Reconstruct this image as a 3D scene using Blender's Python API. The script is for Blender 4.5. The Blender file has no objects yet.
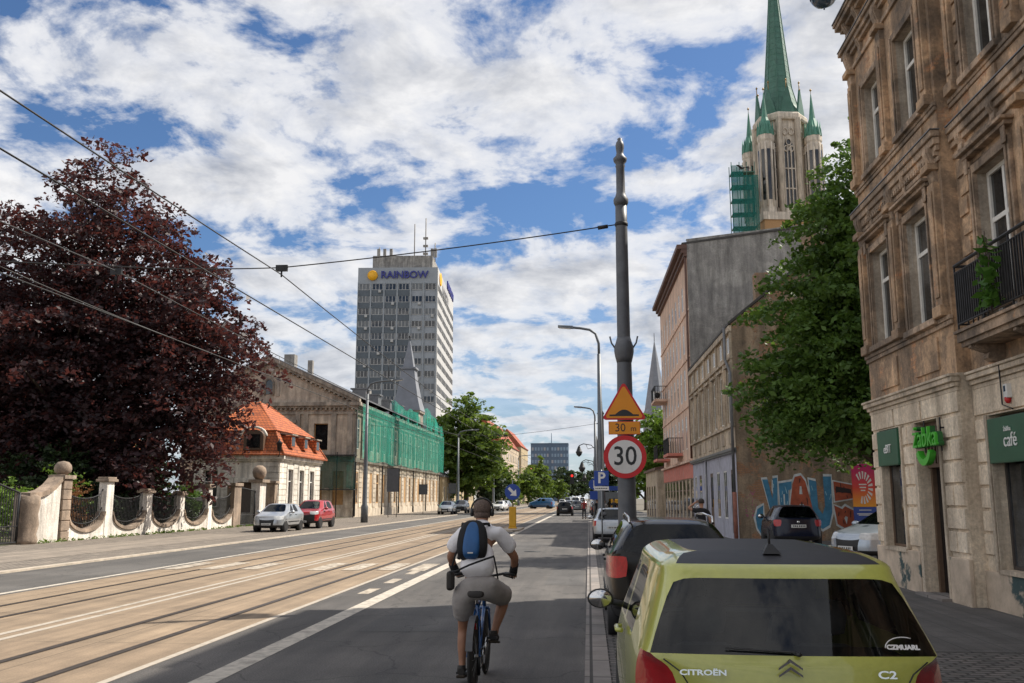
import bpy, bmesh, math, random
import numpy as np
from mathutils import Vector, Matrix
R = math.radians
random.seed(7); rng = np.random.default_rng(11)
S = bpy.context.scene
COL = S.collection
# ------------------------------------------------------------------ camera
cd = bpy.data.cameras.new('camera'); cam = bpy.data.objects.new('camera', cd); COL.objects.link(cam)
cam.location = (0, 0, 1.85); cam.rotation_euler = (R(90 + 9.634), 0, R(4.707))
cd.sensor_width = 36; cd.lens = 36 * 922 / 1024; cd.clip_start = .1; cd.clip_end = 6000
S.camera = cam
# ------------------------------------------------------------------ sun, sky, exposure
SUN_AZ, SUN_EL = 61.0, 47.0          # azimuth measured from +Y (along the street) towards +X
sd = bpy.data.lights.new('sun', 'SUN'); sd.energy = 5.0; sd.angle = R(.5); sd.color = (1, .93, .82)
sun = bpy.data.objects.new('sun', sd); COL.objects.link(sun)
sv = Vector((math.sin(R(SUN_AZ)) * math.cos(R(SUN_EL)), math.cos(R(SUN_AZ)) * math.cos(R(SUN_EL)), math.sin(R(SUN_EL))))
sun.rotation_euler = sv.to_track_quat('Z', 'Y').to_euler(); sun.location = sv * 100
S.view_settings.view_transform = 'Standard'; S.view_settings.look = 'None'
S.view_settings.exposure = 0.5; S.view_settings.gamma = 1
S.cycles.max_bounces = 7; S.cycles.transparent_max_bounces = 10
S.cycles.use_denoising = True
W = bpy.data.worlds.new('World'); S.world = W; W.use_nodes = True

class NT:
    """small helper round a node tree"""
    def __init__(s, t): s.t = t
    def n(s, typ, **kw):
        nd = s.t.nodes.new(typ); ins = kw.pop('ins', {})
        for k, v in kw.items(): setattr(nd, k, v)
        for k, v in ins.items():
            if isinstance(v, bpy.types.NodeSocket): s.t.links.new(v, nd.inputs[k])
            else: nd.inputs[k].default_value = v
        return nd
    def l(s, a, b): s.t.links.new(a, b)
    def math(s, op, a, b=0., c=0., clamp=False):
        nd = s.t.nodes.new('ShaderNodeMath'); nd.operation = op; nd.use_clamp = clamp
        for i, v in enumerate((a, b, c)):
            if isinstance(v, bpy.types.NodeSocket): s.l(v, nd.inputs[i])
            else: nd.inputs[i].default_value = v
        return nd.outputs[0]
    def mix(s, f, a, b, blend='MIX'):
        nd = s.t.nodes.new('ShaderNodeMix'); nd.data_type = 'RGBA'; nd.blend_type = blend
        for i, v in ((0, f), (6, a), (7, b)):
            if isinstance(v, bpy.types.NodeSocket): s.l(v, nd.inputs[i])
            elif i == 0: nd.inputs[0].default_value = v
            else: nd.inputs[i].default_value = (*v, 1) if len(v) == 3 else v
        return nd.outputs[2]
    def ramp(s, f, pts, interp='LINEAR'):
        nd = s.t.nodes.new('ShaderNodeValToRGB'); nd.color_ramp.interpolation = interp
        e = nd.color_ramp.elements
        while len(e) < len(pts): e.new(.5)
        for el, (p, c) in zip(e, pts):
            el.position = p; el.color = (c, c, c, 1) if not hasattr(c, '__len__') else (*c, 1)
        s.l(f, nd.inputs[0]); return nd.outputs[0]
    def noise(s, vec, scale, detail=4, rough=.55, dist=0.):
        nd = s.n('ShaderNodeTexNoise', ins={'Scale': scale, 'Detail': detail, 'Roughness': rough, 'Distortion': dist})
        if vec is not None: s.l(vec, nd.inputs['Vector'])
        return nd.outputs['Fac']

w = NT(W.node_tree); W.node_tree.nodes.clear()
tc = w.n('ShaderNodeTexCoord').outputs['Generated']
sky = w.n('ShaderNodeTexSky', sky_type='NISHITA', sun_disc=False, sun_elevation=R(SUN_EL), sun_rotation=R(SUN_AZ),
          air_density=1.0, dust_density=.6, ozone_density=2.2)
sep = w.n('ShaderNodeSeparateXYZ', ins={0: tc})
dz = w.math('MAXIMUM', sep.outputs[2], 0.0)
inv = w.math('DIVIDE', 1.0, w.math('ADD', dz, .26))
def cl_vec(dx, dy):
    c = w.n('ShaderNodeCombineXYZ', ins={0: w.math('ADD', w.math('MULTIPLY', sep.outputs[0], inv), dx),
                                         1: w.math('ADD', w.math('MULTIPLY', sep.outputs[1], inv), dy), 2: 3.7})
    return c.outputs[0]
CDX, CDY = 1.35, .62
def density(ox, oy, det):
    v = cl_vec(CDX + ox, CDY + oy)
    big = w.noise(v, 1.5, 2, .5)
    mid = w.noise(v, 4.9, det, .6, .2)
    a = w.math('MULTIPLY_ADD', big, .36, w.math('MULTIPLY', mid, .94))
    return a
dn = density(0, 0, 11)
dn2 = density(.05, .03, 6)
cov = w.ramp(dn, [(.535, 0.), (.625, .8), (.72, 1.)])
lit = w.math('SUBTRACT', dn2, dn)
thick = w.ramp(dn, [(.62, 0.), (.84, 1.)])
shade = w.math('ADD', w.math('MULTIPLY', lit, 3.4), w.math('MULTIPLY', thick, .75), clamp=True)
ccol = w.mix(shade, (6.4, 6.4, 6.5), (2.2, 2.45, 3.0))
hz = w.ramp(sep.outputs[2], [(0., 1.), (.25, 0.)])
ccol = w.mix(w.math('MULTIPLY', hz, .45), ccol, (4.2, 4.7, 5.4))
cov2 = w.math('MAXIMUM', cov, w.math('MULTIPLY', hz, .5))
# unseen clouds away from the sun get added brightness to fill the shaded facades
away = w.math('MULTIPLY_ADD', sep.outputs[0], -sv.x, w.math('MULTIPLY', sep.outputs[1], -sv.y))
front = w.ramp(w.math('MULTIPLY_ADD', away, .7, .3), [(.3, 1.), (.75, 0.)])
ccol = w.mix(front, w.mix(1.0, ccol, (1.5, 1.46, 1.4), 'MULTIPLY'), ccol)
skc = w.mix(1.0, sky.outputs[0], (.50, .64, .80), 'MULTIPLY')
mixc = w.mix(cov2, skc, ccol)
bg = w.n('ShaderNodeBackground', ins={'Color': mixc, 'Strength': .1})
w.l(bg.outputs[0], w.n('ShaderNodeOutputWorld').inputs[0])

# ------------------------------------------------------------------ materials
MT = {}
def newmat(name):
    m = bpy.data.materials.new(name); m.use_nodes = True
    t = NT(m.node_tree); m.node_tree.nodes.clear()
    out = t.n('ShaderNodeOutputMaterial')
    p = t.n('ShaderNodeBsdfPrincipled'); t.l(p.outputs[0], out.inputs[0])
    MT[name] = m
    return m, t, p, out
def c3(c): return (*c, 1)
def pm(name, col, rough=.75, var=.2, scale=4., metal=0., bump=0., col2=None, lo=.5, hi=.62, scale2=1.2, coat=0., bscale=None, spec=.5, detail=6):
    m, t, p, out = newmat(name)
    v = t.n('ShaderNodeTexCoord').outputs['Object']
    n = t.noise(v, scale, detail, .6)
    f = t.ramp(n, [(.3, 0.), (.7, 1.)])
    c = t.mix(f, [max(0, x * (1 - var)) for x in col], [min(1, x * (1 + var)) for x in col])
    if col2:
        g = t.ramp(t.noise(v, scale2, 8, .62, .3), [(lo, 0.), (hi, 1.)])
        c = t.mix(g, c, col2)
    t.l(c, p.inputs['Base Color'])
    p.inputs['Roughness'].default_value = rough; p.inputs['Metallic'].default_value = metal
    p.inputs['Coat Weight'].default_value = coat; p.inputs['Coat Roughness'].default_value = .04
    p.inputs['Specular IOR Level'].default_value = spec
    if bump:
        b = t.n('ShaderNodeBump', ins={'Strength': bump, 'Distance': .02, 'Height': t.noise(v, bscale or scale * 4, 6, .65)})
        t.l(b.outputs[0], p.inputs['Normal'])
    return m
def brickmat(name, c1, c2, mortar, w_, h_, mw=.02, rough=.85, scale=1., swap=None, bump=.5, var=.25, off=.5):
    """bricks, slabs or setts; swap chooses which axes carry the pattern"""
    m, t, p, out = newmat(name)
    v = t.n('ShaderNodeTexCoord').outputs['Object']
    if swap:
        s_ = t.n('ShaderNodeSeparateXYZ', ins={0: v})
        v2 = t.n('ShaderNodeCombineXYZ', ins={0: s_.outputs[swap[0]], 1: s_.outputs[swap[1]]}).outputs[0]
    else: v2 = v
    br = t.n('ShaderNodeTexBrick', offset=off, ins={'Vector': v2, 'Color1': c3(c1), 'Color2': c3(c2), 'Mortar': c3(mortar), 'Scale': scale,
             'Mortar Size': mw, 'Mortar Smooth': .3, 'Bias': 0., 'Brick Width': w_, 'Row Height': h_})
    n = t.ramp(t.noise(v, 1.7, 9, .65), [(.3, 1 - var), (.7, 1 + var)])
    c = t.mix(1., br.outputs[0], n, 'MULTIPLY')
    t.l(c, p.inputs['Base Color']); p.inputs['Roughness'].default_value = rough
    h = t.math('SUBTRACT', t.noise(v, 14, 5), t.math('MULTIPLY', br.outputs['Fac'], 1.2))
    t.l(t.n('ShaderNodeBump', ins={'Strength': bump, 'Distance': .02, 'Height': h}).outputs[0], p.inputs['Normal'])
    return m
def leafmat(name, ca, cb, trans=.35, ct=None):
    m, t, p, out = newmat(name)
    geo = t.n('ShaderNodeNewGeometry')
    v = t.n('ShaderNodeTexCoord').outputs['Object']
    rnd = geo.outputs['Random Per Island']
    f = t.math('ADD', t.math('MULTIPLY', rnd, .62), t.math('MULTIPLY', t.ramp(t.noise(v, .5, 3), [(.35, 0.), (.65, 1.)]), .4))
    c = t.mix(f, ca, cb); t.l(c, p.inputs['Base Color']); p.inputs['Roughness'].default_value = .5
    p.inputs['Specular IOR Level'].default_value = .35
    tr = t.n('ShaderNodeBsdfTranslucent'); t.l(t.mix(.6, c, ct or cb), tr.inputs[0])
    mx = t.n('ShaderNodeMixShader', ins={0: trans, 1: p.outputs[0], 2: tr.outputs[0]})
    t.l(mx.outputs[0], out.inputs[0]); return m
def netmat(name, col, alpha, scale=60.):
    m, t, p, out = newmat(name)
    v = t.n('ShaderNodeTexCoord').outputs['Object']
    n = t.noise(v, .35, 5, .6); fold = t.noise(v, 2.5, 4, .6)
    c = t.mix(t.ramp(fold, [(.3, 0.), (.7, 1.)]), [x * .55 for x in col], col)
    t.l(c, p.inputs['Base Color']); p.inputs['Roughness'].default_value = .8
    tr = t.n('ShaderNodeBsdfTranslucent'); t.l(c, tr.inputs[0])
    m1 = t.n('ShaderNodeMixShader', ins={0: .4, 1: p.outputs[0], 2: tr.outputs[0]})
    tp = t.n('ShaderNodeBsdfTransparent')
    a = t.ramp(n, [(.3, alpha - .13), (.7, alpha + .13)])
    m2 = t.n('ShaderNodeMixShader', ins={0: a, 1: tp.outputs[0], 2: m1.outputs[0]})
    t.l(m2.outputs[0], out.inputs[0]); return m
def glassmat(name, tint, through, ior=2.0):
    m, t, p, out = newmat(name)
    p.inputs['Base Color'].default_value = (.004, .005, .006, 1); p.inputs['Roughness'].default_value = .02
    p.inputs['IOR'].default_value = ior
    tp = t.n('ShaderNodeBsdfTransparent'); tp.inputs[0].default_value = c3(tint)
    fr = t.n('ShaderNodeFresnel', ins={'IOR': ior})
    a = t.math('MULTIPLY', t.math('SUBTRACT', 1., fr.outputs[0]), through)
    mx = t.n('ShaderNodeMixShader', ins={0: a, 1: p.outputs[0], 2: tp.outputs[0]})
    t.l(mx.outputs[0], out.inputs[0]); return m
def paintmat(name, col, rough=.28, metal=0., flake=.06, coat=.9):
    return pm(name, col, rough, flake, 30., metal, coat=coat, spec=.5, col2=[x * .8 + .01 for x in col], lo=.55, hi=.8, scale2=2.5)

# ground
def asphalt(name, base, light):
    m, t, p, out = newmat(name)
    v = t.n('ShaderNodeTexCoord').outputs['Object']
    sx = t.n('ShaderNodeMapping', ins={'Scale': (1.4, .12, 1), 'Vector': v}).outputs[0]
    streak = t.ramp(t.noise(sx, 1.3, 5, .6), [(.35, 0.), (.7, 1.)])
    grain = t.ramp(t.noise(v, 55, 3, .7), [(.35, .6), (.68, 1.55)])
    c = t.mix(streak, base, light); c = t.mix(1., c, grain, 'MULTIPLY')
    patch = t.ramp(t.noise(v, .35, 4, .6), [(.45, .82), (.6, 1.1)])
    c = t.mix(1., c, patch, 'MULTIPLY')
    vo = t.n('ShaderNodeTexVoronoi', feature='DISTANCE_TO_EDGE', ins={'Scale': .45, 'Vector': t.n('ShaderNodeVectorMath', operation='ADD', ins={0: v, 1: t.n('ShaderNodeTexNoise', ins={'Scale': 1.5, 'Vector': v}).outputs['Color']}).outputs[0]})
    crack = t.ramp(vo.outputs[0], [(.0, .55), (.012, 1.)])
    c = t.mix(1., c, crack, 'MULTIPLY')
    t.l(c, p.inputs['Base Color']); p.inputs['Roughness'].default_value = .82
    t.l(t.n('ShaderNodeBump', ins={'Strength': .4, 'Distance': .01, 'Height': t.noise(v, 90, 3)}).outputs[0], p.inputs['Normal'])
    return m
asphalt('asphalt', (.064, .059, .056), (.12, .109, .099))
asphalt('asphalt_old', (.085, .08, .075), (.12, .11, .1)); asphalt('asphalt_patch', (.066, .062, .06), (.10, .094, .088))
def slabs(name, ca, cb, jw, jl, dark):
    m, t, p, out = newmat(name)
    v = t.n('ShaderNodeTexCoord').outputs['Object']
    br = t.n('ShaderNodeTexBrick', offset=0., ins={'Vector': v, 'Color1': c3(ca), 'Color2': c3(cb), 'Mortar': c3(dark), 'Scale': 1., 'Mortar Size': .012,
             'Mortar Smooth': .4, 'Brick Width': jw, 'Row Height': jl})
    st = t.n('ShaderNodeMapping', ins={'Scale': (2.2, .08, 1), 'Vector': v}).outputs[0]
    n = t.ramp(t.noise(st, 1.6, 7, .65), [(.3, .68), (.7, 1.2)])
    n2 = t.ramp(t.noise(v, 1.1, 8, .7), [(.3, .75), (.7, 1.2)])
    n3 = t.ramp(t.noise(v, 45, 3, .7), [(.3, .8), (.7, 1.2)])
    c = t.mix(1., t.mix(1., t.mix(1., br.outputs[0], n, 'MULTIPLY'), n2, 'MULTIPLY'), n3, 'MULTIPLY')
    t.l(c, p.inputs['Base Color']); p.inputs['Roughness'].default_value = .85
    t.l(t.n('ShaderNodeBump', ins={'Strength': .3, 'Distance': .01, 'Height': t.noise(v, 60, 3)}).outputs[0], p.inputs['Normal'])
slabs('track_concrete', (.275, .203, .135), (.235, .172, .115), 3.2, 6., (.12, .09, .06))
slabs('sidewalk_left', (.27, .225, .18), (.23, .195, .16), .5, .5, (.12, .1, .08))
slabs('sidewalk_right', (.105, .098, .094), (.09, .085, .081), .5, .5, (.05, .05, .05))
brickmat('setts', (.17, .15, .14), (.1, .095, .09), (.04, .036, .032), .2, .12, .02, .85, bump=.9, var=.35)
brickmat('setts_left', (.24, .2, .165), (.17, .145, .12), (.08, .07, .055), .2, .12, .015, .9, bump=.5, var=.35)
brickmat('kerbstone', (.24, .21, .19), (.19, .175, .165), (.05, .045, .04), 4., 1., .02, .85, off=0., bump=.3)
pm('kerb_pale', (.42, .36, .29), .9, .25, 3)
pm('soil', (.09, .075, .05), .95, .4, 2, bump=.5, col2=(.05, .07, .02))
pm('line_white', (.50, .45, .38), .8, .15, 14, col2=(.2, .18, .155), lo=.46, hi=.74, scale2=5)
pm('line_worn', (.40, .35, .29), .85, .15, 14, col2=(.2, .17, .13), lo=.54, hi=.74, scale2=5)
pm('rail_steel', (.075, .06, .05), .45, .3, 8, metal=.4)
pm('rail_groove', (.03, .022, .018), .8, .3, 8)

# ------------------------------------------------------------------ building blocks
def thing(name, label, cat, loc=(0, 0, 0), rz=0., group=None, kind=None):
    o = bpy.data.objects.new(name, None); COL.objects.link(o); o.empty_display_size = .3
    o.location = loc; o.rotation_euler = (0, 0, rz); o['label'] = label; o['category'] = cat
    if group: o['group'] = group
    if kind: o['kind'] = kind
    return o
def tag(o, label, cat, group=None, kind=None):
    o['label'] = label; o['category'] = cat
    if group: o['group'] = group
    if kind: o['kind'] = kind
    return o
class MB:
    def __init__(s): s.v = []; s.f = []; s.m = []; s.sm = []
    def add(s, vs, fs, mi=0, smooth=False):
        b = len(s.v); s.v += [tuple(map(float, q)) for q in vs]
        for f in fs: s.f.append([b + i for i in f]); s.m.append(mi); s.sm.append(smooth)
        return s
    def quad(s, a, b, c, d, mi=0): return s.add((a, b, c, d), ((0, 1, 2, 3),), mi)
    def box(s, x0, x1, y0, y1, z0, z1, mi=0):
        return s.add([(x, y, z) for z in (z0, z1) for y in (y0, y1) for x in (x0, x1)],
                     ((0, 2, 3, 1), (4, 5, 7, 6), (0, 1, 5, 4), (2, 6, 7, 3), (0, 4, 6, 2), (1, 3, 7, 5)), mi)
    def hexa(s, p8, mi=0):
        return s.add(p8, ((0, 2, 3, 1), (4, 5, 7, 6), (0, 1, 5, 4), (2, 6, 7, 3), (0, 4, 6, 2), (1, 3, 7, 5)), mi)
    def tube(s, pts, r, n=8, mi=0, cap=True, smooth=True):
        P = [Vector(p) for p in pts]; rs = r if hasattr(r, '__len__') else [r] * len(P)
        vs = []; prev = None
        for i, p in enumerate(P):
            d = (P[min(i + 1, len(P) - 1)] - P[max(i - 1, 0)]).normalized()
            if prev is None:
                a = d.cross(Vector((0, 0, 1)) if abs(d.z) < .9 else Vector((1, 0, 0))).normalized()
            else: a = (prev - d * prev.dot(d)).normalized()
            prev = a; b = d.cross(a)
            vs += [p + (a * math.cos(2 * math.pi * k / n) + b * math.sin(2 * math.pi * k / n)) * rs[i] for k in range(n)]
        fs = [(i * n + k, i * n + (k + 1) % n, (i + 1) * n + (k + 1) % n, (i + 1) * n + k) for i in range(len(P) - 1) for k in range(n)]
        s.add(vs, fs, mi, smooth)
        if cap: s.add(vs[:n], (tuple(range(n))[::-1],), mi); s.add(vs[-n:], (tuple(range(n)),), mi)
        return s
    def lathe(s, prof, c=(0, 0, 0), n=20, mi=0, smooth=True, axis='z', arc0=0.):
        vs = []
        for r_, z_ in prof:
            for k in range(n):
                a = arc0 + 2 * math.pi * k / n; q = (r_ * math.cos(a), r_ * math.sin(a), z_)
                if axis == 'x': q = (q[2], q[0], q[1])
                if axis == 'y': q = (q[0], q[2], q[1])
                vs.append((c[0] + q[0], c[1] + q[1], c[2] + q[2]))
        m_ = len(prof)
        s.add(vs, [(i * n + k, i * n + (k + 1) % n, (i + 1) * n + (k + 1) % n, (i + 1) * n + k) for i in range(m_ - 1) for k in range(n)], mi, smooth)
        if prof[0][0] > 1e-4: s.add(vs[:n], (tuple(range(n))[::-1],), mi)
        if prof[-1][0] > 1e-4: s.add(vs[-n:], (tuple(range(n)),), mi)
        return s
    def prism(s, poly, to3, d0, d1, mi=0):
        """poly in 2D, to3(u, v, d) -> xyz"""
        n = len(poly)
        vs = [to3(u, v, d0) for u, v in poly] + [to3(u, v, d1) for u, v in poly]
        s.add(vs, [tuple(range(n)), tuple(range(2 * n - 1, n - 1, -1))] + [(i, (i + 1) % n, n + (i + 1) % n, n + i) for i in range(n)], mi)
        return s
    def build(s, name, mats, parent=None, world=False, bevel=0., recalc=True):
        me = bpy.data.meshes.new(name)
        v = s.v
        if world and parent is not None:
            L = parent.location; v = [(a - L.x, b - L.y, c - L.z) for a, b, c in v]
        me.from_pydata(v, [], s.f)
        ms = mats if isinstance(mats, (list, tuple)) else [mats]
        for m_ in ms: me.materials.append(MT[m_])
        me.polygons.foreach_set('material_index', s.m); me.polygons.foreach_set('use_smooth', s.sm)
        if recalc:
            bm = bmesh.new(); bm.from_mesh(me); bmesh.ops.remove_doubles(bm, verts=bm.verts, dist=1e-5)
            bmesh.ops.recalc_face_normals(bm, faces=bm.faces); bm.to_mesh(me); bm.free()
        me.update()
        o = bpy.data.objects.new(name, me); COL.objects.link(o)
        if parent is not None: o.parent = parent
        if bevel:
            b = o.modifiers.new('bevel', 'BEVEL'); b.width = bevel; b.segments = 2; b.limit_method = 'ANGLE'
        return o
def copy_tree(o, parent=None):
    c = o.copy(); COL.objects.link(c)
    if parent is not None: c.parent = parent
    for ch in list(o.children): copy_tree(ch, c)
    return c
def text_mesh(name, body, size, mat, parent, origin, right, up, depth=.02, sx=1., align='CENTER', shear=0., bold=0.):
    cu = bpy.data.curves.new(name, 'FONT'); cu.body = body; cu.size = size; cu.align_x = align; cu.align_y = 'CENTER'
    cu.extrude = depth / 2; cu.shear = shear; cu.offset = bold; cu.resolution_u = 3
    tmp = bpy.data.objects.new(name, cu); COL.objects.link(tmp)
    dg = bpy.context.evaluated_depsgraph_get()
    me = bpy.data.meshes.new_from_object(tmp.evaluated_get(dg)); bpy.data.objects.remove(tmp); bpy.data.curves.remove(cu)
    r_, u_ = Vector(right).normalized(), Vector(up).normalized(); n_ = r_.cross(u_)
    M = Matrix(((r_.x * sx, u_.x, n_.x, origin[0]), (r_.y * sx, u_.y, n_.y, origin[1]), (r_.z * sx, u_.z, n_.z, origin[2]), (0, 0, 0, 1)))
    me.transform(M); me.materials.clear(); me.materials.append(MT[mat])
    o = bpy.data.objects.new(name, me); COL.objects.link(o); o.parent = parent
    return o
class Fr:
    """facade frame: u along the wall, z up, d into the wall (negative d stands proud)"""
    def __init__(s, O, E):
        s.O = Vector((O[0], O[1])); e = Vector((E[0], E[1])); s.L = (e - s.O).length; s.U = (e - s.O) / s.L
        s.N = Vector((s.U.y, -s.U.x))      # outward: right-hand side when walking O -> E
    def p(s, u, z, d=0.):
        q = s.O + s.U * u - s.N * d; return (q.x, q.y, z)
    def box(s, mb, u0, u1, z0, z1, d0, d1, mi=0):
        return mb.hexa([s.p(u, z, d) for z in (z0, z1) for d in (d0, d1) for u in (u0, u1)], mi)
    def wall(s, mb, u0, u1, z0, z1, ops=(), depth=.25, mi=0, mj=None):
        us = sorted({u0, u1, *[o[0] for o in ops], *[o[1] for o in ops]}); zs = sorted({z0, z1, *[o[2] for o in ops], *[o[3] for o in ops]})
        us = [u for u in us if u0 - 1e-6 <= u <= u1 + 1e-6]; zs = [z for z in zs if z0 - 1e-6 <= z <= z1 + 1e-6]
        for a, b in zip(us, us[1:]):
            for c, d in zip(zs, zs[1:]):
                mu, mz = (a + b) / 2, (c + d) / 2
                if any(o[0] < mu < o[1] and o[2] < mz < o[3] for o in ops): continue
                mb.quad(s.p(a, c), s.p(b, c), s.p(b, d), s.p(a, d), mi)
        mj = mi if mj is None else mj
        for o in ops:
            a, b, c, d = o[:4]; D = o[4] if len(o) > 4 else depth
            mb.quad(s.p(a, c), s.p(a, c, D), s.p(a, d, D), s.p(a, d), mj); mb.quad(s.p(b, c), s.p(b, c, D), s.p(b, d, D), s.p(b, d), mj)
            mb.quad(s.p(a, d), s.p(a, d, D), s.p(b, d, D), s.p(b, d), mj); mb.quad(s.p(a, c), s.p(a, c, D), s.p(b, c, D), s.p(b, c), mj)
    def window(s, op, parent, frame='frame_white', pane='pane', depth=.22, fw=.07, nv=1, transom=.68, sill='sill', sillmat='stone_trim', name='window', sp=.1, fd=.06):
        a, b, c, d = op[:4]; m = MB(); e = .003
        for x0, x1 in ((a, a + fw), (b - fw, b)): s.box(m, x0 + (e if x0 == a else 0), x1 - (e if x1 == b else 0), c + e, d - e, depth - fd, depth)
        for z0, z1 in ((c, c + fw), (d - fw, d)): s.box(m, a + fw, b - fw, z0 + e, z1 - e, depth - fd, depth)
        for i in range(nv):
            x = a + (b - a) * (i + 1) / (nv + 1); s.box(m, x - fw * .5, x + fw * .5, c + fw, d - fw, depth - fd * .9, depth)
        if transom:
            z = c + (d - c) * transom
            xs = [a + fw] + [a + (b - a) * (i + 1) / (nv + 1) + k * fw * .5 for i in range(nv) for k in (-1, 1)] + [b - fw]
            for i in range(0, len(xs), 2): s.box(m, xs[i], xs[i + 1], z - fw * .5, z + fw * .5, depth - fd * .8, depth)
        o = m.build(name, frame, parent, True)
        gd_ = depth - fd * .35; g = MB().quad(s.p(a, c, gd_), s.p(b, c, gd_), s.p(b, d, gd_), s.p(a, d, gd_)).build('pane', pane, parent, True)
        g.parent = o
        if sill:
            q = MB(); s.box(q, a - .06, b + .06, c - .07, c - .003, -sp, depth - .07); k = q.build('sill', sillmat, parent, True); k.parent = o
        return o
def struct(name, mb, mat, label=None):
    o = mb.build(name, mat); o['kind'] = 'structure'; o['label'] = label or name.replace('_', ' '); o['category'] = name.split('_')[-1] if name.split('_')[-1] not in ('left', 'right') else name.split('_')[0]
    return o
# ------------------------------------------------------------------ ground, road, pavements
def sheet(mb, x0, x1, y0, y1, z): return mb.quad((x0, y0, z), (x1, y0, z), (x1, y1, z), (x0, y1, z))
pm('ground_far', (.13, .115, .09), .95, .3, .3)
struct('ground', sheet(MB(), -1500, 1500, -200, 2500, -.06), 'ground_far', 'dusty ground stretching to the horizon')
struct('road', sheet(MB(), -4.9, -.07, -25, 900, 0), 'asphalt', 'dark asphalt lane beside the parked cars')
struct('tram_track_bed', sheet(MB(), -11.3, -4.9, -25, 900, 0), 'track_concrete', 'sandy concrete bed of the tram tracks')
struct('road_left', sheet(MB(), -14.5, -11.3, -25, 900, 0), 'asphalt_old', 'narrow grey lane beyond the tram tracks')
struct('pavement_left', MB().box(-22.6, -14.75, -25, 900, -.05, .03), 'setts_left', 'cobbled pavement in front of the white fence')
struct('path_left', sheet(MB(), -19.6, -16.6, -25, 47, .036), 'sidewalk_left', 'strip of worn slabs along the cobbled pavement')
struct('kerb_left', MB().box(-14.75, -14.5, -25, 900, -.05, .05), 'kerb_pale', 'pale stone kerb on the far side of the street')
struct('kerb_right', MB().box(-.07, .2, -25, 700, -.05, .03), 'kerbstone', 'flush granite kerb beside the parked cars')
struct('parking_strip', sheet(MB(), .2, 3.0, -25, 700, .012), 'setts', 'strip of grey setts under the parked cars')
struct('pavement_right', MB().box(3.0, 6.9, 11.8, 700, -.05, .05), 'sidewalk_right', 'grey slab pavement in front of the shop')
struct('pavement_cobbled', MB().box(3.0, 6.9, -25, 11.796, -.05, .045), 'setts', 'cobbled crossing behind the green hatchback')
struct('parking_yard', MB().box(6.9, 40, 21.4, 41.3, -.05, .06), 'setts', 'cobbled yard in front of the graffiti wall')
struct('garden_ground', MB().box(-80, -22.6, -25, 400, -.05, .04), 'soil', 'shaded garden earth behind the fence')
pm('line_faint', (.48, .42, .34), .85, .15, 14, col2=(.22, .18, .14), lo=.42, hi=.6, scale2=4)
m = MB()
sheet(m, -4.08, -3.80, -25, 150, .004)
struct('lane_line_right', m, 'line_white', 'broad white line between the lane and the tram tracks')
m = MB(); sheet(m, -5.0, -4.9, -25, 400, .004); struct('track_edge_line', m, 'line_worn', 'worn pale line along the edge of the track bed')
m = MB(); sheet(m, -11.58, -11.42, -25, 400, .004); struct('lane_line_left', m, 'line_white', 'white edge line of the far lane')
m = MB(); sheet(m, -8.16, -8.04, -25, 400, .004); sheet(m, -7.86, -7.74, -25, 400, .004); struct('centre_line', m, 'line_worn', 'double white line between the two tracks')
m = MB()
for i, x in enumerate((-11.0, -10.0, -8.95, -7.1, -6.2, -5.3, -4.45)):
    sheet(m, x - .24, x + .22, 24.0 + .12 * (i % 3), 26.6 + .1 * (i % 2), .0085)
struct('crossing_bars', m, 'line_faint', 'worn white crossing bars painted over the tracks')
m = MB()
for y in (18.3, 20.6, 23.0): sheet(m, -4.55, -4.32, y, y + 1.1, .004)
struct('short_dashes', m, 'line_faint', 'short white dashes beside the broad lane line')
for i, x in enumerate((-5.70, -6.73, -9.24, -10.2)):
    m = MB(); sheet(m, x - .075, x + .06, -25, 600, .004); sheet(m, x - .035, x + .03, -25, 600, .0075)
    o = m.build('tram_rail', ['rail_steel']); o['kind'] = 'structure'; o['category'] = 'rail'; o['group'] = 'tram rails in the concrete bed'
    o['label'] = ['steel tram rail nearest to the asphalt lane', 'second steel tram rail from the asphalt lane', 'third steel tram rail from the asphalt lane', 'steel tram rail farthest from the asphalt lane'][i]
    m = MB(); sheet(m, x + .03, x + .06, -25, 600, .0078); g = m.build('rail_groove', 'rail_groove', o)
pm('iron_dark', (.03, .03, .032), .6, .3, 6, metal=.4)
def patch(pts, z, mt, lab):
    m = MB(); m.add([(x, y, z) for x, y in pts], (tuple(range(len(pts))),)); o = m.build('asphalt_patch', mt); o['kind'] = 'structure'; o['category'] = 'road patch'; o['label'] = lab
patch([(-3.3, 13.2), (-1.9, 13.3), (-1.95, 16.8), (-3.25, 16.5)], .0025, 'asphalt_patch', 'dark repaired patch of asphalt left of the lane middle')
patch([(-1.0, 20.5), (-.15, 20.4), (-.15, 27), (-.9, 27.2)], .0025, 'asphalt_patch', 'long dark asphalt repair beside the granite kerb')
patch([(-3.6, 31), (-2.2, 30.8), (-2.1, 40), (-3.5, 40.3)], .0025, 'asphalt_patch', 'large dark asphalt repair farther up the lane')
m = MB(); m.lathe([(0, .006), (.3, .006), (.3, .003)], (-2.0, 33, 0), 20); o = m.build('manhole_cover', 'iron_dark'); o['kind'] = 'structure'; o['category'] = 'manhole'; o['label'] = 'round iron manhole cover in the lane'

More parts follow.
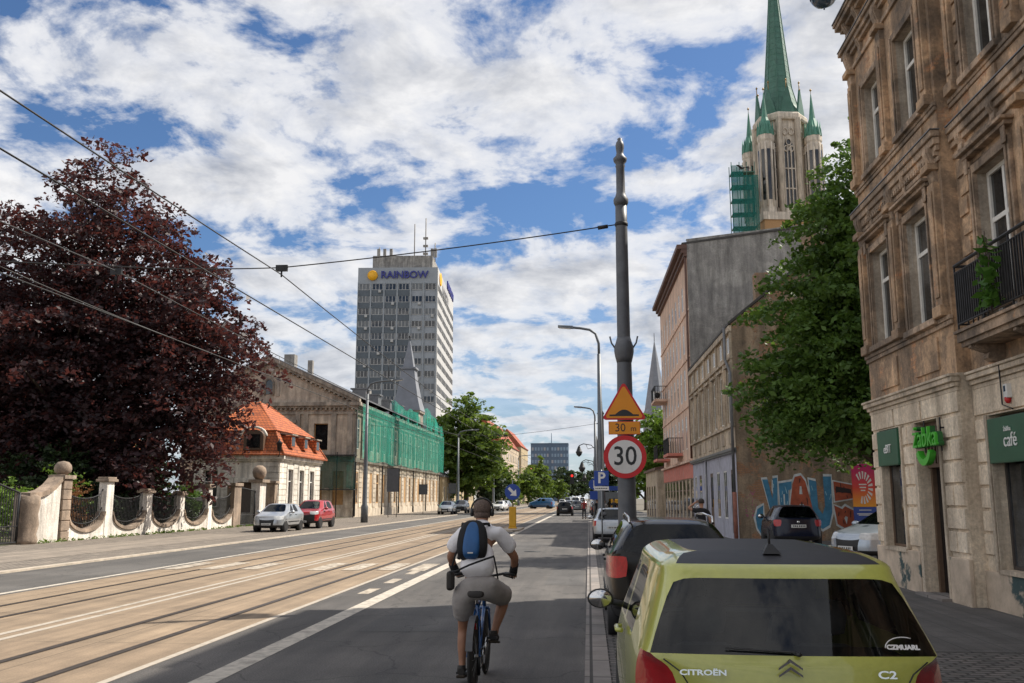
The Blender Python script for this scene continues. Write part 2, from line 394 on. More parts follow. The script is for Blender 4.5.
# ------------------------------------------------------------------ materials for buildings
def old_plaster(name, base, dark, brick, white=None, lo=.52, bricks=False):
    m, t, p, out = newmat(name)
    v = t.n('ShaderNodeTexCoord').outputs['Object']
    c = t.mix(t.ramp(t.noise(v, .95, 12, .7, .35), [(.43, 0.), (.5, .55), (.56, .7), (.66, 1.)]), base, dark)
    vs = t.n('ShaderNodeMapping', ins={'Scale': (1.6, 1.6, .22), 'Vector': v}).outputs[0]
    c = t.mix(1., c, t.ramp(t.noise(vs, 1.4, 7, .65), [(.3, .5), (.66, 1.22)]), 'MULTIPLY')
    if bricks:
        sx_ = t.n('ShaderNodeSeparateXYZ', ins={0: v}); bv = t.n('ShaderNodeCombineXYZ', ins={0: t.math('ADD', sx_.outputs[0], sx_.outputs[1]), 1: sx_.outputs[2]}).outputs[0]
        brick = t.n('ShaderNodeTexBrick', ins={'Vector': bv, 'Color1': c3(brick), 'Color2': c3([x * .7 for x in brick]), 'Mortar': c3([x * .5 + .06 for x in brick]), 'Scale': 1., 'Mortar Size': .012, 'Brick Width': .26, 'Row Height': .085}).outputs[0]
    c = t.mix(t.ramp(t.noise(v, 1.05, 10, .7, .3), [(lo + .05, 0.), (lo + .1, 1.)]), c, brick)
    if white: c = t.mix(t.ramp(t.noise(vs, 2.3, 9, .7, .2), [(.6, 0.), (.66, 1.)]), c, white)
    c = t.mix(1., c, t.ramp(t.noise(v, 16, 5, .7), [(.3, .75), (.7, 1.2)]), 'MULTIPLY')
    t.l(c, p.inputs['Base Color']); p.inputs['Roughness'].default_value = .9
    h = t.math('ADD', t.noise(v, 9, 8, .7), t.math('MULTIPLY', t.noise(v, 1.1, 6, .6), 1.4))
    t.l(t.n('ShaderNodeBump', ins={'Strength': .55, 'Distance': .04, 'Height': h}).outputs[0], p.inputs['Normal'])
    return m
old_plaster('brown_plaster', (.58, .385, .235), (.16, .12, .088), (.55, .29, .15), lo=.52, bricks=True)
old_plaster('brown_trim', (.50, .36, .25), (.115, .092, .072), (.55, .32, .17), lo=.56)
old_plaster('grey_reveal', (.46, .39, .31), (.3, .25, .2), (.2, .16, .12), (.5, .47, .42), lo=.6)
old_plaster('beige_stucco', (.78, .66, .51), (.58, .47, .35), (.42, .33, .24), lo=.64)
old_plaster('beige_trim', (.66, .55, .42), (.5, .41, .31), (.24, .2, .16), lo=.64)
pm('plinth', (.52, .42, .32), .9, .25, 3, bump=.4, col2=(.05, .085, .085), lo=.55, hi=.6, scale2=1.1)
old_plaster('house_beige', (.60, .49, .36), (.44, .35, .25), (.46, .35, .24), lo=.6)
old_plaster('house_trim', (.54, .44, .33), (.33, .27, .2), (.36, .29, .21), lo=.62)
pm('lavender', (.40, .40, .46), .85, .16, 3, col2=(.3, .3, .34), lo=.52, hi=.66)
old_plaster('firewall_brown', (.31, .225, .15), (.2, .15, .105), (.36, .19, .1), lo=.47, bricks=True)
old_plaster('firewall_grey', (.34, .32, .29), (.23, .215, .2), (.40, .375, .34), lo=.57)
old_plaster('pink_plaster', (.76, .54, .41), (.66, .46, .345), (.58, .42, .32), lo=.64)
pm('salmon', (.58, .2, .15), .85, .18, 3, col2=(.45, .3, .25), lo=.55, hi=.7)
pm('stone_trim', (.38, .33, .27), .85, .2, 5, bump=.2)
pm('frame_white', (.74, .72, .67), .5, .12, 8)
pm('frame_dark', (.06, .05, .045), .5, .2, 8)
pm('frame_brown', (.13, .08, .05), .55, .2, 8)
pm('curtain', (.5, .48, .44), .9, .15, 3)
def panemat(name, base, cur, lo):
    m, t, p, out = newmat(name)
    v = t.n('ShaderNodeTexCoord').outputs['Object']
    g = t.ramp(t.noise(v, .9, 3, .6), [(lo, 0.), (lo + .12, 1.)])
    t.l(t.mix(g, base, cur), p.inputs['Base Color']); p.inputs['Roughness'].default_value = .04; p.inputs['Specular IOR Level'].default_value = .8
    t.l(t.n('ShaderNodeBump', ins={'Strength': .05, 'Distance': .05, 'Height': t.noise(v, 1.2, 2)}).outputs[0], p.inputs['Normal'])
panemat('pane', (.012, .013, .015), (.07, .068, .066), .5)
panemat('pane_shop', (.015, .017, .018), (.06, .065, .07), .48)
panemat('pane_dark', (.008, .008, .009), (.02, .02, .02), .5)
panemat('pane_blue', (.04, .07, .11), (.07, .11, .16), .5)
pm('roof_felt', (.06, .055, .05), .8, .25, 2)
pm('zinc', (.17, .17, .175), .5, .2, 3, metal=.5)
pm('brown_metal', (.12, .06, .042), .6, .2, 3)
pm('wood_door', (.10, .06, .038), .6, .3, 9)
pm('sign_green', (.012, .085, .04), .45, .12, 3)
pm('letter_green', (.06, .42, .03), .4, .08, 5)
pm('letter_side', (.012, .10, .02), .5, .1, 5)
pm('white_paint', (.72, .71, .68), .5, .06, 6)
pm('black_paint', (.012, .012, .013), .4, .2, 6)
pm('red_paint', (.5, .02, .02), .5, .1, 6)

# ------------------------------------------------------------------ the brown corner house with the shop
YF, YB = 21.4, -8.0
house = thing('tenement_house', 'brown weathered tenement house with a green shop sign at street level and iron balcony above', 'house', (6.4, 14, 0))
f1 = Fr((6.4, YF), (6.4, 16.45)); L1 = f1.L
f2 = Fr((6.65, 16.45), (6.65, YB)); L2 = f2.L
fe = Fr((13.5, YF), (6.4, YF))       # end wall towards the yard (faces +Y)
def uy(y): return YF - y
def uy2(y): return 16.45 - y
gw1 = (uy(20.75), uy(19.5), .85, 3.28, .14); gd = (uy(18.55), uy(17.4), .06, 3.28, .3)
w11 = (uy(20.65), uy(19.4), 5.18, 7.25, .24); w12 = (uy(18.4), uy(17.15), 5.1, 7.25, .24)
w21 = (uy(20.45), uy(19.3), 9.1, 11.1, .24); w22 = (uy(18.25), uy(17.1), 9.1, 11.1, .24)
m = MB()
f1.wall(m, 0, L1, 4.0, 13.3, (w11, w12, w21, w22), .38, 0, 1)
ys = [15.0 - 2.62 * i for i in range(8)]
g2 = [(uy2(15.75), uy2(12.9), .72, 3.18, .15)] + [(uy2(y + .9), uy2(y - .9), .72, 3.18, .3) for y in (9.8, 6.6, 3.2, -.2, -3.6)]
fl1 = [(uy2(y + .6), uy2(y - .6), 4.62 if i < 2 else 5.1, 7.3, .24) for i, y in enumerate(ys)]
fl2 = [(uy2(y + .55), uy2(y - .55), 9.1, 11.4, .24) for y in ys]
f2.wall(m, 0, L2, 4.0, 13.3, fl1 + fl2, .38, 0, 1)
fe.wall(m, 0, fe.L, 0, 13.3); m.box(7.0, 12.5, YB + .5, YF - .7, 13.31, 14.3)
m.quad((6.4, 16.45, 4.0), (6.65, 16.45, 4.0), (6.65, 16.45, 13.3), (6.4, 16.45, 13.3))
m.quad((6.4, YF, 13.3), (13.5, YF, 13.3), (13.5, YB, 13.3), (6.65, YB, 13.3)); m.quad((13.5, YF, 0), (13.5, YB, 0), (13.5, YB, 13.3), (13.5, YF, 13.3)); m.quad((6.65, YB, 0), (13.5, YB, 0), (13.5, YB, 13.3), (6.65, YB, 13.3))
m.build('wall', ['brown_plaster', 'grey_reveal'], house, True)
m = MB()
f1.wall(m, 0, L1, .0, 4.0, (gw1, gd), .3); f2.wall(m, 0, L2, .0, 4.0, g2, .3)
m.quad((6.4, 16.45, 0), (6.65, 16.45, 0), (6.65, 16.45, 4), (6.4, 16.45, 4))
m.build('shopfront_wall', 'beige_stucco', house, True)
# rustic blocks
def blocks(fr, m, u0, u1, z0, z1, alt=0, gap=.035, d=.045):
    n = max(1, round((z1 - z0) / .40)); h = (z1 - z0) / n
    for i in range(n):
        a, b = z0 + i * h + gap / 2, z0 + (i + 1) * h - gap / 2
        k = 1 if (i + alt) % 2 or (u1 - u0) < .5 else 2
        if u1 - u0 > 1.3: k = 2 if (i + alt) % 2 else 3
        cs = [u0 + (u1 - u0) * j / k for j in range(k + 1)]
        if k == 2 and u1 - u0 <= 1.3: cs[1] = u0 + (u1 - u0) * .45
        for c, e in zip(cs, cs[1:]):
            jt = random.uniform(0, .008); c += gap / 2; e -= gap / 2; x = .012
            P = [fr.p(u, z, 0.002) for z in (a, b) for u in (c, e)] + [fr.p(u, z, -d - jt) for z in (a + x, b - x) for u in (c + x, e - x)]
            m.hexa([P[0], P[1], P[4], P[5], P[2], P[3], P[6], P[7]])
m = MB()
blocks(f1, m, .0, gw1[0] - .16, .9, 3.28); blocks(f1, m, gw1[1] + .13, gd[0] - .2, .9, 3.28, 1); blocks(f1, m, gd[1] + .1, L1, .9, 3.28)
blocks(f2, m, .02, g2[0][0] - .2, .9, 3.18, 1)
for a, b in zip(g2, g2[1:]): blocks(f2, m, a[1] + .2, b[0] - .2, .9, 3.18)
for a, b in zip([0, 1.55, 3.15], [1.5, 3.1, L1]): f1.box(m, a + .02, b - .01, 3.33, 3.68, -.04, .002)
for k in range(12): f2.box(m, k * 2 + .02, k * 2 + 1.98, 3.24, 3.68, -.04, .002)
m.build('rustication', 'beige_stucco', house, True, bevel=.006)
m = MB()
f1.box(m, -.03, gd[0] - .22, .0, .83, -.07, .002); f1.box(m, gd[1] + .1, L1 + .02, .0, .83, -.07, .002); f2.box(m, .02, L2, .0, .66, -.07, .002)
m.build('plinth', 'plinth', house, True, bevel=.012)
for o in (gw1, gd):
    zb = .85 if o is gw1 else .06; m = MB()
    f1.box(m, o[0] - .15, o[0] - .004, zb, 3.30, -.075, .002); f1.box(m, o[1] + .004, o[1] + .095, zb, 3.30, -.075, .002); f1.box(m, o[0] - .004, o[1] + .004, 3.283, 3.30, -.075, .002)
    m.build('window_surround' if o is gw1 else 'door_surround', 'beige_trim', house, True, bevel=.008)
for o in g2:
    m = MB(); f2.box(m, o[0] - .19, o[0] - .004, .68, 3.2, -.09, .002); f2.box(m, o[0] - .12, o[0] - .03, .68, 3.2, -.12, -.093); f2.box(m, o[1] + .004, o[1] + .18, .68, 3.2, -.09, .002); f2.box(m, o[0] - .004, o[1] + .004, 3.183, 3.2, -.09, .002)
    m.build('window_surround', 'beige_trim', house, True, bevel=.008)
# cornices: (z0, z1, projection)
def cornice(m, rows, ends=True):
    for z0, z1, d in rows:
        d *= .45 if z0 > 4 else .75
        f1.box(m, -d, L1 + d * .5, z0, z1 - .002, -d, .003)
        f2.box(m, d * .5 + .003, L2, z0, z1 - .002, -d, .003)
        fe.box(m, 0, fe.L - .005, z0 + .001, z1 - .003, -d + .004, .003)
m = MB(); cornice(m, [(3.68, 3.76, .06), (3.76, 3.84, .12), (3.84, 3.93, .2), (3.93, 3.98, .24)]); m.build('shop_cornice', 'beige_trim', house, True, bevel=.01)
m = MB()
cornice(m, [(4.86, 4.95, .1), (4.95, 5.03, .16), (7.86, 7.95, .1), (8.05, 8.16, .16), (8.16, 8.30, .26), (8.30, 8.42, .36), (8.82, 8.9, .1), (8.9, 8.98, .15),
            (11.85, 11.95, .12), (12.2, 12.3, .2), (12.3, 12.42, .34), (12.42, 12.52, .46), (13.0, 13.1, .3), (13.1, 13.22, .52), (13.22, 13.3, .6)])
m.build('cornice', 'brown_trim', house, True, bevel=.012)
m = MB()
f1.box(m, -.27, L1 + .14, 13.302, 13.33, -.29, 0); f1.box(m, -.17, L1 + .1, 8.422, 8.44, -.18, 0); f1.box(m, -.2, L1 + .12, 12.522, 12.54, -.225, 0); f2.box(m, .16, L2, 13.302, 13.33, -.29, 0); f2.box(m, .12, L2, 8.422, 8.44, -.18, 0); f2.box(m, .14, L2, 12.522, 12.54, -.225, 0)
m.build('cornice_flashing', 'zinc', house, True)
# architraves, hoods, pilasters, brackets
m = MB()
def arch(fr, m, o, hood=True):
    a, b, c, d = o[:4]
    fr.box(m, a - .17, a - .004, c - .02, d + .16, -.07, .003); fr.box(m, b + .004, b + .17, c - .02, d + .16, -.07, .003); fr.box(m, a - .004, b + .004, d + .004, d + .16, -.07, .003)
    fr.box(m, a - .11, a - .05, c, d + .1, -.1, -.073); fr.box(m, b + .05, b + .11, c, d + .1, -.1, -.073)
    if hood:
        fr.box(m, a - .24, b + .24, d + .3, d + .37, -.14, .003); fr.box(m, a - .3, b + .3, d + .373, d + .43, -.22, .003)
        for u in (a - .2, b + .06): fr.box(m, u, u + .14, d + .02, d + .297, -.13, -.103)
    fr.box(m, a - .2, b + .2, c - .14, c - .02, -.14, .003)
for F_, L_ in ((f1, (w11, w12, w21, w22)), (f2, fl1 + fl2)):
    for o in L_: m = MB(); arch(F_, m, o, o[2] < 7); m.build('window_surround', 'brown_trim', house, True, bevel=.01)
m = MB()
def pil(fr, m, u, z0, z1, w_=.3):
    fr.box(m, u - w_ / 2, u + w_ / 2, z0 + .2, z1 - .35, -.11, .003); fr.box(m, u - w_ / 2 - .05, u + w_ / 2 + .05, z0, z0 + .2, -.17, .003)
    fr.box(m, u - w_ / 2 - .04, u + w_ / 2 + .04, z1 - .13, z1, -.2, .003); fr.box(m, u - w_ / 2 + .06, u + w_ / 2 - .06, z0 + .35, z1 - .5, -.14, -.113)
pls = [(f1, u, z, .3) for u in (.22, 2.38, L1 - .28) for z in ((5.03, 7.86), (8.98, 11.85))] + [(f2, uy2(y), (8.98, 11.85), .26) for y in (16.1, 13.75, 11.1, 8.5)] + [(f2, uy2(y), (5.03, 7.86), .26) for y in (13.75, 11.1, 8.5)]
for F_, u, z, w_ in pls: m = MB(); pil(F_, m, u, *z, w_); m.build('pilaster', 'brown_plaster', house, True, bevel=.012)
def console(fr, m, u, z0, z1, w_=.2, d=.28):
    h = z1 - z0
    prof = [(0, z1), (-d, z1), (-d * 1.02, z1 - h * .15), (-d * .8, z1 - h * .3), (-d * .55, z1 - h * .45), (-d * .6, z1 - h * .6), (-d * .62, z1 - h * .75), (-d * .45, z1 - h * .92), (-d * .2, z0), (0, z0)]
    m.prism(prof, lambda p_, q_, r_: fr.p(r_, q_, p_), u - w_ / 2, u + w_ / 2)
    m.prism([(x * 1.12, z) for x, z in prof[:5]] + [(0, z1 - h * .5)], lambda p_, q_, r_: fr.p(r_, q_, p_), u - w_ / 2 + .05, u + w_ / 2 - .05)
brk = []
for u in (.22, 1.0, 2.38, 3.2, L1 - .28):
    big = u in (.22, 2.38, L1 - .28)
    brk += [(f1, u, 7.5 if big else 7.8, 8.16, .26 if big else .16, .15 if big else .11), (f1, u, 11.4 if big else 11.9, 12.3, .26 if big else .16, .17 if big else .12), (f1, u, 12.55, 13.1, .2, .16)]
for k in range(14):
    u = .45 + k * 1.31; brk += [(f2, u, 7.82, 8.16, .18, .12), (f2, u, 11.9, 12.3, .18, .13), (f2, u + .2, 12.55, 13.1, .2, .16)]
for k in range(4): brk += [(fe, fe.L - .3 - k * 1.3, 12.55, 13.1, .2, .16)]
for b_ in brk: m = MB(); console(b_[0], m, *b_[1:]); m.build('bracket', 'brown_trim', house, True)
m = MB()   # frieze of dentils
for k in range(38): f1.box(m, .05 + k * .13, .12 + k * .13, 7.97, 8.045, -.09, .003)
m.build('dentil_frieze', 'brown_trim', house, True)
def panel(F_, *a): m = MB(); F_.box(m, *a); m.build('wall_panel', 'brown_plaster', house, True, bevel=.008)
for o in (w11, w12): panel(f1, o[0] + .03, o[1] - .03, 4.15, 4.75, -.035, .003)
for o in (w21, w22): panel(f1, o[0] + .03, o[1] - .03, 8.52, 8.78, -.04, .003)
for y in ys[:6]: panel(f2, uy2(y + .5), uy2(y - .5), 8.52, 8.78, -.05, .003)
for r_ in range(7):
    panel(f2, .18 + .18 * (r_ % 2), .62 + .1 * (r_ % 2), 9.1 + r_ * .38, 9.42 + r_ * .38, -.035, .003)
    panel(f2, .12 + .1 * (r_ % 2), .46 + .1 * (r_ % 2), 5.3 + r_ * .36, 5.6 + r_ * .36, -.035, .003)
for o in (w11, w12, w21, w22): f1.window(o, house, depth=.22, fw=.08, nv=1, sillmat='zinc', sp=.06)
for o in fl1 + fl2: f2.window(o, house, depth=.22, fw=.08, nv=1, sill=None if o in fl1[:2] else 'sill', sillmat='zinc', sp=.06)
f1.window(gw1, house, frame='frame_brown', pane='pane_shop', depth=.13, fd=.04, fw=.06, nv=0, transom=.0, name='shop_window', sillmat='beige_trim')
for o in g2: f2.window(o, house, frame='frame_dark', pane='pane_shop', depth=.14, fd=.04, fw=.06, nv=0 if o is not g2[0] else 1, transom=.0, name='shop_window', sillmat='beige_trim')
m = MB(); f1.box(m, gd[0] + .004, gd[1] - .004, 2.42, 3.27, .12, .29); f1.box(m, gd[0] + .004, gd[0] + .09, .065, 2.415, .17, .29); f1.box(m, gd[1] - .09, gd[1] - .004, .065, 2.415, .17, .29)
for k in range(6): f1.box(m, gd[0] + .12 + k * .16, gd[0] + .2 + k * .16, 2.5, 3.2, .09, .117)
dr = m.build('shop_door', 'frame_brown', house, True); m = MB(); f1.box(m, gd[0] + .093, gd[1] - .093, .065, 2.41, .25, .285); q = m.build('door_leaf', 'pane_dark', house, True); q.parent = dr
m = MB(); f1.box(m, gd[0] - .1, gd[1] + .1, .0, .1, -.24, .3); m.build('doorstep', 'kerbstone', house, True)
m = MB(); m.tube([(6.5, 15.05, 3.95), (6.5, 15.05, 3.3), (6.5, 14.7, 3.2)], .012, 6)
m.build('cable', 'black_paint', house, True)
# balcony of the set-back part
m = MB()
by0, by1 = 15.5, 11.6
f2.box(m, uy2(by0), uy2(by1), 4.36, 4.5, -.58, .003); f2.box(m, uy2(by0) + .03, uy2(by1) - .03, 4.28, 4.357, -.53, .003); f2.box(m, uy2(by0) - .03, uy2(by1) + .03, 4.503, 4.55, -.62, .003)
for y in (15.2, 13.6, 12.0): console(f2, m, uy2(y), 3.99, 4.277, .2, .45)
balc = m.build('balcony', 'brown_trim', house, True)
m = MB()
xo = 6.65 - .55
for z, r_ in ((4.66, .016), (5.52, .016), (5.64, .028)):
    m.tube([(6.65, by0 - .04, z), (xo, by0 - .04, z), (xo, by1 + .04, z), (6.65, by1 + .04, z)], r_, 6, smooth=False)
n = 46
for k in range(n + 1):
    y = by0 - .04 - (by0 - by1 - .08) * k / n; m.box(xo - .012, xo + .012, y - .012, y + .012, 4.55 if k % 12 == 0 else 4.66, 5.52 if k % 12 else 5.64)
for k in range(1, 7):
    x = xo + .08 * k
    for y in (by0 - .04, by1 + .04): m.box(x - .01, x + .01, y - .01, y + .01, 4.66, 5.52)
rl = m.build('railing', 'iron_dark', house, True); rl.parent = balc
# alarm box
o = thing('alarm_box', 'small white alarm box with red lamp on the beige wall above the shop window', 'alarm', (6.62, 15.0, 3.42))
MB().box(-.09, 0, -.07, .07, -.02, .2).build('casing', 'white_paint', o, bevel=.01)
MB().lathe([(0, -.1), (.03, -.09), (.05, -.05), (.05, 0)], (-.05, 0, -.01), 10).build('warning_lamp', 'red_paint', o)
MB().box(-.094, -.088, -.03, .03, .08, .17).build('badge', 'pane_blue', o)
# shop signs
def green_box(y0, y1, z0, z1, x, label, words):
    o = thing('shop_sign', label, 'sign', (x, (y0 + y1) / 2, z0), group='green shop signs on the brown house')
    h = (y0 - y1) / 2
    MB().box(-.05, 0.05, -h, h, 0, z1 - z0).build('panel', 'sign_green', o, bevel=.008)
    MB().box(-.055, -.05, -h + .02, h - .02, .02, .05).build('trim', 'sign_green', o)
    for body, size, dy, dz, sx in words: text_mesh('lettering', body, size, 'white_paint', o, (-.057, dy, dz), (0, -1, 0), (0, 0, 1), .012, sx)
green_box(20.78, 19.47, 2.52, 3.26, 6.33, 'plain green sign box with small white letters above the far shop window', [('eBIT', .26, -.02, .34, 1.0)])
green_box(15.75, 12.9, 2.4, 3.12, 6.58, 'wide green café sign box above the near shop window', [('café', .31, .62, .34, .95), ('żabka', .11, .70, .52, .95)])
o = thing('letter_sign', 'bright green raised żabka letters over a curved smile above the shop door', 'sign', (6.25, 17.62, 2.78))
def letters(nm, mt, x, dep, b): return text_mesh(nm, 'żabka', .52, mt, o, (x, 0, .16), (0, -1, 0), (0, 0, 1), dep, 1.0, bold=b)
letters('lettering', 'letter_green', -.07, .05, .0); letters('letter_backing', 'letter_side', .0, .09, .012)
def arcprism(y, z, r0, r1, a0, a1, n=14):
    out = [(y + r1 * math.cos(R(a0 + (a1 - a0) * i / n)), z + r1 * math.sin(R(a0 + (a1 - a0) * i / n))) for i in range(n + 1)]
    inn = [(y + r0 * math.cos(R(a1 + (a0 - a1) * i / n)), z + r0 * math.sin(R(a1 + (a0 - a1) * i / n))) for i in range(n + 1)]
    return out + inn
ap = arcprism(0, 0, .28, .40, 205, 335)
m = MB()
for i in range(14): m.prism([ap[i], ap[i + 1], ap[28 - i], ap[29 - i]], lambda a, b, d: (d, a + .12, b + .06), -.08, .03)
m.build('smile', 'letter_green', o)
m = MB()
for y in (-.5, .3): m.box(.03, .18, y - .015, y + .015, .3, .33); m.box(.03, .05, y - .015, y + .015, -.1, .5)
m.build('bracket', 'iron_dark', o)
# plant growing through the balcony railing
leafmat('leaf_fresh', (.035, .10, .015), (.10, .22, .03), .4)
def leaves_np(mb_v, centers, size, up=.3):
    """one rhombus per centre, random orientation"""
    n = len(centers)
    a = rng.normal(size=(n, 3)); a[:, 2] *= .6; a /= np.linalg.norm(a, axis=1, keepdims=True)
    b = rng.normal(size=(n, 3)); b -= (b * a).sum(1, keepdims=True) * a; b /= np.linalg.norm(b, axis=1, keepdims=True)
    s_ = (size * np.clip(rng.lognormal(-.05, .38, n), .4, 2.0))[:, None]
    c = np.cross(a, b)
    v = np.stack([centers - a * s_, centers + b * s_ * .55 + c * s_ * .12, centers + a * s_, centers - b * s_ * .55 + c * s_ * .12], 1)
    mb_v.append(v.reshape(-1, 3))
def quads_obj(name, chunks, mat, parent=None, mats=None):
    v = np.concatenate(chunks); n = len(v) // 4
    me = bpy.data.meshes.new(name); me.vertices.add(len(v)); me.vertices.foreach_set('co', v.astype(np.float32).ravel())
    me.loops.add(n * 4); me.loops.foreach_set('vertex_index', np.arange(n * 4, dtype=np.int32))
    me.polygons.add(n); me.polygons.foreach_set('loop_start', np.arange(0, n * 4, 4, dtype=np.int32)); me.polygons.foreach_set('loop_total', np.full(n, 4, dtype=np.int32))
    me.update(calc_edges=True); me.validate(); me.materials.append(MT[mat])
    o = bpy.data.objects.new(name, me); COL.objects.link(o); o.parent = parent
    return o
pm('bark', (.075, .055, .04), .9, .35, 5, bump=.5)
pt = thing('balcony_plant', 'young green plant growing up against the iron balcony railing', 'plant', (6.0, 14.0, 4.56))
ch = []; m = MB()
for k in range(5):
    a = random.uniform(-.16, .16); m.tube([(0, a * .5, 0), (-.04, a * .8, .5), (-.05, a * 1.6, .75 + .12 * k)], .008, 5)
    c = np.stack([rng.uniform(-.12, .06, 26), a * 1.4 + rng.normal(0, .08, 26), rng.uniform(.1, .8 + .1 * k, 26)], 1); leaves_np(ch, c, .075)
m.build('stem', 'bark', pt); quads_obj('foliage', ch, 'leaf_fresh', pt)
# bracket lamp at the top of the corner
o = thing('wall_lamp', 'dark dome lamp on an arm high on the corner of the brown house', 'lamp', (6.4, 21.0, 13.75))
MB().tube([(0, 0, .45), (-.35, 0, .3), (-.5, 0, .22), (-.62, 0, .14)], [.05, .045, .04, .04], 8).build('arm', 'zinc', o)
m = MB(); m.lathe([(.06, .2), (.1, .14), (.2, .1), (.3, 0), (.32, -.06)], (-.62, 0, 0), 20); m.build('lamp_shade', 'zinc', o)
m = MB(); m.lathe([(.3, -.06), (.29, -.13), (.22, -.22), (.1, -.27), (0, -.28)], (-.62, 0, 0), 20); m.tube([(-.62, 0, -.28), (-.62, 0, -.36)], .02, 6); m.build('lens', 'pane_blue', o)

# ------------------------------------------------------------------ the beige and lavender house
gh = thing('low_house', 'two storey house with shabby beige plaster above a lavender ground floor', 'house', (6.4, 48, 0))
g1 = Fr((6.25, 56.5), (6.4, 41.0)); LG = g1.L
ge = Fr((6.4, 41.0), (16.5, 41.3))
nW = 7; pitch = LG / nW
up = [(pitch * (i + .5) - .42, pitch * (i + .5) + .42, 5.2, 7.5) for i in range(nW)]
at = [(pitch * (i + .5) - .36, pitch * (i + .5) + .36, 8.3, 9.05) for i in range(nW)]
gr = [(pitch * (i + .5) - .5, pitch * (i + .5) + .5, .3 if i in (1, 3, 6) else .9, 3.1) for i in range(nW)]
m = MB(); g1.wall(m, 0, LG, 4.0, 9.5, up + at, .03)
hR = 13.6
m.build('wall', 'house_beige', gh, True)
m = MB(); g1.wall(m, 0, LG, 0, 4.0, gr, .03); m.build('shopfront_wall', 'lavender', gh, True)
m = MB(); a, b, c, d, e = [ge.p(0, 0), ge.p(ge.L, 0), ge.p(ge.L, 9.5), ge.p(ge.L / 2, hR), ge.p(0, 9.5)]
m.add([a, b, c, d, e], ((0, 1, 2, 3, 4),)); m.build('firewall', 'firewall_brown', gh, True)
m = MB()
A0, A1 = g1.p(-.05, 9.45, -.14), g1.p(LG + .05, 9.45, -.14); rg0, rg1 = (11.0, 56.6, hR + .05), (11.45, 40.9, hR + .05)
for off in (0, .12):
    pass
m.hexa([A0, A1, rg0, rg1, (A0[0], A0[1], A0[2] + .12), (A1[0], A1[1], A1[2] + .12), (rg0[0], rg0[1], rg0[2] + .12), (rg1[0], rg1[1], rg1[2] + .12)])
b0, b1 = (16.6, 56.6, 9.5), (16.8, 41.1, 9.5)
m.hexa([rg0, rg1, b0, b1] + [(q[0], q[1], q[2] + .12) for q in (rg0, rg1, b0, b1)])
rf = m.build('roof', 'roof_felt', gh, True)
for a_ in ((9.2, 9.9, 50, 50.8, 11.5, 14.0), (10.6, 11.6, 44.5, 45.1, 12.5, 14.6)): q = MB().box(*a_).build('chimney', 'firewall_brown', gh, True); q.parent = rf
m = MB()
g1.box(m, -.05, LG + .05, 3.82, 3.9, -.12, .003); g1.box(m, -.05, LG + .08, 3.9, 4.02, -.18, .003); m.build('shop_cornice', 'zinc', gh, True)
m = MB()
g1.box(m, 0, LG + .04, 4.95, 5.05, -.12, .003); g1.box(m, 0, LG + .04, 7.95, 8.05, -.12, .003); g1.box(m, 0, LG + .04, 9.15, 9.28, -.14, .003); g1.box(m, 0, LG + .04, 9.28, 9.42, -.12, .003)
for i, o in enumerate(up):
    g1.box(m, o[0] - .13, o[0] - .003, 5.2, 7.65, -.06, .003); g1.box(m, o[1] + .003, o[1] + .13, 5.2, 7.65, -.06, .003); g1.box(m, o[0] - .2, o[1] + .2, 7.653, 7.78, -.15, .003)
    g1.box(m, o[0] - .1, o[1] + .1, 4.25, 4.8, -.04, .003)
for i in range(nW + 1): u = min(max(pitch * i, .12), LG - .12); g1.box(m, u - .1, u + .1, 5.06, 9.14, -.09, .003)
m.build('trim', 'house_trim', gh, True)
for o in up: g1.window(o, gh, depth=.03, fd=.012, sill=None)
for o in at: g1.window(o, gh, depth=.03, fd=.012, nv=1, transom=0, sill=None)
for i, o in enumerate(gr):
    if i in (1, 3, 6):
        m = MB(); g1.box(m, o[0] + .003, o[1] - .003, o[2], o[3] - .003, .012, .029); q = m.build('door', 'wood_door', gh, True)
        m = MB(); g1.box(m, o[0] + .12, o[1] - .12, 1.4, 2.9, .007, .010); p_ = m.build('door_pane', 'pane_dark', gh, True); p_.parent = q
    else: g1.window(o, gh, depth=.03, fd=.012, nv=1, transom=0, sill=None, name='shop_window')
m = MB(); q = g1.p(LG - .12, 0, -.2)
m.tube([(q[0] - .1, q[1], 9.35), (q[0] - .1, q[1], 7.9), (q[0] + .05, q[1] - .25, 7.3), (q[0] + .05, q[1] - .25, 2.1)], .065, 8); m.build('downpipe', 'zinc', gh, True)
m = MB(); m.tube([(q[0] + .05, q[1] - .25, 2.1), (q[0] + .05, q[1] - .25, .05)], .09, 8); pm('pipe_red', (.26, .1, .07), .8, .35, 4, col2=(.4, .33, .3)); m.build('downpipe_foot', 'pipe_red', gh, True)
m = MB(); q = g1.p(pitch * 3, 0, -.12); m.tube([(q[0], q[1], 3.8), (q[0], q[1], .1)], .05, 8); m.build('downpipe', 'zinc', gh, True)
pm('tag_pink', (.35, .1, .17), .8, .3, 6); pm('graf_blue', (.045, .17, .28), .75, .25, 4); pm('graf_white', (.5, .52, .52), .8, .2, 5); pm('graf_red', (.33, .075, .035), .8, .3, 4); pm('graf_dark', (.03, .02, .02), .8, .2, 4)
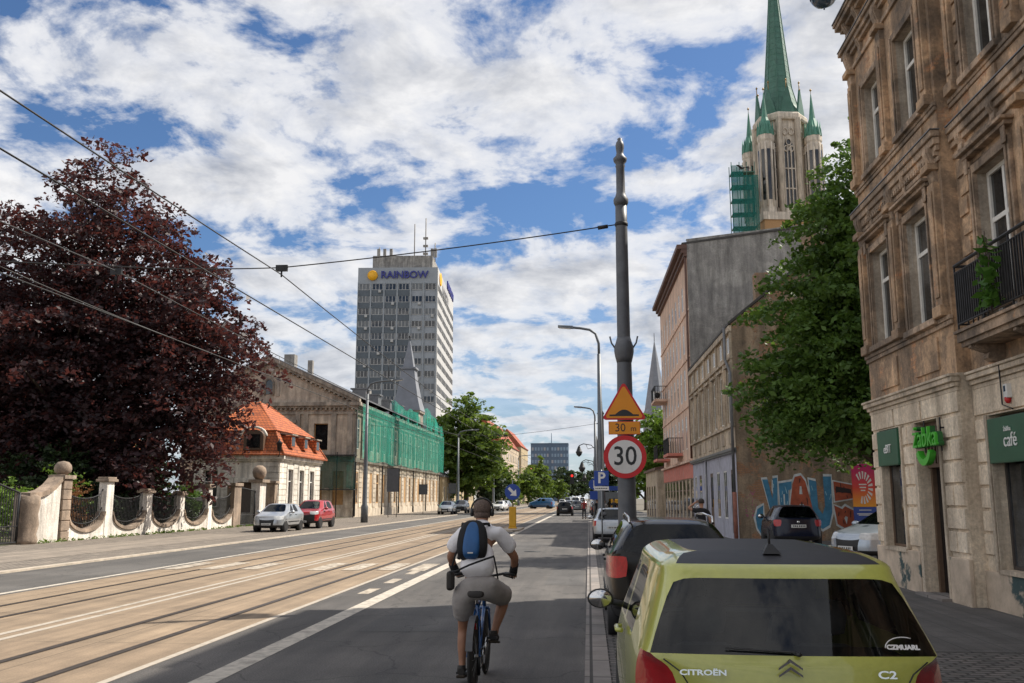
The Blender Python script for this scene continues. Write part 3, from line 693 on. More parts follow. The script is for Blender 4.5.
# graffiti on the firewall
def gz(u, v):          # picture-like coordinates (metres along the wall from its street corner, height)
    return u, v
def gpoly(polys, mat, d, name='graffiti', many=False):
    many = many or len(polys) > 12; m = MB()
    for P in polys:
        m.prism(P, lambda a, b, dd: ge.p(.72 + (a - .75) * .58 if a > .75 or d > .0061 else a, .5 + (b - .3) * .84, dd), -d, -d + .002)
        if not many: m.build(name, mat, gh, True); m = MB()
    if many: m.build(name, mat, gh, True)
def pt_in(p_, L_):
    for q in L_:
        c_ = False; n_ = len(q)
        for i in range(n_):
            (x0, y0), (x1, y1) = q[i], q[i - 1]
            if (y0 > p_[1]) != (y1 > p_[1]) and p_[0] < (x1 - x0) * (p_[1] - y0) / (y1 - y0) + x0: c_ = not c_
        if c_: return True
    return False
def grow(P, k):
    cx = sum(p_[0] for p_ in P) / len(P); cy = sum(p_[1] for p_ in P) / len(P)
    out = []
    for x, y in P:
        l = math.hypot(x - cx, y - cy) + 1e-6; out.append((x + (x - cx) / l * k, y + (y - cy) / l * k))
    return out
Vl = [[(1.35, 2.85), (1.75, 2.85), (2.05, 1.85), (2.1, 2.9), (2.45, 2.95), (2.4, 1.1), (1.95, 1.0)]]
Nl = [[(2.55, 2.65), (3.5, 2.75), (3.45, 2.35), (3.25, 2.3), (3.2, 1.2), (2.6, 1.1)]]
Al = [[(3.2, 1.05), (3.55, 2.6), (3.75, 2.98), (4.2, 3.05), (4.5, 2.75), (4.9, 1.5), (5.05, .8), (4.45, .8), (4.3, 1.6), (4.0, 1.6), (3.85, .9)]]
Ul = [[(4.75, 2.85), (5.3, 2.75), (5.35, 1.4), (5.65, 1.1), (5.85, 1.5), (5.8, 3.0), (6.4, 3.0), (6.35, 1.2), (6.1, .55), (5.6, .35), (5.1, .6), (4.9, 1.2)]]
Cl = [[(.9, 1.35), (1.35, 1.55), (1.3, .7), (1.1, .1), (.85, .4), (.75, .9)]]
Rl = [[(6.55, 2.75), (8.0, 2.55), (7.95, 1.9), (6.6, 1.75)], [(6.5, 1.55), (7.1, 1.35), (7.3, 1.5), (8.0, 1.25), (8.05, .55), (7.2, .4), (6.7, .6)]]
gpoly([grow(P, .13) for P in Vl + Nl + Al + Ul + Cl + Rl], 'graf_white', .006); gpoly(Vl + Nl + Ul + Cl, 'graf_blue', .010); gpoly(Al + Rl, 'graf_red', .0135)
gpoly([[(4.02, 2.1), (4.25, 2.1), (4.2, 2.5), (4.08, 2.5)], [(2.0, 2.3), (2.1, 2.1), (2.12, 2.8), (2.05, 2.85)], [(7.2, .9), (7.35, .6), (7.45, .95), (7.3, 1.0)], [(2.85, 1.5), (2.95, 1.5), (2.95, 2.1), (2.85, 2.1)]], 'graf_white', .017)
gpoly([[(6.7, 2.5), (7.8, 2.35), (7.8, 2.15), (6.7, 2.2)], [(4.12, 1.7), (4.2, 1.7), (4.3, .9), (4.1, .9)]], 'graf_dark', .0195)
pm('graf_light', (.25, .42, .5), .75, .3, 6)
rr = random.Random(6)
for L_, mt in ((Vl + Ul + Nl, 'graf_light'), (Rl + Al, 'graf_dark')):
    P = []
    for q in L_:
        xs = [a for a, b in q]; zs = [b for a, b in q]
        for k in range(5):
            x, z = rr.uniform(min(xs) + .1, max(xs) - .15), rr.uniform(min(zs) + .15, max(zs) - .25); a = rr.uniform(.9, 2.2); l = rr.uniform(.12, .38)
            P.append([(x, z), (x + .05, z + .01), (x + .06 + l * math.cos(a), z + l * math.sin(a)), (x + l * math.cos(a), z + l * math.sin(a) + .03)])
    P = [q for q in P if all(pt_in(q_, L_) for q_ in q)]
    gpoly(P, mt, .0225, many=True)
rr = random.Random(3); P = []
for k in range(34):
    x, z = .3 + rr.random() * .9, .9 + rr.random() * 1.3; a = rr.uniform(0, 3); l = rr.uniform(.05, .16)
    P.append([(x, z), (x + l * math.cos(a), z + l * math.sin(a)), (x + l * math.cos(a) + .03, z + l * math.sin(a) + .04), (x + .03, z + .05)])
gpoly([[(a * .7, b) for a, b in q] for q in P], 'tag_pink', .006)
# poster on the wall
m_, t_, p_, o_ = newmat('poster_sunset')
sp_ = t_.n('ShaderNodeSeparateXYZ', ins={0: t_.n('ShaderNodeTexCoord').outputs['Object']})
cr_ = t_.n('ShaderNodeValToRGB'); e_ = cr_.color_ramp.elements; e_[0].position = 0; e_[0].color = (.75, .30, .02, 1); e_[1].position = 1; e_[1].color = (.42, .01, .12, 1); x_ = e_.new(.45); x_.color = (.6, .05, .03, 1)
t_.l(t_.math('DIVIDE', t_.math('SUBTRACT', sp_.outputs[2], 1.35), 1.7), cr_.inputs[0]); t_.l(cr_.outputs[0], p_.inputs['Base Color']); p_.inputs['Roughness'].default_value = .6
pm('poster_blue', (.03, .06, .25), .6, .2, 2); pm('poster_white', (.65, .6, .55), .7, .08, 8)
ps = thing('poster', 'tall poster with white sun rays over orange and pink on the yard wall', 'poster', (11.08, 40.4, .1), 0)
ps.scale = (.62, 1, 1.03)
MB().box(0, 1.5, 0, .06, 1.35, 3.08).build('sun_panel', 'poster_sunset', ps)
MB().box(0, 1.5, 0, .06, .1, 1.335).build('blue_panel', 'poster_blue', ps)
m = MB()
for k in range(13):
    a = R(125 - k * 19); c_, s_ = math.cos(a), math.sin(a); r0, r1, hw = .36, .66, .045
    cx, cz = .68, 2.12
    q = [(cx + c_ * r0 - s_ * hw * .6, cz + s_ * r0 + c_ * hw * .6), (cx + c_ * r1 - s_ * hw * 1.3, cz + s_ * r1 + c_ * hw * 1.3), (cx + c_ * r1 + s_ * hw * 1.3, cz + s_ * r1 - c_ * hw * 1.3), (cx + c_ * r0 + s_ * hw * .6, cz + s_ * r0 - c_ * hw * .6)]
    m.prism(q, lambda a_, b_, d_: (a_, d_, b_), -.006, -.001)
m.build('sun_rays', 'poster_white', ps)
m = MB()
for z, w_ in ((2.22, .5), (2.1, .42), (1.98, .3)): m.box(.68 - w_ / 2, .68 + w_ / 2, -.006, -.001, z, z + .05)
for z, w_ in ((1.2, .8), (1.05, 1.1), (1.0, .9)): m.box(.75 - w_ / 2, .75 + w_ / 2, -.006, -.001, z, z + .03)
m.build('print_lines', 'poster_white', ps)
m = MB(); m.lathe([(0, -.006), (.2, -.006), (.2, -.001)], (.75, 0, .62), 18, axis='y'); m.build('print_emblem', 'poster_sunset', ps)
m = MB(); m.box(.05, .13, .06, .14, 0, 3.0); m.box(1.37, 1.45, .06, .14, 0, 3.0); m.build('post', 'iron_dark', ps)

# ------------------------------------------------------------------ the tall pink house
th = thing('tall_house', 'tall pink apartment house with brown eaves and a bare grey side wall', 'house', (5.9, 66, 0))
t1 = Fr((6.1, 76.0), (6.3, 56.6)); LT = t1.L; ZT = 17.5
te = Fr((6.3, 56.6), (18.0, 56.9))
ops = []; n = 9; pt_ = LT / n
for j, (z0, z1) in enumerate(((4.9, 7.0), (8.0, 10.0), (11.0, 12.9), (13.8, 15.4))):
    ops += [(pt_ * (i + .5) - .45, pt_ * (i + .5) + .45, z0, z1) for i in range(n)]
gops = [(pt_ * (i + .5) - .75, pt_ * (i + .5) + .75, .3, 3.0) for i in range(n)]
m = MB(); t1.wall(m, 0, LT, 4.0, ZT, ops, .03); m.build('wall', 'pink_plaster', th, True)
m = MB(); t1.wall(m, 0, LT, 0, 4.0, gops, .03); m.build('shopfront_wall', 'house_beige', th, True)
m = MB(); t1.box(m, 0, LT, 3.05, 3.99, -.06, .003); m.build('fascia', 'salmon', th, True)
m = MB(); m.add([te.p(0, 0), te.p(te.L, 0), te.p(te.L, 19.2), te.p(0, ZT + .35)], ((0, 1, 2, 3),)); m.add([te.p(0, ZT + .35), te.p(te.L, 19.2), te.p(te.L, 19.2, .4), te.p(0, ZT + .35, .4)], ((0, 1, 2, 3),))
m.add([te.p(te.L, 0), te.p(te.L, 0, 20), te.p(te.L, 19.2, 20), te.p(te.L, 19.2)], ((0, 1, 2, 3),))
m.build('firewall', 'firewall_grey', th, True)
m = MB(); q = [t1.p(-.1, ZT, -.3), t1.p(LT + .02, ZT, -.3), t1.p(-.1, 19.1, 12), t1.p(LT + .02, 19.1, 12)]
m.hexa(q + [(a, b, c + .12) for a, b, c in q]); m.build('roof', 'roof_felt', th, True)
m = MB(); t1.box(m, -.1, LT + .03, ZT - .75, ZT - .55, -.2, .003); t1.box(m, -.1, LT + .06, ZT - .55, ZT - .3, -.35, .003); t1.box(m, -.1, LT + .1, ZT - .3, ZT - .02, -.62, .003); m.build('eaves', 'brown_metal', th, True)
m = MB(); t1.box(m, 0, LT, 4.0, 4.15, -.25, .003); t1.box(m, 0, LT, 7.45, 7.55, -.06, .003); t1.box(m, 0, LT, 10.4, 10.5, -.06, .003); t1.box(m, 0, LT, 13.3, 13.4, -.06, .003); m.build('string_course', 'pink_plaster', th, True)
for o in ops: t1.window(o, th, depth=.03, fd=.012, sill=None)
for o in gops: t1.window(o, th, frame='frame_brown', depth=.03, fd=.012, nv=1, transom=.75, sill=None, name='shop_window')
m = MB(); q = t1.p(LT - .1, 0, -.1); m.tube([(q[0], q[1], ZT - .6), (q[0], q[1], 4.2)], .07, 8); m.build('downpipe', 'brown_metal', th, True)
def tbalc(u0, u1, z, mat):
    m = MB(); t1.box(m, u0, u1, z, z + .18, -1.0, .003); b_ = m.build('balcony', 'salmon' if z < 6 else 'pink_plaster', th, True)
    m = MB()
    for k in range(int((u1 - u0) / .15) + 1): t1.box(m, u0 + k * .15, u0 + k * .15 + .04, z + .18, z + 1.15, -.98, -.95)
    for k in range(6):
        for u in (u0, u1 - .03): t1.box(m, u, u + .03, z + .18, z + 1.15, -.94 + k * .15, -.91 + k * .15)
    t1.box(m, u0, u1, z + 1.15, z + 1.2, -1.0, -.93); t1.box(m, u1 - .05, u1, z + 1.15, z + 1.2, -.93, 0); r_ = m.build('railing', 'iron_dark', th, True); r_.parent = b_
    return b_
tbalc(1.0, 4.5, 9.2, 0); tbalc(10.5, 14.0, 4.6, 0); tbalc(2.0, 5.0, 4.6, 0)
ac = thing('air_conditioner', 'white air conditioner standing on the upper balcony of the pink house', 'air conditioner', t1.p(4.0, 9.38, -.75))
MB().box(-.28, .28, -.18, .18, 0, .62).build('casing', 'white_paint', ac, bevel=.02); m = MB(); m.lathe([(0, -.19), (.22, -.19), (.22, -.17)], (0, 0, .31), 16, axis='y'); m.build('fan_grille', 'iron_dark', ac)
# small kiosk-like annexe and church spire behind
kh = thing('low_annexe', 'low cream annexe with tall doors at the end of the pink house', 'house', (5.8, 86, 0))
k1 = Fr((5.6, 92), (5.8, 80)); ko = [(.8 + i * 2.6, 2.2 + i * 2.6, .2, 2.9) for i in range(4)]
m = MB(); k1.wall(m, 0, k1.L, 0, 4.2, ko, .03); ke = Fr((5.8, 80), (12, 80)); ke.wall(m, 0, ke.L, 0, 4.2, [(.8, 1.9, .2, 2.9), (2.6, 3.7, .2, 2.9)], .2); m.build('wall', 'house_beige', kh, True)
for o in ko: k1.window(o, kh, depth=.03, fd=.012, sill=None, frame='frame_brown')
for o in ((.8, 1.9, .2, 2.9), (2.6, 3.7, .2, 2.9)): ke.window(o, kh, depth=.15, sill=None, frame='frame_brown')
m = MB(); m.hexa([(5.4, 92.2, 4.2), (5.6, 79.7, 4.2), (12, 92.2, 5.4), (12, 79.7, 5.4), (5.4, 92.2, 4.4), (5.6, 79.7, 4.4), (12, 92.2, 5.6), (12, 79.7, 5.6)]); m.build('roof', 'brown_metal', kh, True)
# ------------------------------------------------------------------ church tower
old_plaster('church_stone', (.68, .59, .48), (.55, .47, .38), (.58, .5, .41), lo=.6)
pm('church_brick', (.42, .24, .11), .85, .15, 6)
pm('copper', (.06, .15, .11), .6, .25, 1.2, col2=(.035, .12, .08), lo=.5, hi=.7, scale2=.6)
pm('copper_light', (.075, .22, .155), .6, .2, 1.2)
pm('gold', (.30, .19, .07), .5, .2, 5, metal=.5)
netmat('net_teal', (.02, .26, .22), .55)
netmat('net_green', (.04, .50, .36), .5)
netmat('net_dark', (.02, .13, .10), .55)
ct = thing('church_tower', 'tall pale stone church tower with a green copper spire and pinnacles', 'church tower', (28.9, 132, -1.2), R(8)); ct.scale = (.76, .76, 1)
m = MB(); m.box(-6.0, 6.0, -6.0, 6.0, 0, 42); m.build('base', 'church_brick', ct)
m = MB(); m.box(-6.25, 6.25, -6.25, 6.25, 41.5, 42.6); m.box(-6.15, 6.15, -6.15, 6.15, 36, 36.5); m.build('ledge', 'church_stone', ct)
def octp(r_, k, off=22.5): a = R(off + 45 * k); return (r_ * math.cos(a), r_ * math.sin(a))
m = MB(); m.lathe([(4.3, 40), (4.3, 57.8)], (0, 0, 0), 8, smooth=False, arc0=R(22.5)); m.build('belfry_core', 'church_stone', ct)
m = MB(); m.lathe([(5.0, 57.0), (5.15, 57.3), (5.15, 57.8), (4.9, 58.1)], (0, 0, 0), 8, smooth=False, arc0=R(22.5)); m.build('cornice', 'church_stone', ct); m = MB(); m.lathe([(4.6, 42.5), (4.9, 42.7), (4.9, 43.6), (4.5, 43.9)], (0, 0, 0), 8, smooth=False, arc0=R(22.5)); m.build('cornice', 'church_stone', ct)
for k in range(8):
    m = MB(); x, y = octp(4.75, k); m.lathe([(.62, 40), (.62, 57), (.75, 57.2)], (x, y, 0), 6); m.build('buttress', 'church_stone', ct)
    a = R(45 * (k + 1)); nx, ny = math.cos(a), math.sin(a); tx, ty = -ny, nx; d0 = 4.3 * math.cos(R(22.5))
    def P(u, z, d): return (nx * (d0 + d) + tx * u, ny * (d0 + d) + ty * u, z)
    m = MB()
    arch = [(-1.0, 44), (1.0, 44), (1.0, 52)] + [(1.0 * math.cos(R(t_)), 52 + 2.2 * math.sin(R(t_))) for t_ in range(15, 180, 15)] + [(-1.0, 52)]
    m.prism(arch, P, .01, .03); wn = m.build('belfry_window', 'pane_dark', ct)
    m = MB()
    for u in (-1.05, -.35, .35, 1.05): m.prism([(u - .09, 44), (u + .09, 44), (u + .09, 53), (u - .09, 53)], P, .035, .3)
    for zc, uc, rr_ in ((52.6, -.5, .42), (52.6, .5, .42), (53.6, 0, .5), (55.2, -.6, .5), (55.2, .6, .5)):
        q = [P(uc + rr_ * math.cos(R(t_)), zc + rr_ * math.sin(R(t_)), .18) for t_ in range(0, 361, 30)]; m.tube(q, .11, 5)
    for z in (46.5, 49.5): m.prism([(-1.0, z), (1.0, z), (1.0, z + .2), (-1.0, z + .2)], P, .04, .2)
    q = m.build('tracery', 'church_stone', ct); q.parent = wn
    # gable over each face
    m = MB(); m.prism([(-1.5, 57.9), (1.5, 57.9), (0, 62.0)], P, .1, .5); m.build('gable', 'copper', ct)
    m = MB(); m.tube([P(0, 61.8, .3), P(0, 63.0, .3)], .09, 5); m.lathe([(0, -.25), (.22, 0), (0, .25)], P(0, 63.1, .3), 8); m.build('finial', 'gold', ct)
# four big corner turrets with copper pinnacles
for sx_ in (-1, 1):
    for sy_ in (-1, 1):
        m = MB(); x, y = 4.6 * sx_, 4.6 * sy_
        m.lathe([(1.45, 42.5), (1.45, 53.2), (1.6, 53.5), (1.6, 54.2)], (x, y, 0), 8, smooth=False, arc0=R(22.5))
        for k in range(8):
            a = R(45 * k + 22.5); m.lathe([(.16, 43.5), (.16, 53)], (x + 1.5 * math.cos(a), y + 1.5 * math.sin(a), 0), 6)
        tu = m.build('turret', 'church_stone', ct)
        m = MB()
        for k in range(8):
            a = R(45 * k); m.hexa([(x + math.cos(a) * r_ - math.sin(a) * w_, y + math.sin(a) * r_ + math.cos(a) * w_, z) for z in (44.5, 52) for r_ in (1.36, 1.42) for w_ in (-.3, .3)])
        q = m.build('opening', 'pane_dark', ct); q.parent = tu
        m = MB(); m.lathe([(1.6, 54.2), (1.25, 55.6), (.6, 57), (.32, 59), (.07, 60.8)], (x, y, 0), 8, smooth=False)
        for k in range(8): a = R(45 * k + 22.5); m.lathe([(.3, 54.2), (.22, 55.2), (0, 56.6)], (x + 1.35 * math.cos(a), y + 1.35 * math.sin(a), 0), 5)
        q = m.build('pinnacle', 'copper_light', ct); q.parent = tu
        m = MB(); m.lathe([(.05, 60.8), (.05, 61.2), (.24, 61.4), (0, 61.7)], (x, y, 0), 8); q = m.build('finial', 'gold', ct); q.parent = tu
m = MB(); m.lathe([(4.7, 58.0), (3.5, 60.0), (2.55, 63), (1.75, 70), (1.0, 77), (.12, 87)], (0, 0, 0), 8, smooth=False, arc0=R(22.5))
for k in range(8):
    pr = [(4.7, 58.0), (3.5, 60.0), (2.55, 63), (1.75, 70), (1.0, 77), (.12, 87)]
    m.tube([(*octp(r_ * 1.01, k), z) for r_, z in pr], .1, 5)
    a = R(45 * (k + 1))
for z in [60 + .9 * i for i in range(26)]:
    rr_ = np.interp(z, [58, 60, 63, 70, 77, 87], [4.7, 3.5, 2.55, 1.75, 1.0, .12]) + .035
    m.lathe([(rr_, z), (rr_ * .985, z + .09)], (0, 0, 0), 8, smooth=False, arc0=R(22.5))
m.build('spire', 'copper', ct)
sc_ = thing('scaffold_tower', 'teal netted scaffold tower clinging to the side of the church tower', 'scaffold', (22.2, 127, 0))
m = MB()
for x in (-1.6, -.5, .5, 1.6):
    for y in (-1, 1): m.tube([(x, y, 30), (x, y, 48.5)], .06, 5)
for z in range(31, 49, 2): m.box(-1.6, 1.6, -1, 1, z, z + .12)
m.build('poles', 'net_teal_solid' if 'net_teal_solid' in MT else 'copper', sc_)
m = MB(); m.box(.0, 2.0, -1.15, -1.12, 30, 46.5); m.box(-1.7, .0, -1.1, -1.08, 30, 48); m.build('net', 'net_teal', sc_)

# slender spire far behind the pink house
fs = thing('far_spire', 'slender grey pointed church spire far behind the green tree', 'spire', (20.5, 280, 0))
m = MB(); m.lathe([(4.2, 0), (4.2, 27), (3.6, 28), (.1, 49)], (0, 0, 0), 8, smooth=False, arc0=R(22.5)); pm('slate_pale', (.2, .21, .235), .7, .15, .8); m.build('spire', 'slate_pale', fs)
m = MB(); m.tube([(0, 0, 49), (0, 0, 51.5)], .1, 5); m.build('finial', 'iron_dark', fs)

# ------------------------------------------------------------------ office tower with the blue letters
pm('board_grey2', (.13, .14, .15), .4, .2, .8); pm('tower_panel', (.31, .335, .365), .7, .1, .6); pm('tower_spandrel', (.095, .115, .135), .6, .15, .6); pm('tower_light', (.31, .335, .36), .7, .1, .6); pm('tower_side', (.46, .455, .445), .7, .12, .6)
pm('letter_blue', (.03, .035, .22), .5, .05, 3); pm('sun_yellow', (.85, .42, .01), .5, .1, 3)
tw = thing('office_tower', 'tall slab office tower with blue RAINBOW letters under its roof', 'tower', (-45.6, 230, 0))
q0, q1 = (-55.3, 215), (-36.0, 216); F0 = Fr(q0, q1); Fs = Fr(q1, (-38.4, 258))
HT = 57.2; fl = 3.05; rows = 15
m = MB(); F0.wall(m, 0, F0.L, 0, HT); Fs.wall(m, 0, Fs.L, 0, HT)
bk = (-57.7, 257)
m.quad((*q0, 0), (*bk, 0), (*bk, HT), (*q0, HT)); m.quad((*bk, 0), (-38.4, 258, 0), (-38.4, 258, HT), (*bk, HT)); m.quad((*q0, HT), (*q1, HT), (-38.4, 258, HT), (*bk, HT))
m.build('wall', 'tower_panel', tw, True)
bay = F0.L / 6; ztop = HT - 4.0
m = MB()
for i in range(rows):
    z = ztop - fl * i
    F0.box(m, .15, bay * 4 - .15, z - fl + .02, z - 1.6, -.12, .003)
m.build('spandrel', 'tower_spandrel', tw, True)
m = MB()
for i in range(7): F0.box(m, max(0, bay * i - .16), min(F0.L, bay * i + .16), 0, ztop + .3, -.3, .003)
F0.box(m, bay * 4.02, F0.L, HT - 4.0, HT, -.1, .003); F0.box(m, 0, bay * 4.02, HT - 4.0, HT, -.1, .003)
m.build('pier', 'tower_light', tw, True)
pw = None
nwin = 0
for i in range(10):
    for j in range(6):
        z = ztop - fl * i - 1.5
        m = MB(); F0.box(m, bay * j + .35, bay * (j + 1) - .35, z, z + 1.42, -.06, .003); o = m.build('window', random.choice(['pane', 'pane', 'pane', 'pane_dark', 'pane', 'board_grey2', 'board_grey2', 'pane']), tw, True)
        m = MB(); x0 = bay * j + .35; ww = bay - .7
        for k in (0, .33, .66, 1.0): F0.box(m, x0 + ww * k - .06, x0 + ww * k + .06, z + .03, z + 1.42, -.1, -.063)
        F0.box(m, x0, x0 + ww, z - .08, z + .02, -.14, .003)
        b_ = m.build('frame', 'tower_side', tw, True); b_.parent = o
        if random.random() < .22:
            m = MB(); F0.box(m, x0 + ww * .6, x0 + ww * .85, z - .75, z - .15, -.5, -.12); b_ = m.build('air_unit', 'tower_side', tw, True); b_.parent = o
m = MB(); Fs.box(m, .0, Fs.L, 0, HT, -.15, .003); m.build('side_cladding', 'tower_side', tw, True)
for i in range(10):
    for j in range(4):
        z = ztop - fl * i - 1.5; u0 = .8 + j * Fs.L / 4; m = MB()
        Fs.box(m, u0, u0 + Fs.L / 4 - 1.6, z, z + 1.4, -.2, -.153); o = m.build('window', 'pane', tw, True)
        m = MB()
        for k in range(7): u = u0 + (Fs.L / 4 - 1.6) * k / 6; Fs.box(m, u - .1, u + .1, z, z + 1.4, -.26, -.203)
        b_ = m.build('frame', 'tower_side', tw, True); b_.parent = o
m = MB(); F0.box(m, 3.2, F0.L - 1.4, HT, HT + 3.4, 1.5, 14); m.build('roof_housing', 'firewall_grey', tw, True)
for u, z1 in ((12.8, 70), (15.6, 71.5), (18.0, 65), (4.0, 64)):
    q = F0.p(u, 0, 6); m = MB().tube([(*q[:2], HT + 3), (*q[:2], z1)], .14, 5)
    if u == 15.6:
        for z in (62, 64, 66): m.box(q[0] - .6, q[0] + .6, q[1] - .3, q[1] + .3, z, z + .5)
    m.build('antenna', 'firewall_grey', tw, True)
for u in (4.3, 5.8, 7.4, 17.6, 18.4): q = F0.p(u, 0, 3); MB().box(q[0] - .35, q[0] + .35, q[1], q[1] + .5, HT + 3.4, HT + 5.6).build('roof_unit', 'firewall_grey', tw, True)
ux, uy_ = F0.U; n_ = F0.N
def tloc(u, z, d): q = F0.p(u, z, d); return (q[0] - tw.location.x, q[1] - tw.location.y, z)
text_mesh('lettering', 'RAINBOW', 2.45, 'letter_blue', tw, tloc(11.35, HT - 1.9, -.35), (ux, uy_, 0), (0, 0, 1), .3, 1.0, bold=.05)
m = MB(); m.lathe([(0, -.5), (1.25, -.5), (1.25, -.2)], tloc(3.6, HT - 2.0, 0), 20, axis='y'); m.build('logo', 'sun_yellow', tw)
sx_, sy_ = Fs.U
q = Fs.p(12, HT - 1.8, -.4); text_mesh('lettering', 'RAINBOW', 3.0, 'letter_blue', tw, (q[0] - tw.location.x + .5, q[1] - tw.location.y + 8, q[2]), (sx_, sy_, 0), (0, 0, 1), .3, 1.2, bold=.06)
m = MB(); m.lathe([(0, 0), (1.6, 0), (1.6, .3)], (Fs.p(5, 0, -.35)[0] - tw.location.x - .2, Fs.p(5, 0)[1] - tw.location.y, HT - 1.9), 20, axis='x'); m.build('logo', 'sun_yellow', tw)

# ------------------------------------------------------------------ the long neoclassical palace under nets
old_plaster('palace_stone', (.50, .42, .33), (.34, .285, .23), (.31, .23, .16), lo=.6)
old_plaster('palace_base', (.64, .55, .43), (.46, .38, .29), (.27, .2, .145), lo=.6, bricks=True)
old_plaster('palace_trim', (.36, .31, .25), (.2, .175, .15), (.3, .24, .18), lo=.62)
pm('board_wood', (.42, .25, .11), .85, .2, 4)
pl_ = thing('palace', 'long neoclassical stone building with a pediment and flaking ground floor', 'building', (-22.6, 110, 0))
ps1 = Fr((-22.6, 88), (-22.6, 139)); pg = Fr((-39.8, 88), (-22.6, 88)); ZE = 11.0
nb_ = 17; pb = ps1.L / nb_
gb = [(pb * (i + .5) - .6, pb * (i + .5) + .6, 1.3, 4.4) for i in range(nb_)]; ub = [(pb * (i + .5) - .65, pb * (i + .5) + .65, 6.6, 9.6) for i in range(nb_)]
m = MB(); ps1.wall(m, 0, ps1.L, 5.4, ZE, ub, .05); pgo = [(2.4, 3.8, 6.4, 9.0), (6.4, 7.8, 6.4, 9.0), (9.4, 10.8, 6.4, 9.0), (13.2, 14.6, 6.4, 9.0)]
pg.wall(m, 0, pg.L, 5.4, ZE, pgo, .4)
m.quad((-39.8, 139, 0), (-22.6, 139, 0), (-22.6, 139, ZE), (-39.8, 139, ZE)); m.quad((-39.8, 88, 0), (-39.8, 139, 0), (-39.8, 139, ZE), (-39.8, 88, ZE))
m.build('wall', 'palace_stone', pl_, True)
pgl = [(2.4, 3.8, 1.2, 4.4), (6.4, 7.8, 1.2, 4.4), (9.6, 10.9, 1.2, 4.4), (13.0, 14.2, 1.2, 4.4), (15.2, 16.3, 1.2, 4.4)]
m = MB(); ps1.wall(m, 0, ps1.L, 0, 5.4, gb, .05); pg.wall(m, 0, pg.L, 0, 5.4, pgl, .3); m.build('base_wall', 'palace_base', pl_, True)
m = MB()
for i in range(9):
    z0 = .9 + i * .49
    for a, b in zip([0] + [o[1] + .2 for o in gb], [o[0] - .2 for o in gb] + [ps1.L]):
        if b > a: ps1.box(m, a + .02, b - .02, z0 + .03, z0 + .46, -.06, .003)
    for a, b in zip([0] + [o[1] + .2 for o in pgl], [o[0] - .2 for o in pgl] + [pg.L]):
        if b > a: pg.box(m, a + .02, b - .02, z0 + .03, z0 + .46, -.06, .003)
ps1.box(m, 0, ps1.L, 0, .85, -.12, .003); pg.box(m, 0, pg.L + .12, 0, .85, -.12, .003)
m.build('rustication', 'palace_base', pl_, True)
m = MB()
for F_ in (ps1, pg):
    e_ = .3
    F_.box(m, 0, F_.L + (e_ if F_ is pg else 0), 5.3, 5.7, -.25, .003); F_.box(m, 0, F_.L + (.15 if F_ is pg else 0), 9.9, 10.1, -.15, .003)
    F_.box(m, 0, F_.L + (.45 if F_ is pg else 0), 10.5, 10.7, -.3, .003); F_.box(m, 0, F_.L + (.7 if F_ is pg else 0), 10.7, 11.05, -.55, .003)
for k in range(40): pg.box(m, .2 + k * .44, .38 + k * .44, 10.3, 10.498, -.28, .003)
for i in range(nb_ + 1): u = min(max(pb * i, .25), ps1.L - .25); ps1.box(m, u - .22, u + .22, 5.7, 9.9, -.16, .003)
for u in (.4, 2.0, 5.2, 5.9, 8.35, 8.85, 11.6, 12.4, 15.2, 16.8): pg.box(m, u - .24, u + .24, 5.7, 9.9, -.18, .003)
pg.box(m, 8.7, 11.5, 9.05, 9.4, -.35, .003); pg.box(m, 5.9, 8.3, 9.05, 9.4, -.35, .003)
m.build('cornice', 'palace_trim', pl_, True)
AP = 15.3; cx_ = pg.L / 2
m = MB(); m.add([pg.p(.2, 11.05), pg.p(pg.L - .2, 11.05), pg.p(cx_, AP - .3)], ((0, 1, 2),)); m.build('pediment', 'palace_stone', pl_, True)
m = MB()
for s_ in (-1, 1):
    e0, e1 = (pg.L + .6 if s_ > 0 else -.6), cx_
    for dz0, dz1, dd in ((-.0, .35, -.6), (-.28, -.003, -.4)):
        m.hexa([pg.p(e0, 11.06 + dz0, dd), pg.p(e1, AP + dz0, dd), pg.p(e0, 11.06 + dz0, .0), pg.p(e1, AP + dz0, .0), pg.p(e0, 11.06 + dz1, dd), pg.p(e1, AP + dz1, dd), pg.p(e0, 11.06 + dz1, .0), pg.p(e1, AP + dz1, .0)])
    for k in range(18):
        u = cx_ + s_ * (.6 + k * .46); z = AP - (AP - 11.06) * abs(u - cx_) / (cx_ + .6) - .45; pg.box(m, u - .1, u + .1, z, z + .17, -.38, .003)
m.build('pediment_cornice', 'palace_trim', pl_, True)
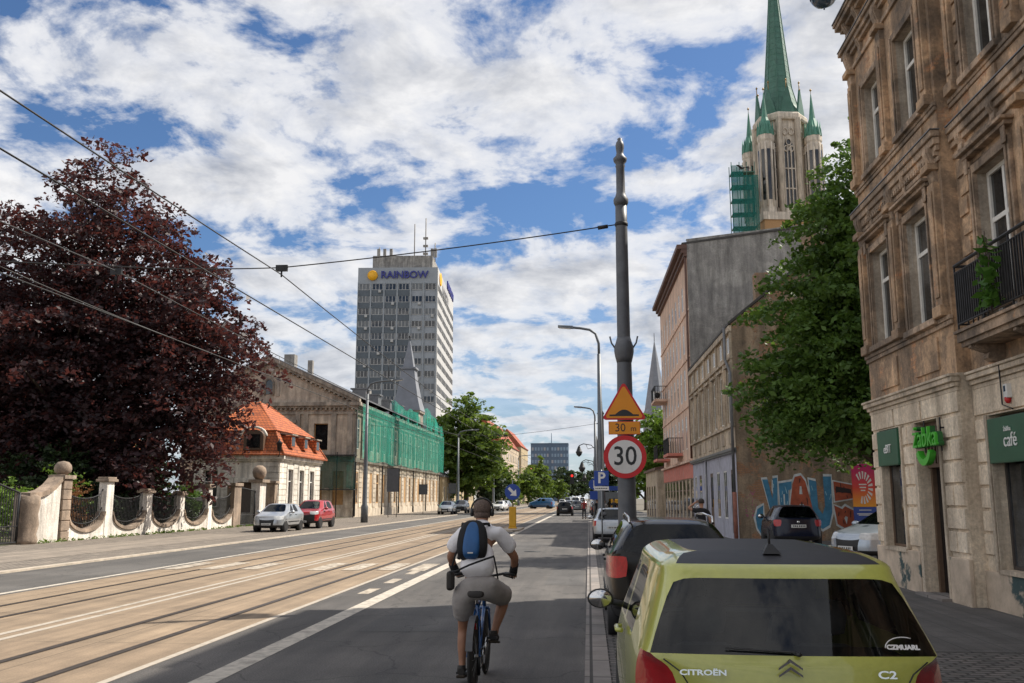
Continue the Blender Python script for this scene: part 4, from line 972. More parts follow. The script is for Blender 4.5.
# little arched window in the pediment
m = MB(); pg.box(m, cx_ - .35, cx_ + .35, 11.9, 13.0, -.05, .003); m.prism([(cx_ + .35 * math.cos(R(a)), 13.0 + .35 * math.sin(R(a))) for a in range(0, 181, 20)], pg.p, -.05, .003); wn = m.build('attic_window', 'pane', pl_, True)
m = MB(); m.tube([pg.p(cx_ - .42, 11.8, -.06)] + [pg.p(cx_ + .42 * math.cos(R(a)), 13.0 + .42 * math.sin(R(a)), -.06) for a in range(180, -1, -20)] + [pg.p(cx_ + .42, 11.8, -.06)], .1, 6)
for s_ in (-1, 1): pg.box(m, cx_ + s_ * .9 - .13, cx_ + s_ * .9 + .13, 11.7, 13.1, -.12, .003)
q = m.build('frame', 'palace_trim', pl_, True); q.parent = wn
m = MB()
for s_ in (-1, 1):
    e0 = pg.p((pg.L + .65 if s_ > 0 else -.65), 11.42); r0 = pg.p(cx_, AP + .36)
    ya, yb = 87.4, 139.3
    m.hexa([(e0[0], ya, e0[2]), (r0[0], ya, r0[2]), (e0[0], yb, e0[2]), (r0[0], yb, r0[2]), (e0[0], ya, e0[2] + .1), (r0[0], ya, r0[2] + .1), (e0[0], yb, e0[2] + .1), (r0[0], yb, r0[2] + .1)])
rf = m.build('roof', 'zinc', pl_, True)
for a_ in ((-31.2, -30.1, 92, 93, 14, 16.5), (-29.0, -28.5, 93, 93.5, 13.5, 16.0), (-27, -26, 108, 109, 12.5, 14.6)): q = MB().box(*a_).build('chimney', 'firewall_grey', pl_, True); q.parent = rf
for y in (98, 104, 110, 117): q = MB().box(-25.5, -24.0, y, y + 1.6, 12.3, 13.5).box(-25.7, -23.8, y - .1, y + 1.7, 13.5, 13.65).build('dormer', 'zinc', pl_, True); q.parent = rf
for o in ub: ps1.window(o, pl_, depth=.05, fd=.02, sill=None, pane='pane_dark')
for o in pgo: pg.window(o, pl_, frame='board_wood', depth=.36, sill=None, pane='pane_dark', nv=0, transom=0)
for i, o in enumerate(gb): ps1.window(o, pl_, frame='board_wood', depth=.05, fd=.02, fw=.12, pane='board_wood' if i % 3 else 'pane_dark', sill=None)
for o in pgl: pg.window(o, pl_, frame='board_wood', depth=.26, fw=.12, pane='board_wood', sill=None)
for i, u in enumerate((0.15, 12, 21, 30, 39.2, 50.6)):
    m = MB(); q = ps1.p(u, 0, -.2); m.tube([(q[0], q[1], 10.4), (q[0], q[1], .1)], .08, 6); m.build('downpipe', 'iron_dark', pl_, True)
# corner turret with a steep metal roof
m = MB(); m.box(-25.7, -22.3, 120.3, 123.7, 11, 13.0); m.box(-25.9, -22.1, 120.1, 123.9, 13.0, 13.3); tu = m.build('turret', 'palace_trim', pl_, True)
m = MB(); cx2, cy2 = -24.0, 122.0
def sq(h, z): return [(cx2 - h, cy2 - h, z), (cx2 + h, cy2 - h, z), (cx2 + h, cy2 + h, z), (cx2 - h, cy2 + h, z)]
lv = [(1.95, 13.3), (1.5, 15.0), (1.1, 17.2), (.85, 18.9), (1.1, 18.95), (1.1, 19.2), (.72, 19.25), (.1, 22.9)]
for (h0, z0), (h1, z1) in zip(lv, lv[1:]):
    a, b = sq(h0, z0), sq(h1, z1)
    for k in range(4): m.quad(a[k], a[(k + 1) % 4], b[(k + 1) % 4], b[k])
q = m.build('turret_roof', 'slate_pale', pl_, True); q.parent = tu
m = MB(); m.lathe([(.05, 22.8), (.05, 23.3), (.2, 23.5), (0, 23.7)], (cx2, cy2, 0), 8); q = m.build('finial', 'iron_dark', pl_, True); q.parent = tu
# nets
def cloth(x, y0, y1, zt, zb, amp, nu=60, nv=10, axis='x', seed=0, top=None):
    rr = random.Random(seed); ph = [rr.uniform(0, 6.28) for _ in range(6)]
    vs = []; fs = []
    for j in range(nv + 1):
        for i in range(nu + 1):
            a = i / nu; b = j / nv; y = y0 + (y1 - y0) * a
            d = amp * (math.sin(a * 40 + ph[0] + b) * .4 + math.sin(a * 17 + ph[1]) * .35 + math.sin(a * 90 + ph[2] + 2 * b) * .25) * (.3 + b)
            zt_ = zt + (top(a) if top else 0); z = zt_ + (zb - zt_) * b + (.12 * math.sin(a * 33 + ph[3]) if j == nv else 0)
            vs.append((x + d, y, z) if axis == 'x' else (y, x - d, z))
    for j in range(nv):
        for i in range(nu): k = j * (nu + 1) + i; fs.append((k, k + 1, k + nu + 2, k + nu + 1))
    return MB().add(vs, fs, 0, True)
sn = thing('scaffold_net', 'bright green safety net hung along the upper storey of the palace', 'net', (-22, 110, 0), group='green nets on the palace')
cloth(-21.75, 88.0, 138.8, 10.9, 5.5, .16, 160, 10, seed=1).build('net_sheet', 'net_green', sn, True)
m = MB()
for k in range(27): y = 88 + k * 1.96; m.tube([(-21.9, y, 5.45), (-21.9, y, 10.95)], .03, 5)
for z in (5.5, 8.2, 10.9): m.tube([(-21.88, 88, z), (-21.88, 138.9, z)], .035, 5)
m.build('poles', 'iron_dark', sn, True)
sn2 = thing('scaffold_net', 'crumpled green net bundled along the edge of the palace roof', 'net', (-22, 118, 11), group='green nets on the palace')
cloth(-22.2, 103, 121, 12.7, 11.0, .3, 90, 8, seed=2, top=lambda a: .22 * math.sin(a * 11) + .1 * math.sin(a * 23)).build('net_sheet', 'net_green', sn2, True)
m = MB()
for k in range(10): m.tube([(-22.45, 103 + 2 * k, 11.1), (-22.45, 103 + 2 * k, 12.6)], .035, 5)
m.build('poles', 'iron_dark', sn2, True)
sn3 = thing('scaffold_net', 'loose green net hanging round the foot of the corner turret', 'net', (-22, 130, 11), group='green nets on the palace')
cloth(-22.1, 124, 138.8, 13.2, 11.0, .4, 70, 8, seed=5, top=lambda a: .7 * math.sin(a * 4 + 1) + .15 * math.sin(a * 13)).build('net_sheet', 'net_green', sn3, True)
cloth(119.9, -25.6, -22.2, 13.0, 11.4, .35, 30, 6, 'y', 6).build('net_sheet', 'net_green', sn3, True)
sn4 = thing('scaffold_net', 'dark green net with a plank deck before the front of the palace', 'net', (-25, 87, 2), group='green nets on the palace')
cloth(87.1, -27.6, -22.2, 5.8, 2.7, .25, 50, 8, 'y', 3).build('net_sheet', 'net_dark', sn4, True)
m = MB()
for x in (-27.5, -25.8, -24.0, -22.3): m.tube([(x, 87.3, 0), (x, 87.3, 6.2)], .05, 6)
m.box(-27.6, -22.2, 87.0, 87.9, 5.85, 5.95); m.box(-27.6, -22.2, 87.0, 87.9, 2.6, 2.68); m.build('poles', 'iron_dark', sn4, True)

# ------------------------------------------------------------------ lodge with orange roof
def rooftile(name):
    m, t, p, out = newmat(name); v = t.n('ShaderNodeTexCoord').outputs['Object']
    s_ = t.n('ShaderNodeSeparateXYZ', ins={0: v}); hz_ = t.math('ADD', s_.outputs[0], s_.outputs[1])
    vv = t.n('ShaderNodeCombineXYZ', ins={0: hz_, 1: s_.outputs[2]}).outputs[0]
    br = t.n('ShaderNodeTexBrick', ins={'Vector': vv, 'Color1': c3((.52, .135, .035)), 'Color2': c3((.36, .085, .025)), 'Mortar': c3((.09, .03, .015)), 'Scale': 1., 'Mortar Size': .02, 'Mortar Smooth': .5, 'Brick Width': .26, 'Row Height': .22})
    c = t.mix(1., br.outputs[0], t.ramp(t.noise(v, 1.3, 7, .65), [(.3, .7), (.7, 1.2)]), 'MULTIPLY'); t.l(c, p.inputs['Base Color']); p.inputs['Roughness'].default_value = .75
    t.l(t.n('ShaderNodeBump', ins={'Strength': .8, 'Distance': .05, 'Height': t.math('SUBTRACT', 1., br.outputs['Fac'])}).outputs[0], p.inputs['Normal'])
rooftile('roof_tile')
old_plaster('white_plaster', (.78, .73, .65), (.64, .59, .51), (.42, .37, .31), lo=.64)
old_plaster('fence_white', (.80, .75, .68), (.66, .6, .53), (.34, .28, .22), lo=.63)
old_plaster('fence_stone', (.36, .27, .2), (.22, .17, .13), (.42, .34, .26), lo=.58)
ld = thing('gate_lodge', 'small white gate lodge with an orange tiled mansard roof', 'house', (-26, 72, 0))
X0, X1, Y0, Y1 = -29.2, -22.7, 66.8, 77.2
lf = Fr((X0, Y0), (X1, Y0)); lr = Fr((X1, Y0), (X1, Y1))
lro = [(1.9 + i * 2.75, 3.1 + i * 2.75, 1.2, 4.0) for i in range(3)]; lfo = [(.8, 1.9, 1.2, 3.9), (3.4, 4.5, .1, 3.0)]
m = MB(); lf.wall(m, 0, lf.L, 0, 5, lfo, .25); lr.wall(m, 0, lr.L, 0, 5, lro, .14); m.quad((X0, Y1, 0), (X1, Y1, 0), (X1, Y1, 5), (X0, Y1, 5)); m.quad((X0, Y0, 0), (X0, Y1, 0), (X0, Y1, 5), (X0, Y0, 5)); m.build('wall', 'white_plaster', ld, True)
m = MB()
for F_, ops_ in ((lf, lfo), (lr, lro)):
    F_.box(m, 0, F_.L + (.06 if F_ is lf else 0), 0, .8, -.1, .003); F_.box(m, 0, F_.L + (.3 if F_ is lf else 0), 4.55, 4.7, -.15, .003); F_.box(m, 0, F_.L + (.45 if F_ is lf else 0), 4.7, 5.0, -.3, .003)
    for i in range(9):
        z = .85 + i * .41
        for a, b in zip([0] + [o[1] + .25 for o in ops_], [o[0] - .25 for o in ops_] + [F_.L]): F_.box(m, a + .02, b - .02, z, z + .37, -.05, .003)
    for o in ops_: F_.box(m, o[0] - .22, o[0] - .003, o[2], o[3] + .3, -.09, .003); F_.box(m, o[1] + .003, o[1] + .22, o[2], o[3] + .3, -.09, .003); F_.box(m, o[0] - .003, o[1] + .003, o[3] + .003, o[3] + .3, -.09, .003)
m.build('trim', 'white_plaster', ld, True)
for o in lro: lr.window(o, ld, frame='frame_white', depth=.13, pane='pane_dark')
lf.window(lfo[0], ld, depth=.22)
m = MB(); lf.box(m, 3.403, 4.497, .1, 2.997, .15, .22); m.build('door', 'wood_door', ld, True)
def ring(o_, z): return [(X0 - .45 + o_, Y0 - .45 + o_, z), (X1 + .45 - o_, Y0 - .45 + o_, z), (X1 + .45 - o_, Y1 + .45 - o_, z), (X0 - .45 + o_, Y1 + .45 - o_, z)]
m = MB()
R0_, R1_, R2_ = ring(0, 5.02), ring(1.0, 6.75), ring(.85, 6.85)
tp = [(-26.6, 71.3, 9.35), (-26.0, 71.3, 9.35), (-26.0, 72.7, 9.35), (-26.6, 72.7, 9.35)]
for A_, B_ in ((R0_, R1_), (R1_, R2_), (R2_, tp)):
    for k in range(4): m.quad(A_[k], A_[(k + 1) % 4], B_[(k + 1) % 4], B_[k])
m.add(tp, ((0, 1, 2, 3),)); m.add(R0_, ((3, 2, 1, 0),)); m.tube([R0_[0], R0_[1], R0_[2]], .09, 6)
for k in range(4): m.tube([R0_[k], R1_[k], tp[k]], .1, 6)
rf = m.build('roof', 'roof_tile', ld, True)
# arched dormer on the camera side, three small ones towards the street
m = MB(); ar = [(-24.6 + .75 * math.cos(R(a)), 6.35 + .5 * math.sin(R(a))) for a in range(0, 181, 20)]
m.prism([(-23.85, 5.35)] + ar + [(-25.35, 5.35)], lambda a, b, d: (a, d, b), 66.45, 67.6); dm = m.build('dormer', 'wood_door', ld, True); dm.parent = rf
m = MB(); m.tube([(-23.6, 66.4, 6.35)] + [(-24.6 + .95 * math.cos(R(a)), 66.4, 6.42 + .6 * math.sin(R(a))) for a in range(10, 171, 20)] + [(-25.6, 66.4, 6.35)], .1, 6); q = m.build('hood', 'white_plaster', ld, True); q.parent = dm
m = MB(); m.box(-25.1, -24.1, 66.43, 66.46, 5.5, 6.5); q = m.build('pane', 'pane_dark', ld, True); q.parent = dm
for y in (68.8, 72.0, 75.2):
    m = MB(); m.prism([(y - .5, 5.6), (y + .5, 5.6), (y + .5, 6.5), (y - .5, 6.5)], lambda a, b, d: (d, a, b), -23.6, -22.35); dm = m.build('dormer', 'roof_tile', ld, True); dm.parent = rf
    m = MB(); m.hexa([(-23.8, y - .65, 6.7), (-22.2, y - .65, 6.52), (-23.8, y + .65, 6.7), (-22.2, y + .65, 6.52), (-23.8, y - .65, 6.8), (-22.2, y - .65, 6.62), (-23.8, y + .65, 6.8), (-22.2, y + .65, 6.62)]); q = m.build('dormer_roof', 'palace_trim', ld, True); q.parent = rf
    m = MB(); m.box(-22.35, -22.33, y - .36, y + .36, 5.75, 6.4); q = m.build('dormer_pane', 'pane_dark', ld, True); q.parent = rf
lt = thing('wall_lantern', 'dark lantern on a bracket at the corner of the white lodge', 'lantern', (-22.75, 66.6, 5.0))
MB().tube([(0, .0, -.2), (.25, -.4, 0), (.3, -.6, .3)], .03, 6).build('arm', 'iron_dark', lt); m = MB(); m.lathe([(.05, .2), (.14, .25), (.2, .75), (.26, .78), (.06, 1.0), (0, 1.2)], (.3, -.65, 0), 8); m.build('lamp_head', 'iron_dark', lt)

# ------------------------------------------------------------------ white fence, gates
XF = -22.6
fn = thing('white_fence', 'white plastered fence of pillars and scooped walls with iron railings', 'fence', (XF, 48, 0))
pil_y = [(42.2, .34, 2.6), (46.2, .3, 2.1), (50.1, .28, 2.0), (53.9, .28, 2.45)]
def pillar(y, hw, h, cap=True, stone=False, hx=.2):
    m = MB(); m.box(XF - hx, XF + hx, y - hw, y + hw, 0, h); p_ = m.build('pillar', 'fence_stone' if stone else 'fence_white', fn, True, bevel=.03)
    m = MB(); m.box(XF - hx - .12, XF + hx + .12, y - hw - .12, y + hw + .12, h, h + .12); m.box(XF - hx - .06, XF + hx + .06, y - hw - .06, y + hw + .06, h + .12, h + .22); q = m.build('cap', 'fence_stone', fn, True, bevel=.02); q.parent = p_
    return p_
for y, hw, h in pil_y: pillar(y, hw, h)
# ball pillar with the swept wing wall
m = MB()
for i in range(6): m.box(XF - .28, XF + .3, 38.1, 38.75, .03 + i * .44, .44 + i * .44)
m.box(XF - .25, XF + .25, 38.13, 38.72, 0, 2.66); bp = m.build('pillar', 'fence_stone', fn, True, bevel=.02)
m = MB(); m.box(XF - .38, XF + .38, 37.98, 38.87, 2.66, 2.82); m.lathe([(0, 2.82), (.2, 2.83), (.24, 2.88), (.33, 2.95), (.36, 3.1), (.33, 3.25), (.22, 3.38), (0, 3.43)], (XF, 38.42, 0), 20); q = m.build('ball', 'fence_stone', fn, True); q.parent = bp
m = MB(); wing = [(35.8, 0), (38.08, 0), (38.08, 2.62), (37.9, 2.5), (37.5, 2.2), (37.0, 1.98), (36.5, 1.88), (35.8, 1.85)]
m.prism(wing, lambda a, b, d: (d, a, b), XF - .22, XF + .2); wg = m.build('wing_wall', 'fence_white', fn, True, bevel=.03)
m = MB(); tp_ = [(35.7, 1.86), (36.5, 1.89), (37.0, 1.99), (37.5, 2.21), (37.9, 2.51), (38.08, 2.64)]
for (a, b), (c, d) in zip(tp_, tp_[1:]): m.hexa([(x, yy, zz + k) for k in (0, .2) for yy, zz in ((a, b), (c, d)) for x in (XF - .32, XF + .32)])
m.lathe([(.46, 0), (.5, .2), (.43, .4), (.5, .8), (.44, 1.2), (.5, 1.6), (.48, 1.9), (.3, 2.0)], (XF + .02, 36.0, 0), 12); q = m.build('coping', 'fence_stone', fn, True); q.parent = wg
# scooped panels and railings
spans = [(38.75, 41.86), (42.54, 45.9), (46.5, 49.82), (50.38, 53.62), (54.18, 57.5)]
for a, b in spans:
    m = MB(); n = 14; c = (a + b) / 2; hw = (b - a) / 2
    up_ = [(a + (b - a) * i / n, 1.1 - .75 * math.sqrt(max(0, 1 - ((i / n) * 2 - 1) ** 2))) for i in range(n + 1)]
    for (y0, z0), (y1, z1) in zip(up_, up_[1:]):
        m.hexa([(XF - .16, y0, 0), (XF + .16, y0, 0), (XF - .16, y1, 0), (XF + .16, y1, 0), (XF - .16, y0, z0), (XF + .16, y0, z0), (XF - .16, y1, z1), (XF + .16, y1, z1)])
    w_ = m.build('wall_panel', 'fence_white', fn, True)
    m = MB()
    for (y0, z0), (y1, z1) in zip(up_, up_[1:]): m.hexa([(XF - .24, y0, z0), (XF + .24, y0, z0), (XF - .24, y1, z1), (XF + .24, y1, z1), (XF - .24, y0, z0 + .14), (XF + .24, y0, z0 + .14), (XF - .24, y1, z1 + .14), (XF + .24, y1, z1 + .14)])
    q = m.build('coping', 'fence_stone', fn, True); q.parent = w_
    m = MB(); tpz = lambda y: 2.25 - .42 * math.sqrt(max(0, 1 - ((y - c) / hw) ** 2)) ; bz = lambda y: 1.24 - .7 * math.sqrt(max(0, 1 - ((y - c) / hw) ** 2))
    ysn = [a + (b - a) * i / 16 for i in range(17)]
    m.tube([(XF, y, tpz(y)) for y in ysn], .03, 6); m.tube([(XF, y, bz(y) + .18) for y in ysn], .025, 6)
    k = int((b - a) / .13)
    for i in range(1, k): y = a + (b - a) * i / k; m.box(XF - .011, XF + .011, y - .011, y + .011, bz(y), tpz(y) + .02)
    m.build('railing', 'iron_dark', fn, True)
m = MB(); m.box(XF - .25, XF + .25, 57.5, 58.7, 0, 2.6); p_ = m.build('pillar', 'fence_stone', fn, True, bevel=.03); m = MB(); m.box(XF - .33, XF + .33, 57.4, 58.8, 2.6, 2.8); q = m.build('cap', 'fence_stone', fn, True); q.parent = p_
m = MB(); m.box(XF - .3, XF + .3, 61.9, 63.1, 0, 2.9); p_ = m.build('pillar', 'fence_white', fn, True, bevel=.03); m = MB(); m.box(XF - .5, XF + .5, 61.8, 63.3, 2.9, 3.1); m.lathe([(0, 3.1), (.25, 3.12), (.4, 3.3), (.48, 3.6), (.4, 3.9), (.2, 4.05), (0, 4.08)], (XF, 62.5, 0), 16); q = m.build('ball', 'fence_stone', fn, True); q.parent = p_
m = MB(); m.box(XF - .3, XF + .3, 64.9, 65.5, 0, 2.9); m.box(XF - .15, XF + .15, 63.2, 66.8, 0, 1.0); m.box(XF - .4, XF + .4, 64.8, 65.6, 2.9, 3.05); m.build('pillar', 'fence_stone', fn, True)
def gate(y0, y1, label, h0, h1, step=.16):
    g = thing('iron_gate', label, 'gate', (XF, (y0 + y1) / 2, 0), group='iron gates in the white fence'); m = MB(); n = int((y1 - y0) / step)
    top = lambda y: h0 + (h1 - h0) * math.sin(math.pi / 2 * (1 - (y - y0) / (y1 - y0)))
    for i in range(n + 1): y = y0 + (y1 - y0) * i / n; m.box(XF - .012, XF + .012, y - .012, y + .012, .1, top(y))
    m.build('bars', 'iron_dark', g, True); m = MB(); ysn = [y0 + (y1 - y0) * i / 14 for i in range(15)]
    m.tube([(XF, y, top(y)) for y in ysn], .04, 6); m.tube([(XF, y0, .12), (XF, y1, .12)], .035, 6); m.tube([(XF, y0, .75), (XF, y1, .75)], .025, 6); m.tube([(XF, y0, .1), (XF, y0, h1)], .04, 6); m.tube([(XF, y1, .1), (XF, y1, h0)], .05, 6)
    m.build('frame', 'iron_dark', g, True)
gate(29.8, 35.5, 'wide arched iron gate beside the pillar with the stone ball', 2.05, 2.95)
gate(58.75, 61.85, 'narrow iron gate between two stone pillars by the white lodge', 2.3, 2.5)

# ------------------------------------------------------------------ further houses
def simple_house(name, label, fronts, z, wallm, roofm, depth, rows_, pitch_, roof_h, wn=('frame_white', 'pane'), win_w=.55, cat='house', group=None, base=None):
    """fronts: (camera side start, street corner near, street corner far)"""
    a, b, c = fronts
    h = thing(name, label, cat, (b[0], b[1], 0), group=group); A, B = Fr(a, b), Fr(b, c); m = MB()
    opsA, opsB = [], []
    for F_, L_ in ((A, opsA), (B, opsB)):
        n = max(1, int(F_.L / pitch_)); pp = F_.L / n
        for z0, z1 in rows_: L_ += [(pp * (i + .5) - win_w, pp * (i + .5) + win_w, z0, z1) for i in range(n)]
    A.wall(m, 0, A.L, 0, z, opsA, .05); B.wall(m, 0, B.L, 0, z, opsB, .05)
    d = (a[0] + c[0] - b[0], a[1] + c[1] - b[1]); m.quad((*a, 0), (*d, 0), (*d, z), (*a, z)); m.quad((*c, 0), (*d, 0), (*d, z), (*c, z))
    m.build('wall', wallm, h, True)
    for F_, L_ in ((A, opsA), (B, opsB)):
        for o in L_: F_.window(o, h, *wn, depth=.04, fd=.02, nv=1, transom=0, sill=None)
    m = MB(); e = .3
    ra = ((a[0] + b[0]) / 2, (a[1] + b[1]) / 2); rb = ((c[0] + d[0]) / 2, (c[1] + d[1]) / 2)
    if roof_h > .3:
        m.add([(*a, z), (*b, z), (*c, z), (*d, z), (*ra, z + roof_h), (*rb, z + roof_h)], ((0, 1, 4), (1, 2, 5, 4), (2, 3, 5), (3, 0, 4, 5), (3, 2, 1, 0)))
        A.box(m, -.2, A.L + .3, z - .25, z - .003, -.3, -.003); B.box(m, .003, B.L + .2, z - .25, z - .003, -.3, -.003)
    else:
        m.add([(*a, z), (*b, z), (*c, z), (*d, z)], ((0, 1, 2, 3),)); A.box(m, 0, A.L + .2, z - .1, z + .3, -.2, .1); B.box(m, .1, B.L, z - .1, z + .3, -.2, .1)
    m.build('roof', roofm, h, True)
    m = MB()
    for z0, z1 in rows_[1:]: A.box(m, 0, A.L, z0 - .5, z0 - .3, -.08, .003); B.box(m, 0, B.L, z0 - .5, z0 - .3, -.08, .003)
    if len(rows_) > 1: m.build('string_course', 'stone_trim', h, True)
    return h
old_plaster('yellow_plaster', (.52, .41, .25), (.44, .34, .2), (.38, .28, .17), lo=.66)
pm('brick_red', (.30, .08, .045), .85, .2, 2); pm('pale_grey', (.46, .46, .44), .8, .12, 1.5)
simple_house('low_house', 'low pale yellow house with a grey roof beyond the palace', ((-31, 142), (-22.4, 142), (-22.4, 182)), 5.3, 'yellow_plaster', 'zinc', 9, [(1.3, 3.6)], 3.2, 2.4)
simple_house('corner_house', 'pale corner house with a steep brick red roof down the street', ((-34, 252), (-23.5, 252), (-22.5, 300)), 17, 'house_beige', 'brick_red', 12, [(1, 3.4), (5, 7.4), (8.6, 11), (12.2, 14.6)], 4.5, 7, win_w=.8)
simple_house('grey_house', 'pale grey blank house half hidden by the street trees', ((-44, 232), (-30.5, 232), (-30, 250)), 19, 'pale_grey', 'zinc', 12, [(10, 12.4), (14, 16.2)], 6, .1, win_w=.7)
simple_house('narrow_house', 'narrow cream house with a red gable beyond the corner house', ((-33, 318), (-23, 318), (-22.5, 345)), 19.5, 'yellow_plaster', 'brick_red', 12, [(1, 3.4), (5, 7.4), (9, 11.4), (13, 15.4)], 4, 6, win_w=.8)
simple_house('white_house', 'white house with an orange roof far down the street', ((-36, 470), (-25.5, 470), (-24.5, 560)), 13, 'white_plaster', 'roof_tile', 12, [(1, 4), (6, 9)], 7, 5, win_w=1.2)
pm('office_blue', (.085, .135, .2), .5, .1, .4); pm('office_pane', (.2, .29, .38), .3, .2, .3)
ob = thing('office_block', 'dark blue glass office block closing the far end of the street', 'office', (-20.7, 500, 0)); oF = Fr((-31.0, 500), (-10.8, 500)); m = MB(); m.box(-31, -10.8, 500.3, 516, 0, 30.6); m.build('wall', 'office_blue', ob, True)
for i in range(8):
    for j in range(12):
        u = .5 + j * 1.62 + (.9 if j > 5 else 0); z = 28 - i * 3.4; m = MB(); m.box(-31 + u, -31 + u + 1.05, 500.18, 500.3, z - .9, z + .8); m.build('window', 'office_pane' if (i * 5 + j * 3) % 4 else 'tower_light', ob, True)
m = MB(); m.box(-21.4, -20.2, 500.0, 500.29, 0, 31.2); m.box(-31.1, -10.7, 500.1, 516, 30.6, 31.1); m.tube([(-20, 506, 31), (-20, 506, 37)], .2, 5); m.build('trim', 'office_blue', ob, True)
# ------------------------------------------------------------------ trees and shrubs
leafmat('leaf_purple', (.016, .011, .014), (.055, .026, .029), .3, (.22, .055, .04))
leafmat('leaf_maple', (.03, .07, .014), (.11, .20, .036), .32, (.16, .26, .03))
leafmat('leaf_street', (.038, .08, .016), (.14, .21, .032), .35, (.2, .28, .03))
leafmat('leaf_far', (.02, .038, .015), (.05, .08, .025), .3)
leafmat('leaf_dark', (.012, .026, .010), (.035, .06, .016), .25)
leafmat('leaf_yellow', (.06, .12, .015), (.16, .26, .03), .35)
leafmat('leaf_orange', (.12, .05, .02), (.28, .13, .05), .3)
def tree(name, label, base, ells, ncl, per, size, leaf, trunk_r, trunk_h, cl_r=(.6, 1.1), droop=.0, shell=.55, group=None, limbs=60, cat='tree', seed=1, flat=.55, zmin=None, lean=(0, 0)):
    """crown of leaf sprays inside a set of ellipsoids (x, y, z, rx, ry, rz relative to base); limbs grow from the trunk into the sprays"""
    g = np.random.default_rng(seed); rr = random.Random(seed)
    t = thing(name, label, cat, base, 0, group)
    vol = np.array([e[3] * e[4] * e[5] for e in ells]); vol = vol / vol.sum()
    cents = []; dirs = []
    while len(cents) < ncl:
        e = ells[g.choice(len(ells), p=vol)]
        d = g.normal(size=3); d /= np.linalg.norm(d)
        r_ = (shell + (1 - shell) * g.random()) if g.random() < .72 else g.random() ** .5
        p = np.array(e[:3]) + d * r_ * np.array(e[3:])
        if zmin is not None and p[2] < zmin: continue
        cents.append(p); dirs.append(d)
    cents = np.array(cents); dirs = np.array(dirs)
    ch = []
    for p, d in zip(cents, dirs):
        n = max(4, int(per * g.uniform(.5, 1.5))); s_ = g.uniform(*cl_r)
        o = np.array([d[0], d[1], d[2] * .4 - droop]); o /= np.linalg.norm(o) + 1e-6
        u = np.cross(o, [0, 0, 1.]); u /= np.linalg.norm(u) + 1e-6; w_ = np.cross(u, o)
        a = g.uniform(-1, 1, n); b = g.normal(0, .42, n); c = g.normal(0, .3 * flat, n)
        taper = 1 - .5 * np.clip(a, 0, 1)
        q = p + (a[:, None] * o * s_ * 1.25) + (b * taper)[:, None] * u * s_ + (c * taper)[:, None] * w_ * s_
        q[:, 2] -= droop * .6 * s_ * np.clip(a, 0, 1) ** 2
        leaves_np(ch, q, size)
    quads_obj('crown', ch, leaf, t)
    m = MB(); top = np.array([lean[0], lean[1], trunk_h])
    m.tube([(0, 0, -.05), (0, 0, .25), (lean[0] * .3, lean[1] * .3, trunk_h * .35), (lean[0] * .7, lean[1] * .7, trunk_h * .7), tuple(top)], [trunk_r * 1.35, trunk_r, trunk_r * .8, trunk_r * .5, trunk_r * .1], 9)
    for k in rr.sample(range(ncl), min(limbs, ncl)):
        p = cents[k]; z0 = max(trunk_h * .18, min(trunk_h * .92, p[2] - .55 * math.hypot(p[0], p[1]) - .3)); f = z0 / trunk_h
        s0 = np.array([lean[0] * f, lean[1] * f, z0]); mid = s0 + (p - s0) * .5 + np.array([0, 0, .12 * np.linalg.norm(p - s0)])
        r0 = trunk_r * (.3 * (1 - f) + .1); m.tube([tuple(s0), tuple(mid), tuple(p)], [r0, r0 * .6, .012], 5, cap=False)
    m.build('trunk', 'bark', t, recalc=False)
    return t
tree('purple_beech', 'huge dark purple beech tree spreading over the white fence', (-29.5, 50, 0),
     [(1.6, 0, 17.2, 4.0, 4.0, 5.4), (-3.5, -.5, 14.6, 4.4, 4.5, 4.6), (3.6, 0, 13.4, 5.6, 5, 5.0), (6.2, 0, 12.2, 4.2, 4, 3.8), (-6.5, -1, 11, 5.0, 5, 4.5), (5.6, 0, 9.2, 5.2, 4.8, 4.2), (0, -2.5, 8.2, 6.0, 5, 4.8), (-7, -2, 6.6, 5.2, 4.5, 4.4), (5.4, -.6, 6.0, 4.6, 3.6, 3.6), (0, -2.8, 5.2, 5.2, 3.6, 3.4), (-3, 0, 9, 7.5, 5, 6), (6.0, -2.0, 4.6, 4.2, 3.2, 2.6), (2.5, -3.5, 4.0, 4.6, 3.0, 2.4), (7.2, 0, 9.5, 4.2, 4, 3.6)],
     1700, 84, .13, 'leaf_purple', .55, 19.5, (.7, 1.5), .35, .6, limbs=240, seed=4, flat=.6)
tree('maple_tree', 'tall dense green tree between the brown house and the graffiti wall', (10.6, 33.5, .05),
     [(.2, 0, 13.4, 1.9, 2.0, 2.2), (-1.2, -.2, 11.2, 2.2, 2.2, 1.9), (.8, 0, 10, 3.1, 2.8, 2.6), (-2.2, -.3, 8.3, 2.4, 2.2, 1.7), (0, 0, 6.8, 4.0, 3.2, 2.4), (-2.6, -.2, 5.6, 2.5, 2.2, 1.9), (-.4, 0, 4.4, 4.0, 2.8, 1.7), (2.4, 0, 6, 3.2, 2.8, 2.6), (1.5, 0, 3.8, 3.4, 2.4, 1.4)],
     1350, 92, .095, 'leaf_maple', .32, 13.5, (.5, 1.0), .25, .55, limbs=150, seed=9, zmin=3.5)
